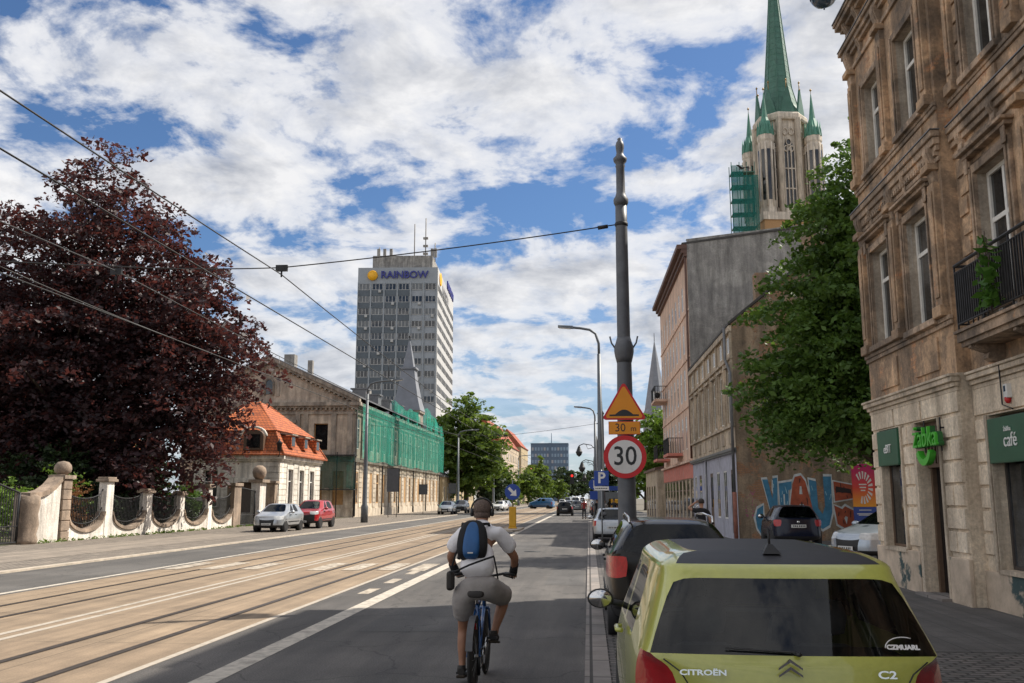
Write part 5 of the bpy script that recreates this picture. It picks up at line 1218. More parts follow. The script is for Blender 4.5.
tree('street_tree', 'large green tree rising behind the end of the palace', (-19.8, 150, 0), [(.5, 0, 14.4, 3.2, 3.6, 4.2), (-2.5, 0, 12.5, 3.2, 3.5, 4), (2.8, 0, 11, 3.4, 4, 3.6), (-1, 0, 8.5, 4.8, 4.5, 4), (2.8, 0, 7, 3.2, 4, 3.2), (0, 0, 5, 3.6, 3.6, 2.6)], 430, 44, .3, 'leaf_street', .4, 15, (.9, 1.7), .15, .6, limbs=90, seed=12)
tree('street_tree', 'bright green tree behind the concrete pole and speed signs', (8.3, 105, 0), [(0, 0, 9.6, 2.6, 3, 2.8), (-1.6, 0, 7.5, 2.2, 3, 2.4), (1.5, 0, 6.5, 3, 3, 3), (-.8, 0, 5, 2.6, 3, 2.2)], 220, 44, .2, 'leaf_yellow', .25, 9.5, (.6, 1.1), .15, .55, limbs=50, seed=15)
tree('street_tree', 'small pale green tree beyond the blue arrow sign', (-18.8, 205, 0), [(0, 0, 5.6, 3.2, 3, 3.6), (-2, 0, 4, 2.6, 3, 3), (1.2, 0, 3.5, 3, 3, 2.8)], 160, 36, .34, 'leaf_street', .25, 8, (.8, 1.5), .1, .55, limbs=40, seed=18)
tree('street_tree', 'dark bushy tree in shade at the end of the low yellow house', (-20.0, 186, 0), [(0, 0, 6, 3, 3, 3.6), (1, 0, 3.5, 3, 3, 2.4)], 110, 36, .34, 'leaf_dark', .25, 7, (.8, 1.5), .1, .5, limbs=30, seed=19)
tree('street_tree', 'green tree before the corner house with the red roof', (-17.0, 262, 0), [(0, 0, 6.0, 2.4, 3, 3.6), (.5, 0, 4, 2.6, 3, 3)], 100, 34, .42, 'leaf_street', .25, 9, (.9, 1.7), .1, .5, limbs=30, seed=20)
tree('street_tree', 'light green tree before the white house far down the street', (-17.5, 330, 0), [(0, 0, 9, 4.2, 4, 5.5), (1, 0, 6, 4, 4, 4)], 110, 34, .6, 'leaf_street', .3, 11, (1.2, 2.2), .1, .5, limbs=20, seed=21)
for i, (x, y, h_, r_, lf_, lb) in enumerate([(-13, 470, 17, 7, 'leaf_far', 'tall dark tree in front of the blue office block'), (-7.5, 520, 16, 7, 'leaf_far', 'rounded dark tree just right of the blue office block'), (.0, 560, 19, 9, 'leaf_far', 'tallest dark tree where the street vanishes'),
                                              (8, 500, 15, 8, 'leaf_dark', 'dark tree behind the far lantern posts'), (-12.5, 380, 10, 4, 'leaf_street', 'low light green tree by the far traffic light'), (4.2, 210, 9, 2.8, 'leaf_dark', 'dark tree beside the far lamp posts'), (9, 150, 10, 4, 'leaf_street', 'green tree rising above the low annexe')]):
    tree('distant_tree', lb, (x, y, 0), [(0, 0, h_ * .68, r_, r_ * .8, h_ * .3), (r_ * .4, 0, h_ * .45, r_ * .8, r_ * .7, h_ * .28), (-r_ * .4, 0, h_ * .4, r_ * .7, r_ * .7, h_ * .27)], 90, 30, h_ * .038, lf_, .3, h_ * .8, (h_ * .07, h_ * .13), .1, .5, limbs=15, seed=30 + i, group='trees far down the street')
# garden shrubs behind the fence
def shrub(label, x, y, rx, ry, h, leaf, n, size, seed, name='garden_shrub'):
    return tree(name, label, (x, y, .04), [(0, 0, h * .55, rx, ry, h * .42), (rx * .3, .2, h * .35, rx * .8, ry * .8, h * .32)], n, 30, size, leaf, .06, h * .7, (.3, .55), .05, .5, limbs=14, seed=seed, group='shrubs behind the white fence', cat='shrub')
shrub('upright bright green conifer beside the pillar with the stone ball', -24.6, 42.0, .75, .8, 3.6, 'leaf_yellow', 90, .075, 51)
shrub('orange brown shrub behind the first railing of the fence', -23.9, 41.3, .7, .9, 2.5, 'leaf_orange', 80, .07, 52)
shrub('light green bush behind the swept wall by the gate', -25.2, 38.2, 1.0, 1.1, 2.9, 'leaf_yellow', 70, .08, 53)
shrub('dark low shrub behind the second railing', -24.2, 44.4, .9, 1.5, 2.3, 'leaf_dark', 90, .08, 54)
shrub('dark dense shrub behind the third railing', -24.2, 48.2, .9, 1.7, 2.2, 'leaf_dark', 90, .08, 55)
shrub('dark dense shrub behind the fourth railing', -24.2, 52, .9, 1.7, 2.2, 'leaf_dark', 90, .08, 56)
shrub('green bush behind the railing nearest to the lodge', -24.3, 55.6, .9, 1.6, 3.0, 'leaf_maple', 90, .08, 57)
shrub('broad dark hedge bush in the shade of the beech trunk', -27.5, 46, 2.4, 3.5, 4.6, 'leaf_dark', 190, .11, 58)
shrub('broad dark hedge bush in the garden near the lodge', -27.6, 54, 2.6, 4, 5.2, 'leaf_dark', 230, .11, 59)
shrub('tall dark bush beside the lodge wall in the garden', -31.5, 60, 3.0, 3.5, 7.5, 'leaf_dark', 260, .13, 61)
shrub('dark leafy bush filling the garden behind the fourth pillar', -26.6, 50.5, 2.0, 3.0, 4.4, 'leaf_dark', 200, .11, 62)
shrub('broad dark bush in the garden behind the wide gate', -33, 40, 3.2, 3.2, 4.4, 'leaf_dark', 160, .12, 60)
ch = []; g_ = np.random.default_rng(5); n_ = 260; yy = g_.uniform(36.5, 66, n_); cen = np.stack([np.full(n_, -22.28) + g_.normal(0, .06, n_), yy, np.full(n_, .06)], 1)
leaves_np(ch, np.repeat(cen, 7, 0) + g_.normal(0, .05, (n_ * 7, 3)) * np.array([1, 1.6, .9]), .05); wd_ = quads_obj('weeds', ch, 'leaf_street'); wd_['kind'] = 'stuff'; tag(wd_, 'weeds growing along the foot of the white fence', 'weeds')
gb_ = thing('garden_villa', 'red roofed villa hidden behind the purple beech', 'house', (-48, 75, 0)); m = MB(); m.box(-56, -40, 70, 80, 0, 6); m.build('wall', 'house_beige', gb_, True); m = MB(); m.add([(-57, 69, 6), (-39, 69, 6), (-39, 81, 6), (-57, 81, 6), (-53, 75, 10.5), (-43, 75, 10.5)], ((0, 1, 5, 4), (1, 2, 5), (2, 3, 4, 5), (3, 0, 4))); m.build('roof', 'roof_tile', gb_, True)

# ------------------------------------------------------------------ the big tram pole with its signs
pm('pole_grey', (.095, .10, .112), .5, .2, 5, metal=.1, col2=(.13, .128, .13), lo=.5, hi=.7)
pm('sign_orange', (.75, .27, .006), .45, .06, 3); pm('sign_red', (.56, .012, .016), .45, .06, 3); pm('sign_white', (.70, .68, .66), .5, .06, 4, col2=(.6, .58, .55)); pm('sign_blue', (.012, .055, .30), .45, .06, 3); pm('sign_back', (.25, .26, .27), .5, .1, 4, metal=.5)
pm('yellow_plastic', (.62, .33, .012), .5, .1, 5); pm('lamp_glass', (.5, .5, .48), .2, .1, 5)
PX, PY = .72, 17.9
po = thing('tram_pole', 'thick dark grey steel tram pole with an ornate finial carrying the 30 signs', 'pole', (PX, PY, 0))
m = MB(); m.lathe([(.25, 0), (.25, .5), (.2, .6), (.178, .9), (.168, 2.4), (.14, 4.55), (.128, 4.9), (.118, 7.2), (.115, 7.66)], (0, 0, 0), 24); m.build('shaft', 'pole_grey', po)
m = MB(); m.lathe([(.145, 4.45), (.17, 4.55), (.19, 4.66), (.19, 4.76), (.16, 4.84), (.13, 4.95)], (0, 0, 0), 24)
for s_ in (-1, 1): m.tube([(s_ * .15, 0, 4.7), (s_ * .24, 0, 4.84), (s_ * .27, 0, 4.97)], .018, 6)
m.build('collar', 'pole_grey', po)
m = MB(); m.lathe([(.115, 7.62), (.145, 7.68), (.15, 7.76), (.11, 7.83), (.09, 7.9), (.085, 8.42), (.1, 8.46), (.085, 8.5), (.13, 8.56), (.14, 8.62), (.085, 8.68), (.07, 8.74), (.08, 8.82), (.088, 8.9), (.07, 8.97), (.042, 9.0), (.05, 9.04), (.0, 9.08)], (0, 0, 0), 20); m.build('finial', 'pole_grey', po)
m = MB(); m.lathe([(.118, 7.2), (.13, 7.21), (.13, 7.27), (.116, 7.28)], (0, 0, 0), 20); m.build('clamp', 'iron_dark', po)
def sign_plate(poly, d, mat_front, parent, name, edge=None):
    m = MB(); m.prism(poly, lambda a, b, dd: (a, dd, b), -d, -d + .004); return m.build(name, mat_front, parent)
def rpoly(n, r_, cz, k0=90): return [(r_ * math.cos(R(k0 + 360 * i / n)), cz + r_ * math.sin(R(k0 + 360 * i / n))) for i in range(n)]
def rounded(poly, r_, seg=4):
    out = []; n = len(poly)
    for i in range(n):
        p = Vector(poly[i]); a = (Vector(poly[i - 1]) - p).normalized(); b = (Vector(poly[(i + 1) % n]) - p).normalized()
        half = a.angle(b) / 2; d = r_ / math.tan(half); c = p + (a + b).normalized() * r_ / math.sin(half); s0 = p + a * d - c; s1 = p + b * d - c
        ang = s0.angle_signed(s1) if hasattr(s0, 'angle_signed') else 0
        for k in range(seg + 1):
            v = s0.lerp(s1, k / seg).normalized() * r_; out.append(tuple(c + v))
    return out
def arrow2(m, cx, cz, l, w_, ang, f):
    pts = [(-.5 * l, -.16 * w_), (.05 * l, -.16 * w_), (.05 * l, -.5 * w_), (.5 * l, 0), (.05 * l, .5 * w_), (.05 * l, .16 * w_), (-.5 * l, .16 * w_)]
    c_, s_ = math.cos(ang), math.sin(ang); m.prism([(cx + x * c_ - z * s_, cz + x * s_ + z * c_) for x, z in pts], lambda a, b, dd: (a, dd, b), *f)
sg = thing('warning_sign', 'orange triangular road hump sign with an orange 30 m plate below it', 'road sign', (PX - .03, PY - .21, 3.32), group='road signs on the tram pole')
tri = rounded([(-.43, 0), (.43, 0), (0, .74)], .045)
sign_plate([(x, z) for x, z in tri], .0, 'sign_red', sg, 'border'); sign_plate(rounded([(-.37, .033), (.37, .033), (0, .67)], .035), .0045, 'sign_orange', sg, 'face')
m = MB(); hump = [(-.28, .07), (.28, .07), (.28, .1), (.17, .105)] + [(.17 - .34 * k / 14, .105 + .09 * math.sin(math.pi * k / 14)) for k in range(1, 14)] + [(-.17, .105), (-.28, .1)]
m.prism(hump, lambda a, b, d: (a, d, b), -.0065, -.005); m.build('symbol', 'black_paint', sg)
m = MB(); m.prism(tri, lambda a, b, d: (a * .98, d, b), .005, .02); m.box(-.1, .1, .0201, .04, .2, .26); m.build('backing', 'sign_back', sg)
q = sign_plate([(-.30, -.28), (.30, -.28), (.30, -.03), (-.30, -.03)], .0, 'sign_red', sg, 'plate_border'); sign_plate([(-.29, -.27), (.29, -.27), (.29, -.04), (-.29, -.04)], .0045, 'sign_orange', sg, 'plate')
text_mesh('lettering', '30', .22, 'black_paint', sg, (-.08, -.006, -.155), (1, 0, 0), (0, 0, 1), .003, .95); text_mesh('lettering', 'm', .15, 'black_paint', sg, (.17, -.006, -.17), (1, 0, 0), (0, 0, 1), .003)
sg = thing('speed_limit_sign', 'round red rimmed speed limit sign with a black 30', 'road sign', (PX - .03, PY - .21, 2.62), group='road signs on the tram pole')
sign_plate(rpoly(40, .405, 0), .0, 'sign_red', sg, 'rim'); sign_plate(rpoly(40, .315, 0), .0045, 'sign_white', sg, 'face'); text_mesh('lettering', '30', .5, 'black_paint', sg, (0, -.006, 0), (1, 0, 0), (0, 0, 1), .003, .92, bold=.004)
m = MB(); m.prism(rpoly(40, .4, 0), lambda a, b, d: (a, d, b), .005, .02); m.box(-.1, .1, .0201, .04, -.1, .1); m.build('backing', 'sign_back', sg)

# ------------------------------------------------------------------ overhead wires
pm('wire_grey', (.03, .03, .032), .6, .1, 5)
def sag(p0, p1, s_, n=16): return [(p0[0] + (p1[0] - p0[0]) * i / n, p0[1] + (p1[1] - p0[1]) * i / n, p0[2] + (p1[2] - p0[2]) * i / n - s_ * 4 * (i / n) * (1 - i / n)) for i in range(n + 1)]
def wire(name, label, segs, r_, extra=None, group='overhead tram wires'):
    m = MB()
    for sgm in segs: m.tube(sgm, r_, 5)
    o = m.build(name, 'wire_grey'); tag(o, label, 'wire', group); return o
spany = [-30, 17.9, 69.4, 122, 175, 230]
def contact(x, z, lab): return wire('contact_wire', lab, [[(x, -30, z), (x, 230, z)]], .012)
def messenger(x, z, s_, lab, zc):
    o = wire('messenger_wire', lab, [sag((x, a, z), (x, b, z), s_) for a, b in zip(spany, spany[1:])], .012)
    m = MB()
    for a, b in zip(spany, spany[1:]):
        for k in range(1, 5):
            f = k / 5; y = a + (b - a) * f; m.tube([(x, y, zc), (x, y, z - s_ * 4 * f * (1 - f))], .008, 4)
    m.build('dropper', 'black_paint', o)
contact(-6.2, 5.52, 'lower tram wire over the nearer track'); messenger(-6.2, 6.35, .35, 'upper carrying wire over the nearer track', 5.52)
contact(-9.72, 5.55, 'lower tram wire over the farther track'); messenger(-9.72, 6.5, .35, 'upper carrying wire over the farther track', 5.55)
def span(y, x0, z0, x1, z1, lab):
    o = wire('span_wire', lab, [sag((x0, y, z0), (-6.2, y, 6.5), .05) , sag((-6.2, y, 6.5), (-9.72, y, 6.6), .04), sag((-9.72, y, 6.6), (x1, y, z1), .05)], .013)
    m = MB()
    for x in (-6.2, -9.72): m.box(x - .12, x + .12, y - .03, y + .03, 6.42, 6.55); m.tube([(x, y, 6.45), (x, y, 6.3)], .02, 5)
    m.tube([(x0 - .35, y, z0 - .06), (x0 - .15, y, z0 - .03)], .04, 6); m.build('insulator', 'iron_dark', o)
span(17.9, PX - .12, 7.24, -16.9, 7.2, 'span wire across the street from the big grey pole'); span(69.4, 1.0, 7.4, -16.85, 7.4, 'farther span wire tied to the plain lamp pole')
# steady arm hanging below the farther track's wires
wire('pull_off_wire', 'short slanting wire with a clip between the carrying wires', [sag((-9.72, 23, 5.56), (-12.5, 17.9, 6.75), .05)], .012)

# ------------------------------------------------------------------ lamp posts
pm('lamp_steel', (.12, .13, .14), .5, .15, 4, metal=.4)
def lamp(label, x, y, h, arm, armz, r0=.11, head_len=.75, mat='lamp_steel', heads=1, group='street lamp posts'):
    o = thing('street_lamp', label, 'street lamp', (x, y, .03), group=group)
    m = MB(); m.lathe([(r0 * 1.7, 0), (r0 * 1.7, 1.2), (r0 * 1.2, 1.35), (r0, h * .45), (r0 * .9, h * .46), (r0 * .6, h - armz)], (0, 0, 0), 12); m.build('pole', mat, o)
    s_ = 1 if arm > 0 else -1; a = abs(arm); m = MB()
    m.tube([(0, 0, h - armz - .1), (0, 0, h - armz * .6), (s_ * a * .12, 0, h - armz * .22), (s_ * a * .35, 0, h - .08), (s_ * a * .7, 0, h), (s_ * a, 0, h + .04)], r0 * .45, 8); m.build('arm', mat, o)
    m = MB(); hx = s_ * a
    m.hexa([(hx, -.1, h - .02), (hx + s_ * head_len, -.15, h + .06), (hx, .1, h - .02), (hx + s_ * head_len, .15, h + .06), (hx, -.07, h + .13), (hx + s_ * head_len, -.09, h + .17), (hx, .07, h + .13), (hx + s_ * head_len, .09, h + .17)]); hd = m.build('lamp_head', mat, o, bevel=.02)
    m = MB(); m.hexa([(hx + s_ * .12, -.1, h - .03), (hx + s_ * (head_len - .06), -.12, h + .03), (hx + s_ * .12, .1, h - .03), (hx + s_ * (head_len - .06), .12, h + .03), (hx + s_ * .12, -.1, h - .01), (hx + s_ * (head_len - .06), -.12, h + .05), (hx + s_ * .12, .1, h - .01), (hx + s_ * (head_len - .06), .12, h + .05)]); q = m.build('lens', 'lamp_glass', o); q.parent = hd
    return o
lamp('tall grey street lamp with a long arm just left of the big pole', .58, 45, 10.1, -1.25, 1.3, .14)
lamp('second grey street lamp farther down the right kerb', .65, 87, 10.2, -1.2, 1.3, .16)
lamp('dark lamp post in front of the green netted palace', -16.86, 69.4, 10.7, 2.0, 1.0, .16)
lamp('lamp post beside the low pale yellow house', -17.2, 122, 10.7, 2.0, 1.0, .17)
lamp('lamp post behind the blue arrow sign', -17.0, 166, 11, 2.0, 1.0, .17)
lamp('thin lamp post far beyond the blue van', -17.0, 225, 12, 2.5, 1.2, .2)
o = thing('tram_pole', 'plain tram pole standing on the left pavement', 'pole', (-17, 17.9, 0)); m = MB(); m.lathe([(.22, 0), (.22, 1), (.16, 1.1), (.13, 8), (.05, 8.2)], (0, 0, 0), 16); m.build('shaft', 'pole_grey', o)
o = thing('tram_pole', 'grey tram pole behind the street lamp near the blue parking sign', 'pole', (.95, 69.4, 0)); m = MB(); m.lathe([(.3, 0), (.3, .8), (.26, .9), (.22, 8), (.28, 8.1), (.15, 8.3), (.12, 9)], (0, 0, 0), 16); m.build('shaft', 'pole_grey', o)
def lantern(label, y):
    o = thing('lantern_post', label, 'lantern post', (.9, y, 0), group='old style lantern posts'); m = MB(); m.lathe([(.3, 0), (.25, 1), (.17, 1.2), (.12, 7.8), (.05, 8.4)], (0, 0, 0), 10); m.build('pole', 'iron_dark', o)
    for z, a in ((7.3, 1.9), (5.6, 1.6)):
        m = MB(); m.tube([(0, 0, z - .5), (-a * .3, 0, z + .15), (-a * .75, 0, z + .3), (-a, 0, z + .1)], .05, 6); m.tube([(0, 0, z), (-a * .5, 0, z - .25), (-a * .6, 0, z + .2)], .03, 5); am = m.build('arm', 'iron_dark', o)
        m = MB(); m.lathe([(.03, .1), (.12, 0), (.3, -.5), (.38, -.55), (.25, -.9), (0, -1.1)], (-a, 0, z), 10); q = m.build('lamp_head', 'iron_dark', o); q.parent = am
lantern('ornate black lantern post beyond the parking sign', 100); lantern('smaller ornate lantern post farther along the right kerb', 150)

# ------------------------------------------------------------------ parking sign, bollard with arrow, other signs
o = thing('parking_sign', 'square blue parking sign with a white P and a small white plate', 'road sign', (.52, 38.5, 0))
m = MB(); m.tube([(0, .04, 0), (0, .04, 3.0)], .03, 8); m.build('post', 'sign_back', o)
m = MB(); m.box(-.3, .3, -.01, .01, 2.35, 2.95); fc = m.build('panel', 'sign_blue', o, bevel=.008); q = text_mesh('lettering', 'P', .62, 'sign_white', o, (.0, -.016, 2.65), (1, 0, 0), (0, 0, 1), .008, 1.0, bold=.015)
m = MB(); m.box(-.3, .3, -.01, .01, 2.16, 2.32); m.build('plate', 'sign_white', o); m = MB()
for k in range(7): m.box(-.25 + k * .072, -.2 + k * .072, -.013, -.0105, 2.22, 2.26)
m.build('print', 'black_paint', o)
o = thing('keep_right_bollard', 'yellow traffic bollard carrying a round blue sign with a white arrow', 'bollard', (-4.45, 54.5, 0))
m = MB(); m.box(-.24, .24, -.2, .2, .1, .2); m.box(-.2, .2, -.15, .15, .2, 1.35); m.build('body', 'yellow_plastic', o, bevel=.03)
m = MB(); m.tube([(0, .0, 1.35), (0, .0, 2.9)], .035, 8); m.build('post', 'sign_back', o)
m = MB(); m.prism(rpoly(32, .46, 2.2), lambda a, b, d: (a, d, b), -.055, -.036); m.build('arrow_sign', 'sign_blue', o)
m = MB(); arrow2(m, .0, 2.2, .66, .5, R(-45), (-.062, -.056)); m.build('arrow', 'sign_white', o)
m = MB(); m.prism([(-.55, 52.6), (-.2, 52.1), (.2, 52.1), (.5, 52.6), (.5, 57), (-.55, 57)], lambda a, b, d: (a - 4.45, b, d), -.02, .1); o = m.build('traffic_island', 'kerb_pale'); o['kind'] = 'structure'; o['label'] = 'low kerbed traffic island under the yellow bollard'; o['category'] = 'island'
o = thing('traffic_light', 'dark traffic light showing red far down the right kerb', 'traffic light', (-.9 + 1.4, 118, 0)); m = MB(); m.tube([(0, 0, 0), (0, 0, 3.6), (-.6, 0, 3.9), (-2.6, 0, 4.2)], .07, 6); m.build('post', 'iron_dark', o)
m = MB(); m.box(-2.85, -2.35, -.15, .15, 3.6, 4.9); m.build('housing', 'black_paint', o)
m_, t_, p_, o_ = newmat('light_red'); p_.inputs['Base Color'].default_value = (.4, .01, .01, 1); p_.inputs['Emission Color'].default_value = (1, .03, .02, 1); p_.inputs['Emission Strength'].default_value = 1.0
m = MB(); m.lathe([(0, -.2), (.15, -.18), (.16, -.15)], (-2.6, 0, 4.62), 12, axis='y'); m.build('red_lamp', 'light_red', o)
def board(label, x, y, w_, h_, z, mat, posts, back=False):
    o = thing('notice_board', label, 'notice board', (x, y, .03), group='boards on posts before the palace'); m = MB()
    for u in posts: m.tube([(u, .04, 0), (u, .04, z + h_)], .035, 6)
    m.build('post', 'iron_dark', o); m = MB(); m.box(-w_ / 2, w_ / 2, -.02, .02, z, z + h_); m.build('panel', mat, o); m = MB(); m.box(-w_ / 2 - .03, w_ / 2 + .03, -.03, .03, z + h_, z + h_ + .05); m.build('frame', 'iron_dark', o)
pm('board_grey', (.07, .075, .085), .6, .15, 3)
board('large dark board on two posts before the netted palace', -18.7, 88, 1.1, 2.2, 2.4, 'board_grey', (-.4, .4)); board('smaller dark board on a post farther along the palace', -18.6, 104, 1.0, 1.1, 2.2, 'board_grey', (0,)); board('small dark board beyond the palace downpipe', -17.8, 121, 1.0, 1.3, 2.4, 'board_grey', (0,))
# bus shelter and yellow machine far on the right
o = thing('bus_shelter', 'dark framed bus shelter with blue top near the parked silver saloon', 'bus shelter', (2.0, 76, .05)); m = MB()
for x in (-.9, .9):
    for y in (0, 3.6): m.box(x - .05, x + .05, y - .05, y + .05, 0, 2.4)
m.build('frame', 'iron_dark', o); m = MB(); m.box(-1.1, 1.1, -.2, 3.8, 2.4, 2.75); m.build('roof', 'sign_blue', o); m = MB(); m.box(.86, .88, .1, 3.5, .4, 2.3); m.box(-.8, .8, 3.57, 3.6, .4, 2.3); m.build('pane', 'pane_dark', o)
o = thing('ticket_machine', 'small yellow machine under the bus shelter', 'machine', (2.1, 75, .05)); MB().box(-.35, .35, -.25, .25, 0, 1.7).build('casing', 'yellow_plastic', o, bevel=.03); MB().box(-.22, .22, -.26, -.252, 1.0, 1.4).build('screen', 'pane_dark', o)
o = thing('blue_sign', 'round blue path sign on a thin post behind the parking sign', 'road sign', (.35, 62, 0)); m = MB(); m.tube([(0, .03, 0), (0, .03, 3.2)], .035, 6); m.build('post', 'sign_back', o); m = MB(); m.prism(rpoly(24, .36, 2.75), lambda a, b, d: (a, d, b), -.01, .01); m.box(-.3, .3, -.01, .01, 1.75, 2.3); m.build('panel', 'sign_blue', o); m = MB(); m.box(-.05, .05, -.016, -.011, 2.5, 3.0); m.build('symbol', 'sign_white', o)
bd = thing('bird', 'dark bird gliding in front of the clouds beside the church scaffold', 'bird', (8.41, 48, 19.25), R(35)); m = MB()
m.tube([(0, -.2, 0), (0, -.1, .01), (0, .02, .01), (0, .13, .03), (0, .19, .03), (0, .24, .02)], [.02, .045, .055, .035, .03, .005], 8); m.build('body', 'black_paint', bd)
for s_ in (-1, 1):
    m = MB(); m.hexa([(s_ * .03, -.06, .02), (s_ * .03, .09, .02), (s_ * .3, -.07, .12), (s_ * .3, .06, .12), (s_ * .03, -.06, .04), (s_ * .03, .09, .04), (s_ * .3, -.07, .13), (s_ * .3, .06, .13)]); m.hexa([(s_ * .3, -.07, .12), (s_ * .3, .06, .12), (s_ * .5, -.12, .08), (s_ * .48, -.06, .08), (s_ * .3, -.07, .13), (s_ * .3, .06, .13), (s_ * .5, -.12, .085), (s_ * .48, -.06, .085)]); m.build('wing', 'black_paint', bd)
# ------------------------------------------------------------------ cars
paintmat('paint_lime', (.42, .43, .085)); pm('paint_black', (.007, .0065, .0065), .16, .1, 20, spec=.3); paintmat('paint_silver', (.42, .44, .46), .3, .55); paintmat('paint_silverblue', (.36, .41, .47), .3, .5); paintmat('paint_red', (.36, .010, .014)); pm('paint_navy', (.008, .011, .026), .18, .1, 20, spec=.35); paintmat('paint_white', (.70, .70, .69)); paintmat('paint_blue', (.02, .10, .24)); paintmat('paint_grey', (.10, .105, .11), .3, .4)
pm('roof_black', (.02, .019, .022), .5, .25, 20, coat=0, spec=.3); pm('trim_black', (.012, .012, .013), .55, .2, 12); pm('tyre', (.016, .015, .015), .85, .25, 20); pm('alloy', (.42, .43, .44), .3, .1, 10, metal=.8); pm('chrome', (.6, .6, .6), .12, .05, 10, metal=1.); pm('seat_cloth', (.10, .10, .105), .9, .2, 12); pm('interior', (.02, .02, .022), .8, .2, 8)
pm('tail_red', (.30, .006, .010), .12, .12, 12, coat=1.); pm('tail_red_bright', (.42, .012, .014), .2, .25, 14, coat=.25); pm('head_glass', (.45, .46, .46), .1, .2, 9, coat=1.); pm('plate_white', (.6, .6, .58), .5, .05, 9)
glassmat('car_glass', (.82, .88, .86), .85, 2.25); panemat('car_glass_dark', (.006, .007, .008), (.012, .014, .016), .5)
glassmat('car_glass_tint', (.5, .56, .58), .6, 1.6)
def split_mesh(me, spec, parent):
    """spec: material index -> (name, material, split into connected pieces)"""
    P = len(me.polygons); mi = np.zeros(P, np.int32); me.polygons.foreach_get('material_index', mi)
    polys = [tuple(p.vertices) for p in me.polygons]; co = [v.co.copy() for v in me.vertices]; made = []
    for k, (nm, mt, sep_) in spec.items():
        idx = [i for i in range(P) if mi[i] == k]
        if not idx: continue
        groups = [idx]
        if sep_:
            par = {}
            def find(a):
                while par.setdefault(a, a) != a: par[a] = par[par[a]]; a = par[a]
                return a
            for i in idx:
                r0 = find(polys[i][0])
                for v in polys[i][1:]: par[find(v)] = r0
            gd_ = {}
            for i in idx: gd_.setdefault(find(polys[i][0]), []).append(i)
            groups = list(gd_.values())
        for gidx in groups:
            vm = {}; fs = []
            for i in gidx: fs.append([vm.setdefault(v, len(vm)) for v in polys[i]])
            nme = bpy.data.meshes.new(nm); nme.from_pydata([co[v] for v in vm], [], fs); nme.materials.append(MT[mt]); nme.polygons.foreach_set('use_smooth', [True] * len(fs)); nme.update()
            o = bpy.data.objects.new(nm, nme); COL.objects.link(o); o.parent = parent; made.append(o)
    return made
PAINT, RW, WS, SG, TL, HL, TRIM, ROOF = range(8)
def car_body(root, L, LV, ysL, ysG, ysR, mats, faces, cx2=None, sub=2, paint='paint_silver', glass='car_glass_dark', roof=None, tail='tail_red', crease=None):
    """rings of points round the car at several heights, closed over by the roof; ring columns run from the rear centre to the front centre"""
    vs = []; rings = []; NC = 13
    for li, (zr, zf, hw, oy, fy, cr, cf) in enumerate(LV):
        yr, yf = -L / 2 + oy, L / 2 + fy
        c2 = (cx2 or {}).get(li, .84); ys_ = ysL if li <= 3 else (ysG if li == 4 else ysR)
        X = [0, .5 * min(1, c2 + .15), c2, .975, 1, 1, 1, 1, .99, .96, .80, .45, 0]; Y = [yr, yr + .012, yr + .05 * (cr / .2), yr + cr] + list(ys_) + [yf - cf, yf - cf * .32, yf - cf * .08, yf]
        rg = []
        for s_ in (1, -1):
            r_ = []
            for c in range(NC):
                if s_ == -1 and c in (0, 12): r_.append(rings[-1][1][c] if False else rg[0][c]); continue
                t_ = (Y[c] - yr) / (yf - yr); vs.append((s_ * X[c] * hw, Y[c], zr + (zf - zr) * t_)); r_.append(len(vs) - 1)
            rg.append(r_)
        rings.append(rg)
    F = []; M_ = []
    for li in range(len(LV) - 1):
        for s_ in (0, 1):
            for c in range(NC - 1):
                q = (rings[li][s_][c], rings[li][s_][c + 1], rings[li + 1][s_][c + 1], rings[li + 1][s_][c]); F.append(q if s_ == 0 else q[::-1]); M_.append(faces.get((li, c), PAINT))
    for li, mt in ((0, TRIM), (len(LV) - 1, ROOF)):
        a, b = rings[li]
        for c in range(NC - 1):
            if c == 0: q = (a[0], a[1], b[1])
            elif c == NC - 2: q = (a[c], a[c + 1], b[c])
            else: q = (a[c], a[c + 1], b[c + 1], b[c])
            F.append(q if li else q[::-1]); M_.append(mt)
    me = bpy.data.meshes.new('cage'); me.from_pydata(vs, [], F); me.polygons.foreach_set('material_index', M_)
    for k in range(8): me.materials.append(MT['trim_black'])
    bm = bmesh.new(); bm.from_mesh(me); cl = bm.edges.layers.float.new('crease_edge')
    lvl = {}
    for li, rg in enumerate(rings):
        for r_ in rg:
            for v in r_: lvl[v] = li
    cr_ = crease or {}
    for e in bm.edges:
        a, b = lvl[e.verts[0].index], lvl[e.verts[1].index]
        if a == b: e[cl] = cr_.get(a, 0)
        ms = {f.material_index for f in e.link_faces}
        if len(ms) > 1 and ms & {RW, WS, SG}: e[cl] = max(e[cl], .55)
        if len(ms) > 1 and ms & {TL, HL}: e[cl] = max(e[cl], .5)
    bmesh.ops.recalc_face_normals(bm, faces=bm.faces); bm.to_mesh(me); bm.free()
    o = bpy.data.objects.new('cage', me); COL.objects.link(o); md = o.modifiers.new('s', 'SUBSURF'); md.levels = sub; md.render_levels = sub
    dg = bpy.context.evaluated_depsgraph_get(); ev = bpy.data.meshes.new_from_object(o.evaluated_get(dg)); bpy.data.objects.remove(o)
    split_mesh(ev, {PAINT: ('body', paint, False), RW: ('rear_window', glass, True), WS: ('windscreen', glass, True), SG: ('side_window', glass, True), TL: ('tail_light', tail, True), HL: ('headlight', 'head_glass', True), TRIM: ('bumper', 'trim_black', True), ROOF: ('roof', roof or paint, False)}, root)
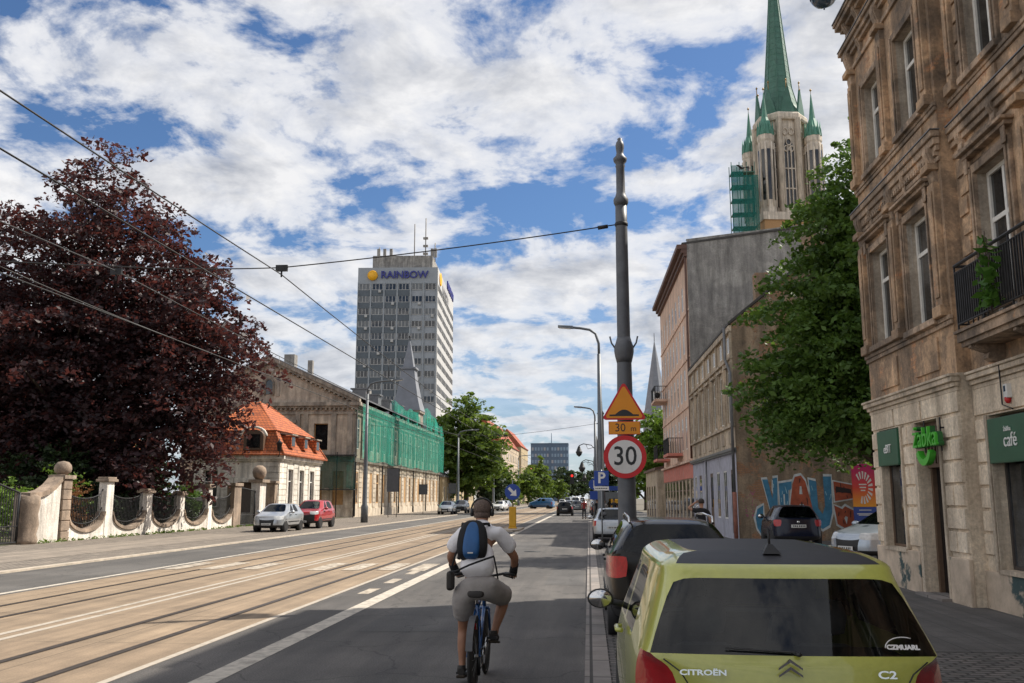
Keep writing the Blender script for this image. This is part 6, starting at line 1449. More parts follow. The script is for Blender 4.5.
def wheel(root, x, y, r_, wd=.19, side=1, spokes=5, detail=True):
    m = MB(); m.lathe([(r_ * .62, -wd / 2), (r_ * .9, -wd / 2), (r_, -wd * .32), (r_, wd * .32), (r_ * .9, wd / 2), (r_ * .62, wd / 2), (r_ * .6, 0)], (0, 0, 0), 24, axis='x'); w_ = m.build('wheel', 'tyre', root); w_.location = (x, y, r_)
    m = MB(); f = side * wd * .42
    if detail:
        m.lathe([(r_ * .52, f * .7), (r_ * .64, f * .9), (r_ * .64, f * .2), (r_ * .5, f * .1)], (0, 0, 0), 24, axis='x')
        for k in range(spokes * 2):
            a = 2 * math.pi * k / (spokes * 2); c_, s_ = math.cos(a), math.sin(a); m.hexa([(f * (.55 + .3 * d), c_ * r_ * q - s_ * h, s_ * r_ * q + c_ * h) for d in (0, 1) for q in (.1, .58) for h in (-r_ * .07, r_ * .07)])
    m.lathe([(0, f * 1.0), (r_ * .14, f * .95), (r_ * .16, f * .5)], (0, 0, 0), 12, axis='x')
    if not detail: m.lathe([(0, f * .8), (r_ * .62, f * .8)], (0, 0, 0), 16, axis='x')
    q = m.build('rim', 'alloy', root); q.parent = w_
    m = MB(); m.lathe([(0, f * .1), (r_ * .6, f * .1)], (0, 0, 0), 20, axis='x'); q = m.build('hub', 'trim_black', root); q.parent = w_
def wheels(root, hw, yr, yf, r_=.3, detail=True, arch=True):
    for y in (yr, yf):
        for s_ in (-1, 1):
            wheel(root, s_ * (hw - .085), y, r_, side=s_, detail=detail)
            if arch:
                m = MB(); x0, x1 = s_ * (hw - .22), s_ * (hw + .004)
                m.lathe([(0, x0), (r_ + .06, x0), (r_ + .06, x1), (r_ + .03, x1 + s_ * .004), (r_ + .02, x1 - s_ * .05), (0, x1 - s_ * .10)], (0, y, r_ + .01), 28, axis='x'); m.build('wheel_arch', 'trim_black', root)
def mirror(root, x, y, z, s_, mat, glass='chrome', k=1.):
    m = MB(); m.lathe([(0, .10), (.055 * k, .085), (.085 * k, .03), (.092 * k, -.03), (.085 * k, -.045)], (0, 0, 0), 16, axis='y'); o = m.build('wing_mirror', mat, root); o.location = (x, y, z); o.scale = (1.35, 1, 1)
    m = MB(); m.lathe([(0, -.047), (.078 * k, -.047), (.08 * k, -.04)], (0, 0, 0), 16, axis='y'); q = m.build('mirror_glass', glass, root); q.parent = o
    m = MB(); m.tube([(-s_ * .04, 0, -.02), (-s_ * .17, .03, -.06)], .025, 6); q = m.build('mirror_arm', 'trim_black', root); q.parent = o
def seats(root, rows_, hw, zs=.55, zt=1.12, mat='seat_cloth'):
    for y in rows_:
        for s_ in (-1, 1):
            m = MB(); x = s_ * hw
            m.hexa([(x - .22, y - .06, zs), (x + .22, y - .06, zs), (x - .22, y + .1, zs), (x + .22, y + .1, zs), (x - .17, y - .26, zt - .12), (x + .17, y - .26, zt - .12), (x - .17, y - .14, zt - .12), (x + .17, y - .14, zt - .12)])
            m.box(x - .22, x + .22, y, y + .5, zs - .12, zs + .04)
            st = m.build('seat', mat, root, bevel=.05); m = MB(); m.lathe([(0, zt - .08), (.11, zt - .05), (.13, zt + .04), (.1, zt + .12), (0, zt + .14)], (x, y - .24, 0), 12); q = m.build('headrest', mat, root); q.parent = st
def platebox(root, y, z, w_=.52, dashes=True, s_=-1):
    m = MB(); m.box(-w_ / 2, w_ / 2, min(y, y + s_ * .012), max(y, y + s_ * .012), z - .055, z + .055); p_ = m.build('number_plate', 'plate_white', root)
    if dashes:
        m = MB()
        for k in range(7): x = -.19 + k * .06 + (.02 if k > 2 else 0); m.box(x, x + .035, y + s_ * .013, y + s_ * .014, z - .03, z + .03)
        q = m.build('plate_marks', 'trim_black', root); q.parent = p_
SIDE = {(4, 4): SG, (4, 6): SG}
HATCH = {(4, 0): RW, (4, 1): RW, (4, 10): WS, (4, 11): WS, **SIDE}
def car(label, loc, head, kind, paint, L=4.0, W=1.7, H=1.45, sub=2, detail=True, group='parked and passing cars', glass=None, tail='tail_red', extra=None, tailx=None, name='parked_car', cat='car'):
    glass = glass or ('car_glass_tint' if detail and sub > 1 else 'car_glass_dark'); root = thing(name, label, cat, loc, head, group); hw = W / 2; b = L / 2
    c2x = {4: .86, 5: .84}; faces = dict(HATCH); faces.update({(0, c): TRIM for c in range(13)})
    if kind == 'hatch':
        LV = [(.2, .2, hw * .9, .1, -.12, .25, .3), (.45, .45, hw, 0, 0, .22, .36), (.70, .66, hw * 1.01, .03, -.03, .22, .4), (H * .655, H * .56, hw * .99, .07, -.14, .2, .38), (H * .69, H * .70, hw * .93, .10, -b * .5, .2, .3), (H * .965, H * .97, hw * .70, .42, -b * .86, .18, .22), (H, H, hw * .55, .62, -b * .95, .15, .15)]
        ysL = (-b * .42, -b * .1, -b * .06, b * .34, b * .62); ysG = (-b * .44, -b * .10, -b * .05, b * .28, b * .38); ysR = (-b * .40, -b * .12, -b * .06, b * .0, b * .03)
        faces.update({(2, 2): TL, (2, 3): PAINT, (2, 9): HL, (2, 10): HL, (1, 11): TRIM})
    elif kind == 'wagon':
        LV = [(.22, .22, hw * .9, .1, -.12, .25, .3), (.48, .45, hw, 0, 0, .2, .36), (.80, .68, hw * 1.01, .02, -.03, .2, .4), (H * .695, H * .57, hw * .99, .03, -.14, .2, .38), (H * .72, H * .69, hw * .94, .07, -b * .52, .18, .3), (H * .95, H * .96, hw * .70, .50, -b * .92, .18, .22), (H * .985, H * .985, hw * .55, .72, -b * 1.0, .15, .15)]
        ysL = (-b * .5, -b * .1, -b * .06, b * .28, b * .62); ysG = (-b * .62, -b * .10, -b * .05, b * .26, b * .36); ysR = (-b * .55, -b * .12, -b * .06, -b * .06 + .1, b * .0 + .04)
        faces.update({(2, 2): TL, (2, 3): TL, (2, 9): HL, (2, 10): HL, (1, 11): TRIM})
        c2x = {1: .75, 2: .68, 3: .72, 4: .88, 5: .84}
    elif kind == 'saloon':
        LV = [(.2, .2, hw * .9, .1, -.12, .25, .3), (.45, .45, hw, 0, 0, .22, .36), (.68, .64, hw * 1.01, .03, -.03, .22, .4), (H * .645, H * .56, hw * .98, .06, -.14, .2, .38), (H * .665, H * .68, hw * .9, b * .36, -b * .5, .22, .3), (H * .96, H * .965, hw * .68, b * .66, -b * .84, .18, .22), (H, H, hw * .52, b * .72, -b * .93, .15, .15)]
        ysL = (-b * .40, -b * .1, -b * .06, b * .34, b * .62); ysG = (-b * .38, -b * .10, -b * .05, b * .28, b * .38); ysR = (-b * .18, -b * .08, -b * .04, b * .0, b * .03)
        faces.update({(2, 2): TL, (2, 3): TL, (2, 9): HL, (2, 10): HL, (1, 11): TRIM})
    elif kind == 'suv':
        LV = [(.28, .28, hw * .9, .1, -.12, .25, .3), (.55, .55, hw, 0, 0, .22, .36), (.86, .84, hw * 1.01, .03, -.03, .22, .4), (H * .64, H * .60, hw * .985, .07, -.12, .2, .36), (H * .67, H * .68, hw * .93, .10, -b * .5, .2, .3), (H * .955, H * .96, hw * .72, .36, -b * .84, .18, .22), (H, H, hw * .56, .6, -b * .94, .15, .15)]
        ysL = (-b * .5, -b * .1, -b * .06, b * .32, b * .62); ysG = (-b * .58, -b * .10, -b * .05, b * .26, b * .38); ysR = (-b * .56, -b * .12, -b * .06, b * .0, b * .03)
        faces.update({(2, 2): TL, (2, 3): TL, (2, 9): HL, (2, 10): HL, (1, 11): TRIM, (1, 10): TRIM})
    elif kind == 'van':
        LV = [(.25, .25, hw * .9, .06, -.12, .2, .3), (.5, .5, hw, 0, 0, .18, .36), (.8, .8, hw * 1.0, .02, -.03, .18, .4), (H * .56, H * .52, hw * .99, .04, -.14, .16, .38), (H * .6, H * .6, hw * .95, .06, -b * .34, .16, .3), (H * .95, H * .95, hw * .82, .14, -b * .66, .16, .22), (H, H, hw * .66, .3, -b * .74, .15, .15)]
        ysL = (-b * .55, -b * .1, -b * .06, b * .4, b * .62); ysG = (-b * .6, -b * .10, -b * .05, b * .4, b * .5); ysR = (-b * .6, -b * .12, -b * .06, b * .16, b * .22)
        faces.update({(2, 2): TL, (2, 9): HL, (2, 10): HL})
    if tailx: c2x[2] = c2x[3] = tailx
    LV[1] = (LV[1][0] * .72, LV[1][1] * .76, *LV[1][2:])
    if extra: faces.update(extra)
    car_body(root, L, LV, ysL, ysG, ysR, None, faces, sub=sub, paint=paint, glass=glass, tail=tail, crease={1: .15, 3: .35, 4: .3, 5: .1}, cx2=c2x)
    wheels(root, hw * .985, -b * .62, b * .62, .31 if kind not in ('suv',) else .35, detail=detail)
    if detail:
        seats(root, (b * .03, -b * .36), hw * .42, .52, H * .78); MB().box(-hw * .82, hw * .82, -b * .8, b * .55, .38, .42).build('floor', 'interior', root)
        for s_ in (-1, 1): mirror(root, s_ * (hw + .10), b * .30, H * .70, s_, paint)
        platebox(root, -b - .002, .72 if kind != 'saloon' else .62); platebox(root, b + .004, .42, s_=1)
        m = MB()
        for s_ in (-1, 1):
            for y in (-b * .16, b * .26): m.box(s_ * hw * .99, s_ * (hw + .022), y - .09, y + .09, H * .585, H * .605)
        m.build('door_handle', 'trim_black', root)
        m = MB()
        for s_ in (-1, 1):
            m.box(s_ * hw * 1.0, s_ * (hw * 1.0 + .012), -b * .45, b * .45, .5, .56)
        m.build('rub_strip', 'trim_black', root)
    return root

# the lime green hatchback in the foreground
c2 = thing('lime_hatchback', 'lime green small hatchback with a dark roof parked nearest at the kerb', 'car', (1.0, 6.62, .012), 0, 'parked and passing cars')
LC, hwc = 3.66, .80
LV = [(.22, .22, .715, .10, -.12, .28, .3), (.46, .45, .80, -.01, 0, .24, .36), (.74, .68, .812, .015, -.03, .24, .4), (1.0, .82, .795, .04, -.14, .22, .38), (1.06, 1.03, .765, .065, -.92, .2, .3), (1.43, 1.43, .64, .255, -1.60, .17, .22), (1.49, 1.49, .63, .31, -1.70, .14, .2), (1.55, 1.555, .53, .62, -1.80, .14, .2)]
fc = {(4, 0): RW, (4, 1): RW, (4, 10): WS, (4, 11): WS, (4, 4): SG, (4, 6): SG, (2, 2): TL, (3, 2): TL, (2, 9): HL, (2, 10): HL, **{(0, c): TRIM for c in range(13)}, (6, 0): ROOF, (6, 1): ROOF, (6, 11): ROOF, (6, 10): ROOF, **{(6, c): PAINT for c in range(3, 9)}}
car_body(c2, LC, LV, (-.85, -.1, -.03, .62, 1.1), (-.98, -.12, -.04, .58, .78), (-.92, -.18, -.10, .12, .18), None, fc, cx2={1: .62, 2: .66, 3: .74, 4: .935, 5: .89, 6: .93, 7: .93}, paint='paint_lime', glass='car_glass', roof='roof_black', tail='tail_red', crease={1: .2, 3: .25, 4: .55, 5: .3, 6: .3, 7: .3})
wheels(c2, hwc * .985, -1.16, 1.15, .30)
for s_ in (-1, 1): mirror(c2, s_ * .925, .70, 1.085, s_, 'trim_black', k=.8)
yb = -LC / 2
seats(c2, (.05,), .36, .5, 1.2); seats(c2, (-.75,), .34, .5, 1.13)
m = MB(); m.box(-.7, .7, .75, 1.1, .6, 1.0); m.build('dashboard', 'interior', c2, bevel=.06)
m = MB(); m.box(-.68, .68, yb + .22, -1.0, .98, 1.0); m.build('parcel_shelf', 'interior', c2); m = MB(); m.box(-.74, .74, yb + .15, 1.2, .36, .4); m.build('floor', 'interior', c2)
m = MB(); m.box(-.1, .1, .36, .40, 1.36, 1.42); m.build('rear_view_mirror', 'trim_black', c2)
m = MB(); m.hexa([(-.05, yb + .50, 1.535), (.05, yb + .50, 1.535), (-.035, yb + .62, 1.535), (.035, yb + .62, 1.535), (-.012, yb + .55, 1.585), (.012, yb + .55, 1.585), (-.012, yb + .6, 1.585), (.012, yb + .6, 1.585)]); m.tube([(0, yb + .575, 1.57), (0, yb + .60, 1.67)], .007, 6); m.build('antenna', 'trim_black', c2)
m = MB(); m.tube([(.02, yb + .055, 1.075), (.0, yb + .06, 1.085), (-.33, yb + .075, 1.10)], [.009, .006, .004], 6); m.lathe([(0, 0), (.016, .005), (.016, .016), (0, .024)], (.02, yb + .05, 1.065), 10); m.build('rear_wiper', 'trim_black', c2)
m = MB()
def gpt(x, t_): return (x * (.765 + (.60 - .765) * t_), yb + .066 + .168 * t_ + .03 * (x * x) , 1.112 + .273 * t_)
del gpt
m = MB()
for s_ in (-1, 1): m.tube([(s_ * .45, yb + .03, .76), (s_ * .49, yb + .02, .88), (s_ * .56, yb + .045, .99), (s_ * .64, yb + .07, 1.045)], .004, 5)
m.build('shut_line', 'trim_black', c2)
ty = yb + .008
def ctext(nm, b_, s_, x, z, sx): text_mesh(nm, b_, s_, 'chrome', c2, (x, ty + .012, z), (1, 0, 0), (0, .12, 1), .007, sx, bold=.0012)
ctext('lettering', 'CITROËN', .036, -.452, .99, 1.5); ctext('lettering', 'C2', .05, .43, .99, 1.5)
m = MB()
for dz_ in (0, .034):
    for s_ in (-1, 1):
        m.hexa([(-.03 + s_ * x, yb - d + .02, .975 + dz_ + z) for z0 in (0, 1) for d in (0, .014) for x, z in ((.0, .036 + .016 * z0), (.058, 0 + .01 * z0))])
m.build('emblem', 'chrome', c2)
text_mesh('sticker', 'CZMUARL', .031, 'sign_white', c2, (.53, yb + .078, 1.112), (1, 0, 0), (0, .5, 1), .002, 1.1, bold=.002)
m = MB(); pts = [(.445 + .12 * (1 - math.cos(R(a))) / 1.3, yb + .074 + .03 * math.sin(R(a)), 1.105 + .052 * math.sin(R(a))) for a in range(5, 125, 10)]; m.tube(pts, .003, 5); m.build('sticker_arc', 'sign_white', c2)
m = MB(); m.tube([(-hwc * 1.0, -.42, 1.0), (-hwc * 1.0 - .03, -.40, 1.0), (-hwc * 1.0 - .03, -.22, 1.0), (-hwc * 1.0, -.2, 1.0)], .016, 6); m.build('door_handle', 'paint_lime', c2)
platebox(c2, yb - .02, .62, dashes=True)

# the other cars
wg_ = car('black estate car with silver roof rails parked in front of the green hatchback', (1.12, 14.75, .012), 0, 'wagon', 'paint_black', 4.6, 1.78, 1.57, glass='car_glass_tint', tail='tail_red_bright', extra={(4, 4): SG, (4, 5): SG})
for s_ in (-1, 1): m = MB().tube([(s_ * .565, -1.72, 1.50), (s_ * .575, -1.6, 1.575), (s_ * .585, -.5, 1.61), (s_ * .575, .25, 1.59), (s_ * .565, .35, 1.53)], .018, 8); m.build('roof_rail', 'chrome', wg_)
pass
m = MB(); m.box(-.40, .40, -2.305, -2.27, .955, .975); m.build('chrome_strip', 'chrome', wg_)
car('silver saloon parked beyond the big pole at the right kerb', (1.0, 41.6, .012), 0, 'saloon', 'paint_silver', 4.4, 1.72, 1.42, tail='tail_red_bright')
gf = car('dark navy hatchback with red tail lights parked before the graffiti wall', (7.55, 36.3, .14), R(-3), 'hatch', 'paint_navy', 4.1, 1.74, 1.46, tail='tail_red_bright', tailx=.66)
m = MB(); m.lathe([(0, 0), (.05, 0), (.055, .01)], (0, -2.05 + .02, .86), 16, axis='y'); m.build('emblem', 'chrome', gf)
car('silver car with its bonnet showing past the corner of the brown house', (8.9, 28.0, .06), R(122), 'hatch', 'paint_silverblue', 4.3, 1.75, 1.5)
car('silver family hatchback facing the camera on the left pavement', (-17.35, 51.4, .035), R(180), 'hatch', 'paint_silver', 4.2, 1.74, 1.52)
car('bright red off-roader parked behind the silver hatchback', (-17.25, 57.6, .035), R(180), 'suv', 'paint_red', 4.4, 1.82, 1.7)
car('black car driving away in the middle of the lane', (-2.55, 100, 0), 0, 'hatch', 'paint_black', 4.2, 1.75, 1.48, detail=True, tail='tail_red', name='driving_car')
car('pale silver car parked on the pavement by the low yellow house', (-16.0, 105, .035), R(180), 'hatch', 'paint_silver', 4.0, 1.7, 1.48, sub=1)
car('dark grey car parked behind the pale silver one by the yellow house', (-15.4, 112, .035), R(180), 'suv', 'paint_grey', 4.2, 1.75, 1.6, sub=1)
car('white car coming towards the camera on the far lane', (-13.0, 137, 0), R(172), 'saloon', 'paint_white', 4.5, 1.75, 1.45, sub=1, name='driving_car')
car('light grey car following the white car on the far lane', (-13.2, 146, 0), R(175), 'hatch', 'paint_silver', 4.2, 1.7, 1.48, sub=1, name='driving_car')
car('blue car crossing the tracks at the far junction', (-8.4, 165, 0), R(75), 'hatch', 'paint_blue', 4.8, 1.85, 1.85, sub=1, name='driving_car')
car('grey car ahead of the black one in the lane', (-1.6, 128, 0), 0, 'hatch', 'paint_grey', 4.2, 1.75, 1.5, sub=1, name='driving_car')
car('silver car in the lane ahead of the grey one', (-2.9, 150, 0), 0, 'hatch', 'paint_silver', 4.2, 1.75, 1.5, sub=1, name='driving_car')
for i, (x, y, p_, k_, lb) in enumerate([(-2.5, 178, 'paint_white', 'van', 'white van far ahead in the lane'), (-1.4, 205, 'paint_silver', 'hatch', 'silver car just beyond the white van'), (-3.0, 235, 'paint_red', 'hatch', 'red car far ahead where the lane narrows'), (-6.5, 230, 'paint_white', 'hatch', 'white car waiting on the tram tracks far away'), (-6.0, 265, 'paint_silver', 'van', 'pale van farthest along the tram tracks'), (-2.0, 290, 'paint_white', 'van', 'tiny white van at the end of the lane'), (.9, 118, 'paint_silver', 'hatch', 'silver car parked by the traffic light'), (1.0, 132, 'paint_white', 'hatch', 'white car parked past the traffic light'), (1.0, 92, 'paint_navy', 'hatch', 'dark car parked past the bus shelter')]):
    car(lb, (x, y, .0), 0, k_, p_, 4.3, 1.75, 1.5 if k_ == 'hatch' else 2.1, sub=1, detail=False, name='distant_car')
car('white and blue car glimpsed through the wide iron gate', (-27.5, 37.2, .04), R(120), 'hatch', 'paint_white', 4.1, 1.7, 1.46, sub=1)

# ------------------------------------------------------------------ people
pm('skin', (.36, .19, .12), .55, .12, 12); pm('skin_tan', (.30, .145, .085), .55, .12, 12); pm('hair_dark', (.025, .018, .014), .7, .4, 40, bump=.4); pm('hair_short', (.13, .092, .075), .85, .45, 70, bump=.5)
pm('tshirt', (.80, .78, .80), .85, .06, 6, bump=.9, bscale=5); pm('shorts_grey', (.31, .285, .27), .9, .12, 7, bump=1., bscale=6); pm('cloth_black', (.010, .010, .012), .9, .25, 8); pm('cloth_dark', (.03, .03, .035), .9, .25, 8); pm('cloth_denim', (.05, .07, .12), .9, .2, 8); pm('cloth_red', (.25, .03, .03), .9, .2, 8); pm('cloth_light', (.4, .38, .36), .9, .2, 8); pm('cloth_blue', (.012, .085, .24), .6, .15, 7); pm('leather', (.02, .016, .014), .6, .2, 10); pm('sole', (.03, .02, .012), .8, .2, 10); pm('eye_white', (.7, .68, .66), .3, .03, 8)
pm('bike_blue', (.01, .07, .22), .3, .1, 8, coat=.8); pm('bike_black', (.014, .014, .015), .4, .2, 10); pm('mudguard', (.075, .075, .08), .5, .15, 8)
def skin(name, J, E, mat, parent, sub=2, folds=0):
    """J: name -> (x, y, z, radius [, radius2]); E: list of joint names forming edges; grown into one surface"""
    names = list(J); ix = {n: i for i, n in enumerate(names)}
    me = bpy.data.meshes.new(name); me.from_pydata([J[n][:3] for n in names], [(ix[a], ix[b]) for a, b in E], [])
    o = bpy.data.objects.new(name, me); COL.objects.link(o); md = o.modifiers.new('skin', 'SKIN'); md.use_smooth_shade = True; md.branch_smoothing = .6
    for i, n in enumerate(names):
        d = me.skin_vertices[0].data[i]; r_ = J[n][3:]; d.radius = (r_[0], r_[1] if len(r_) > 1 else r_[0]); d.use_root = (i == 0)
    s_ = o.modifiers.new('sub', 'SUBSURF'); s_.levels = sub; s_.render_levels = sub
    if folds:
        s_.levels = s_.render_levels = 3
        tx = bpy.data.textures.get('cloth_folds') or bpy.data.textures.new('cloth_folds', 'CLOUDS'); tx.noise_scale = .11; tx.noise_depth = 2
        d_ = o.modifiers.new('folds', 'DISPLACE'); d_.texture = tx; d_.strength = folds; d_.mid_level = .5; d_.texture_coords = 'LOCAL'
    dg = bpy.context.evaluated_depsgraph_get(); ev = bpy.data.meshes.new_from_object(o.evaluated_get(dg)); bpy.data.objects.remove(o)
    ev.name = name; ev.materials.clear(); ev.materials.append(MT[mat]); ev.polygons.foreach_set('use_smooth', [True] * len(ev.polygons))
    k = bpy.data.objects.new(name, ev); COL.objects.link(k); k.parent = parent
    return k
def chain(*n): return list(zip(n, n[1:]))
def hand(J, E, wrist, s_, d, palm_dir, tag_, r_=.011, curl=.5):
    """palm and five fingers; d: pointing direction, palm_dir: side the fingers curl to"""
    w_ = Vector(J[wrist][:3]); d = Vector(d).normalized(); n_ = Vector(palm_dir).normalized(); t_ = d.cross(n_).normalized() * s_
    pc = w_ + d * .055; J['palm' + tag_] = (*pc, .03, .024); E.append((wrist, 'palm' + tag_))
    for k, (off, ln) in enumerate(((-.026, .068), (-.009, .078), (.009, .073), (.026, .058))):
        b0 = pc + d * .035 + t_ * off; b1 = b0 + (d * math.cos(curl * .6) + n_ * math.sin(curl * .6)) * ln * .5; b2 = b1 + (d * math.cos(curl * 1.9) + n_ * math.sin(curl * 1.9)) * ln * .5
        for i, b in enumerate((b0, b1, b2)): J[f'f{k}{i}{tag_}'] = (*b, r_ * (1 - .12 * i))
        E += [('palm' + tag_, f'f{k}0{tag_}')] + chain(*[f'f{k}{i}{tag_}' for i in range(3)])
    b0 = pc - t_ * .034 + n_ * .008; b1 = b0 - t_ * .012 + d * .03 + n_ * .014; b2 = b1 + d * .024 + n_ * .014
    for i, b in enumerate((b0, b1, b2)): J[f't{i}{tag_}'] = (*b, r_ * 1.05 * (1 - .1 * i))
    E += [('palm' + tag_, 't0' + tag_)] + chain(*[f't{i}{tag_}' for i in range(3)])
def face(root, c, fwd, r_=.1, skin_m='skin', parent=None):
    """nose, eyes, ears and mouth on a head with centre c looking along fwd"""
    f = Vector(fwd).normalized(); s_ = f.cross(Vector((0, 0, 1))).normalized(); u = s_.cross(f); c = Vector(c)
    m = MB()
    for k in (-1, 1):
        e = c + s_ * k * r_ * .98 - f * .005; m.lathe([(0, -.012), (.02, -.01), (.03, 0), (.018, .01), (0, .012)], tuple(e), 10, axis='x')
    nb = c + f * r_ * .98; m.hexa([tuple(nb + s_ * a + u * b + f * d) for b in (-.035, .025) for d in (0, .025 if b < 0 else .006) for a in (-.014, .014)]); m.build('face_features', skin_m, root)
    m = MB()
    for k in (-1, 1): e = c + f * r_ * .9 + s_ * k * .035 + u * .02; m.lathe([(0, -.012), (.013, 0), (0, .012)], tuple(e), 8)
    m.build('eye', 'eye_white', root); m = MB(); e = c + f * r_ * .93 - u * .06; m.hexa([tuple(e + s_ * a + u * b + f * d) for b in (-.006, .006) for d in (0, .012) for a in (-.026, .026)]); m.build('mouth', 'cloth_red', root)

# the cyclist; local origin on the ground below the saddle, y forward
CX, CY = -1.13, 9.45
cy = thing('person', 'cyclist in white T-shirt and grey shorts riding away down the lane', 'person', (CX, CY, 0))
J = {'pelvis': (0, .0, 1.0, .15, .125), 'waist': (.0, .10, 1.17, .135, .115), 'chest': (-.0, .26, 1.37, .155, .125), 'neck0': (0, .35, 1.53, .075), 'neck': (0, .39, 1.60, .058), 'head0': (0, .42, 1.665, .083, .09), 'head': (0, .43, 1.735, .088, .097), 'crown': (0, .425, 1.79, .062),
     'shl': (-.18, .325, 1.47, .05), 'ell': (-.345, .48, 1.235, .048), 'wrl': (-.31, .66, 1.085, .031), 'shr': (.18, .325, 1.47, .05), 'elr': (.345, .47, 1.235, .048), 'wrr': (.315, .65, 1.075, .031),
     'hpl': (-.105, .02, .945, .11), 'knl': (-.165, .27, .535, .062), 'cll': (-.175, .235, .40, .055), 'anl': (-.17, .21, .165, .036), 'hel': (-.17, .17, .10, .035), 'tol': (-.175, .37, .085, .03),
     'hpr': (.105, .02, .945, .11), 'knr': (.235, .45, .83, .066), 'clr': (.2, .39, .69, .06), 'anr': (.135, .33, .485, .038), 'her': (.13, .28, .43, .035), 'tor': (.15, .46, .40, .03)}
E_ = chain('pelvis', 'waist', 'chest', 'neck0', 'neck', 'head0', 'head', 'crown') + chain('chest', 'shl', 'ell', 'wrl') + chain('chest', 'shr', 'elr', 'wrr') + chain('pelvis', 'hpl', 'knl', 'cll', 'anl', 'hel') + [('anl', 'tol')] + chain('pelvis', 'hpr', 'knr', 'clr', 'anr', 'her') + [('anr', 'tor')]
hand(J, E_, 'wrl', 1, (.06, .9, -.25), (0, -.2, -1), 'l', curl=.9); hand(J, E_, 'wrr', -1, (-.06, .9, -.25), (0, -.2, -1), 'r', curl=.9)
skin('body', J, E_, 'skin_tan', cy)
face(cy, (0, .43, 1.70), (0, 1, -.05), .088, 'skin_tan')
sh = {'a0': (-.005, -.04, 1.055, .20, .17), 'b': (0, .085, 1.22, .185, .155), 'c': (0, .23, 1.375, .195, .155), 'd': (0, .30, 1.475, .18, .13), 'e': (0, .365, 1.60, .085, .082), 'l': (-.19, .32, 1.48, .105, .10), 'l1': (-.262, .38, 1.395, .092, .09), 'l2': (-.325, .44, 1.30, .085, .082), 'r': (.19, .32, 1.48, .105, .10), 'r1': (.262, .375, 1.395, .092, .09), 'r2': (.325, .435, 1.30, .085, .082)}
skin('tshirt', sh, chain('a0', 'b', 'c', 'd', 'e') + chain('d', 'l', 'l1', 'l2') + chain('d', 'r', 'r1', 'r2'), 'tshirt', cy, folds=.02)
st = {'p': (0, -.02, .985, .215, .185), 'w': (0, .0, 1.125, .198, .168), 'l': (-.13, .03, .93, .15, .15), 'l2': (-.165, .19, .70, .112, .115), 'l3': (-.172, .225, .645, .108, .108), 'r': (.13, .03, .94, .15, .15), 'r2': (.21, .33, .87, .125, .12), 'r3': (.23, .41, .83, .118, .11)}
skin('shorts', st, chain('p', 'w') + chain('p', 'l', 'l2', 'l3') + chain('p', 'r', 'r2', 'r3'), 'shorts_grey', cy, folds=.018)
m = MB(); m.lathe([(.094, 1.70), (.097, 1.74), (.091, 1.78), (.066, 1.815), (.03, 1.832), (0, 1.836)], (0, .424, 0), 18); m.lathe([(.086, 1.645), (.094, 1.70)], (0, .421, 0), 18); m.build('hair', 'hair_short', cy)
def shoe(x, y, z, pitch_):
    m = MB(); m.tube([(x, y - .07, z + .03), (x, y - .02, z + .03), (x + .008, y + .1, z + .015 - pitch_), (x + .01, y + .2, z - .005 - pitch_ * 1.6)], [.036, .045, .044, .028], 10); m.tube([(x, y - .02, z + .03), (x, y - .015, z + .085)], [.045, .042], 10); s_ = m.build('shoe', 'leather', cy)
    m = MB(); m.hexa([(x - .045, y - .1, z - .025), (x + .045, y - .1, z - .025), (x - .04, y + .22, z - .05 - pitch_ * 1.6), (x + .05, y + .22, z - .05 - pitch_ * 1.6), (x - .045, y - .1, z + .005), (x + .045, y - .1, z + .005), (x - .04, y + .22, z - .025 - pitch_ * 1.6), (x + .05, y + .22, z - .025 - pitch_ * 1.6)]); q = m.build('sole', 'sole', cy, bevel=.015); q.parent = s_
shoe(-.172, .185, .105, .01); shoe(.138, .295, .43, .015)
for s_ in (-1, 1): m = MB(); m.tube([(s_ * .335, .56, 1.16), (s_ * .312, .66, 1.08), (s_ * .308, .71, 1.06)], [.042, .045, .044], 10); m.build('glove', 'cloth_black', cy)
hp = thing('headphones', 'black over-ear headphones on the cyclist\'s head', 'headphones', (CX, CY + .42, 1.72))
m = MB()
for s_ in (-1, 1): m.lathe([(0, s_ * .128), (.036, s_ * .124), (.044, s_ * .105), (.036, s_ * .088), (0, s_ * .085)], (0, 0, -.02), 16, axis='x')
m.build('ear_cup', 'bike_black', hp); MB().tube([(.115 * math.cos(R(a)), -.0, .0 + .128 * math.sin(R(a))) for a in range(0, 181, 12)], .011, 6).build('headband', 'bike_black', hp)
def sbox(name, rings, mat, parent, sub=2):
    """closed loft of rounded rectangles: (centre, half width, half depth, up tilt)"""
    vs = []; 
    for (c, a, b, tilt) in rings:
        t_ = Vector((0, math.cos(tilt), math.sin(tilt)))
        for sx_, sy_ in ((-1, -1), (0, -1.12), (1, -1), (1.1, 0), (1, 1), (0, 1), (-1, 1), (-1.1, 0)): p = Vector(c) + Vector((1, 0, 0)) * a * sx_ + t_ * b * sy_; vs.append(tuple(p))
    n = len(rings); fs = [(i * 8 + k, i * 8 + (k + 1) % 8, (i + 1) * 8 + (k + 1) % 8, (i + 1) * 8 + k) for i in range(n - 1) for k in range(8)] + [tuple(range(8))[::-1], tuple(range((n - 1) * 8, n * 8))]
    o = MB().add(vs, fs, 0, True).build(name, mat, parent); md = o.modifiers.new('s', 'SUBSURF'); md.levels = sub; md.render_levels = sub; return o
bk_ = thing('backpack', 'small blue and black backpack on the cyclist\'s back', 'backpack', (CX - .05, CY + .07, 1.40)); bk_.scale = (.9, .9, .93); tl = R(-35)
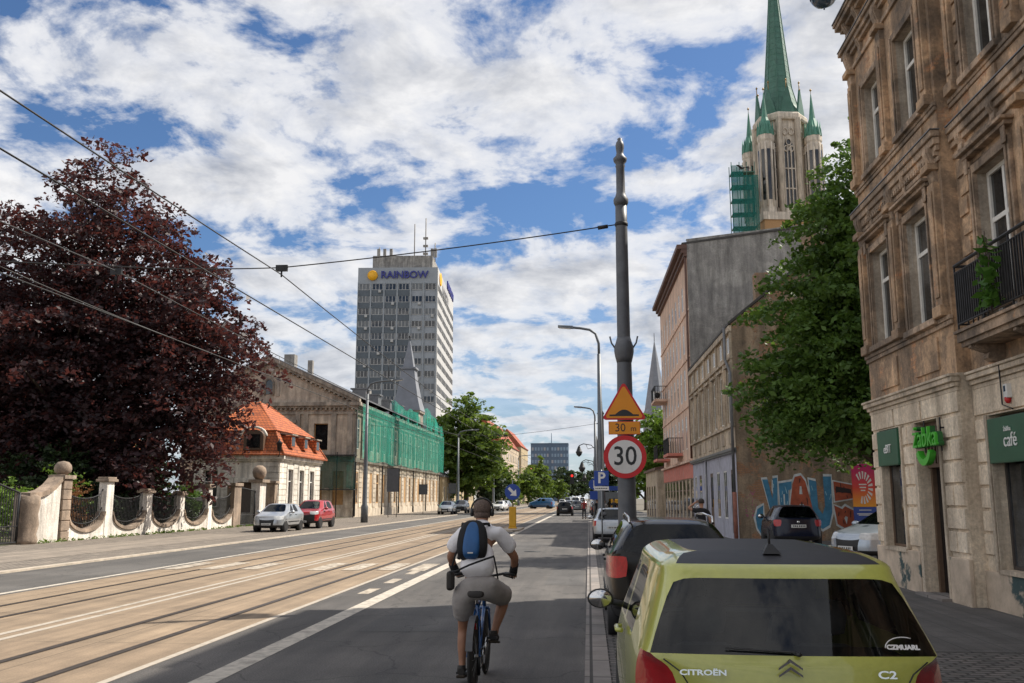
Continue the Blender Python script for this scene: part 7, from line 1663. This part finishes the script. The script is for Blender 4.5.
def bp_(s_, up_): return (0, -.075 + .60 * 0 + up_ * .57 - s_ * .82, up_ * .82 - s_ * .57 * 1)     # along the sloping back
sbox('pack', [((0, -.135, -.17), .10, .05, tl), ((0, -.145, -.13), .155, .085, tl), ((0, -.085, -.02), .165, .10, tl), ((0, -.01, .10), .155, .09, tl), ((0, .05, .19), .115, .07, tl), ((0, .075, .23), .06, .04, tl)], 'cloth_black', bk_)
sbox('front_pocket', [((0, -.205, -.15), .05, .04, tl), ((0, -.205, -.12), .085, .055, tl), ((0, -.155, -.02), .095, .06, tl), ((0, -.075, .10), .085, .055, tl), ((0, -.0, .19), .07, .04, tl), ((0, .03, .225), .03, .025, tl)], 'cloth_blue', bk_)
m = MB(); m.box(-.03, .03, -.262, -.255, -.098, -.085); m.build('label', 'sign_white', bk_)
m = MB()
for s_ in (-1, 1): m.tube([(s_ * .1, .10, .2), (s_ * .15, .22, .2), (s_ * .17, .31, .1), (s_ * .17, .27, -.05), (s_ * .18, .1, -.17), (s_ * .14, -.08, -.16)], .018, 6)
m.build('strap', 'cloth_black', bk_)
sb = thing('shoulder_bag', 'small black pouch hanging at the cyclist\'s left hip', 'bag', (CX - .26, CY - .03, 1.05)); sb.scale = (.85, .85, .9)
MB().box(-.045, .04, -.08, .08, -.12, .09).build('pouch', 'leather', sb, bevel=.03); m = MB(); m.tube([(-.0, .02, .1), (.04, .05, .25), (.10, .12, .4)], .012, 6); m.tube([(0.0, -.07, .08), (.09, -.16, .10), (.25, -.25, .17), (.40, -.20, .22), (.51, -.02, .25)], .011, 6); m.tube([(.51, -.0, .24), (.535, .06, .1), (.55, .12, -.04)], .010, 6); m.build('strap', 'cloth_black', sb)
bi = thing('bicycle', 'dark bicycle with blue frame and grey rear mudguard under the cyclist', 'bicycle', (CX, CY, 0))
wr, yb_, yf_ = .345, -.26, .82
for y in (yb_, yf_):
    m = MB(); n = 40
    for k in range(1): pass
    w_ = MB().lathe([(wr - .032, -.012), (wr - .018, -.02), (wr, -.008), (wr, .008), (wr - .018, .02), (wr - .032, .012)], (0, 0, 0), 40, axis='x').build('wheel', 'tyre', bi); w_.location = (0, y, wr)
    m = MB(); m.lathe([(wr - .05, -.011), (wr - .03, -.013), (wr - .03, .013), (wr - .05, .011), (wr - .05, -.011)], (0, 0, 0), 40, axis='x'); m.lathe([(0, -.05), (.022, -.05), (.022, .05), (0, .05)], (0, 0, 0), 12, axis='x')
    for k in range(24): a = 2 * math.pi * k / 24; m.tube([(.03 * (-1) ** k, .02 * math.cos(a + 1), .02 * math.sin(a + 1)), (0, (wr - .045) * math.cos(a), (wr - .045) * math.sin(a))], .0018, 4, cap=False)
    q = m.build('rim', 'alloy', bi); q.parent = w_
bb = (0, .20, .29); hd_t, hd_b = (0, .62, .88), (0, .66, .72)
m = MB(); m.tube([bb, (0, .02, .80)], .018, 8); m.tube([(0, .03, .76), hd_t], .018, 8); m.tube([bb, hd_b], .02, 8); m.tube([hd_t, hd_b], .022, 8)
for s_ in (-1, 1): m.tube([(s_ * .03, .17, .29), (s_ * .06, yb_, wr)], .011, 6); m.tube([(s_ * .02, .03, .75), (s_ * .06, yb_, wr)], .010, 6); m.tube([(s_ * .05, .67, .70), (s_ * .05, yf_, wr)], .014, 6)
m.tube([(-.05, .67, .70), (.05, .67, .70)], .016, 6); m.build('frame', 'bike_blue', bi)
m = MB(); m.tube([(0, .02, .8), (0, -.0, .90)], .014, 8); m.build('seat_post', 'chrome', bi)
sbox('saddle', [((0, -.13, .905), .06, .03, R(90)), ((0, -.11, .915), .085, .035, R(90)), ((0, -.02, .925), .07, .03, R(90)), ((0, .08, .92), .03, .025, R(90)), ((0, .14, .91), .018, .018, R(90))], 'leather', bi)
m = MB(); m.tube([hd_t, (0, .60, .98), (0, .68, 1.02)], .016, 8); m.tube([(-.31, .64, 1.05), (-.2, .68, 1.05), (-.05, .69, 1.02), (.05, .69, 1.02), (.2, .68, 1.05), (.31, .64, 1.05)], .014, 8); hb = m.build('handlebar', 'bike_black', bi)
for s_ in (-1, 1):
    m = MB().tube([(s_ * .22, .67, 1.05), (s_ * .33, .63, 1.05)], .02, 8); m.tube([(s_ * .2, .7, 1.03), (s_ * .3, .74, 1.0)], .008, 5); q = m.build('grip', 'bike_black', bi); q.parent = hb
m = MB(); pts = [(yb_ + (wr + .03) * math.cos(R(a)), wr + (wr + .03) * math.sin(R(a))) for a in range(20, 176, 12)]
for (a, b), (c, d) in zip(pts, pts[1:]): m.hexa([(x, yy, zz + k) for k in (0, .006) for yy, zz in ((a, b), (c, d)) for x in (-.032, .032)])
m.build('mudguard', 'mudguard', bi)
m = MB(); m.lathe([(.085, .045), (.09, .05), (.085, .055)], (0, .20, .29), 20, axis='x'); m.tube([(.06, .20, .29), (.075, .24, .455)], .012, 6); m.tube([(-.06, .20, .29), (-.075, .165, .125)], .012, 6); cr2 = m.build('crank', 'chrome', bi)
m = MB(); m.box(.08, .18, .20, .28, .442, .466); m.box(-.22, -.08, .125, .205, .112, .136); q = m.build('pedal', 'bike_black', bi); q.parent = cr2
m = MB(); m.box(-.03, .03, -.285, -.26, .60, .66); m.build('rear_reflector', 'tail_red', bi)
m = MB(); m.tube([(.055, yb_ - .02, wr), (.055, yb_, wr - .1), (.05, yb_ + .03, wr - .17)], .018, 6); m.tube([(.045, yb_, wr - .16), (.045, .2, .22)], .006, 4); m.tube([(.045, yb_, wr + .04), (.045, .2, .375)], .006, 4); m.build('derailleur', 'bike_black', bi)
m = MB(); m.tube([(.0, .05, .66), (0, .12, .5)], [.035, .035], 10); m.build('bottle', 'cloth_black', bi)

def walker(label, x, y, z, head, h, top, legs, hair='hair_dark', stride=.18, arm_up=0, skin_m='skin', group=None, shorts=False, sub=2):
    p = thing('person', label, 'person', (x, y, z), head, group); k = h / 1.78
    J = {'pelvis': (0, 0, .95, .13, .10), 'waist': (0, 0, 1.10, .12, .09), 'chest': (0, 0, 1.32, .145, .10), 'neck0': (0, -.01, 1.46, .07), 'neck': (0, .0, 1.53, .052), 'head0': (0, .015, 1.60, .072, .08), 'head': (0, .015, 1.68, .08, .092), 'crown': (0, 0, 1.735, .055),
         'shl': (-.18, 0, 1.40, .05), 'ell': (-.25, -.04, 1.12, .042), 'wrl': (-.24, .06, .88, .028), 'shr': (.18, 0, 1.40, .05), 'elr': (.25, -.02, 1.12, .042), 'wrr': (.25, .1, .90, .028),
         'hpl': (-.09, 0, .9, .1), 'knl': (-.1, stride * .7, .49, .06), 'anl': (-.1, stride * .6, .085, .038), 'tol': (-.11, stride * .6 + .16, .04, .03), 'hpr': (.09, 0, .9, .1), 'knr': (.1, -stride * .3, .5, .06), 'anr': (.1, -stride * 1.2, .10, .038), 'tor': (.11, -stride * 1.2 + .15, .04, .03)}
    if arm_up: J['ell'] = (-.40, .05, 1.50, .042); J['wrl'] = (-.17, .08, 1.66, .03)
    E_ = chain('pelvis', 'waist', 'chest', 'neck0', 'neck', 'head0', 'head', 'crown') + chain('chest', 'shl', 'ell', 'wrl') + chain('chest', 'shr', 'elr', 'wrr') + chain('pelvis', 'hpl', 'knl', 'anl', 'tol') + chain('pelvis', 'hpr', 'knr', 'anr', 'tor')
    if sub > 1:
        hand(J, E_, 'wrl', 1, (.9, .2, .3) if arm_up else (0, .15, -1), (0, -1, 0) if arm_up else (1, 0, 0), 'l', .010); hand(J, E_, 'wrr', -1, (0, .2, -1), (-1, 0, 0), 'r', .010)
    sc = lambda D: {n: tuple(q * k for q in v) for n, v in D.items()}
    skin('body', sc(J), E_, skin_m, p, sub)
    T = {'a0': (0, 0, .86, .172, .135), 'a': (0, 0, .95, .168, .13), 'b': (0, 0, 1.1, .15, .12), 'c': (0, 0, 1.32, .175, .125), 'd': (0, -.012, 1.44, .15, .105), 'e': (0, -.008, 1.515, .078), 'l': (-.185, 0, 1.41, .088), 'l2': (-.23, -.02, 1.24, .072) if not arm_up else (-.31, .03, 1.46, .075), 'r': (.185, 0, 1.41, .088), 'r2': (.23, -.01, 1.24, .072)}
    skin('top', sc(T), chain('a0', 'a', 'b', 'c', 'd', 'e') + chain('d', 'l', 'l2') + chain('d', 'r', 'r2'), top, p, sub)
    lz = .5 if shorts else .1
    Lg = {'p': (0, 0, .93, .15, .12), 'l': (-.095, 0, .86, .118), 'l2': (-.1, stride * .68, .52, .085), 'r': (.095, 0, .86, .118), 'r2': (.1, -stride * .28, .53, .085)}; Ee = chain('p', 'l', 'l2') + chain('p', 'r', 'r2')
    if not shorts: Lg['l3'] = (-.1, stride * .6, .12, .06); Lg['r3'] = (.1, -stride * 1.15, .13, .06); Ee += [('l2', 'l3'), ('r2', 'r3')]
    skin('trousers' if not shorts else 'shorts', sc(Lg), Ee, legs, p, sub)
    m = MB(); m.lathe([(.086 * k, 1.64 * k), (.093 * k, 1.69 * k), (.085 * k, 1.745 * k), (.05 * k, 1.78 * k), (0, 1.79 * k)], (0, -.008 * k, 0), 14); m.build('hair', hair, p)
    if sub > 1: face(p, (0, .015 * k, 1.665 * k), (0, 1, 0), .085 * k, skin_m)
    m = MB()
    for s_, yy in ((-1, stride * .6), (1, -stride * 1.2)): m.tube([(s_ * .1 * k, yy * k - .06, .05), (s_ * .1 * k, yy * k + .06, .045), (s_ * .11 * k, yy * k + .18, .035)], [.045, .048, .035], 8)
    m.build('shoe', 'leather', p)
    return p
walker('man in black T-shirt and dark shorts walking away along the shopfronts, hand to his head', 3.42, 29.0, .05, R(4), 1.78, 'cloth_black', 'cloth_dark', arm_up=1, shorts=True)
walker('pedestrian in dark clothes standing under the blue parking sign', .55, 64, .02, R(20), 1.8, 'cloth_black', 'cloth_dark', group='far pedestrians', stride=.08, sub=1)
walker('pedestrian in light top and jeans beside the one in dark clothes', 1.05, 65.2, .02, R(200), 1.72, 'cloth_light', 'cloth_denim', group='far pedestrians', stride=.05, sub=1)
walker('pedestrian in red top at the edge of the lane far away', -.45, 84, .0, R(10), 1.75, 'cloth_red', 'cloth_dark', group='far pedestrians', sub=1)
walker('pedestrian in dark top near the bus shelter', 1.9, 72.5, .05, R(160), 1.75, 'cloth_dark', 'cloth_denim', group='far pedestrians', sub=1)
walker('pedestrian in pale top walking by the low yellow house', -18.6, 128, .03, R(180), 1.75, 'cloth_light', 'cloth_dark', group='far pedestrians', sub=1)
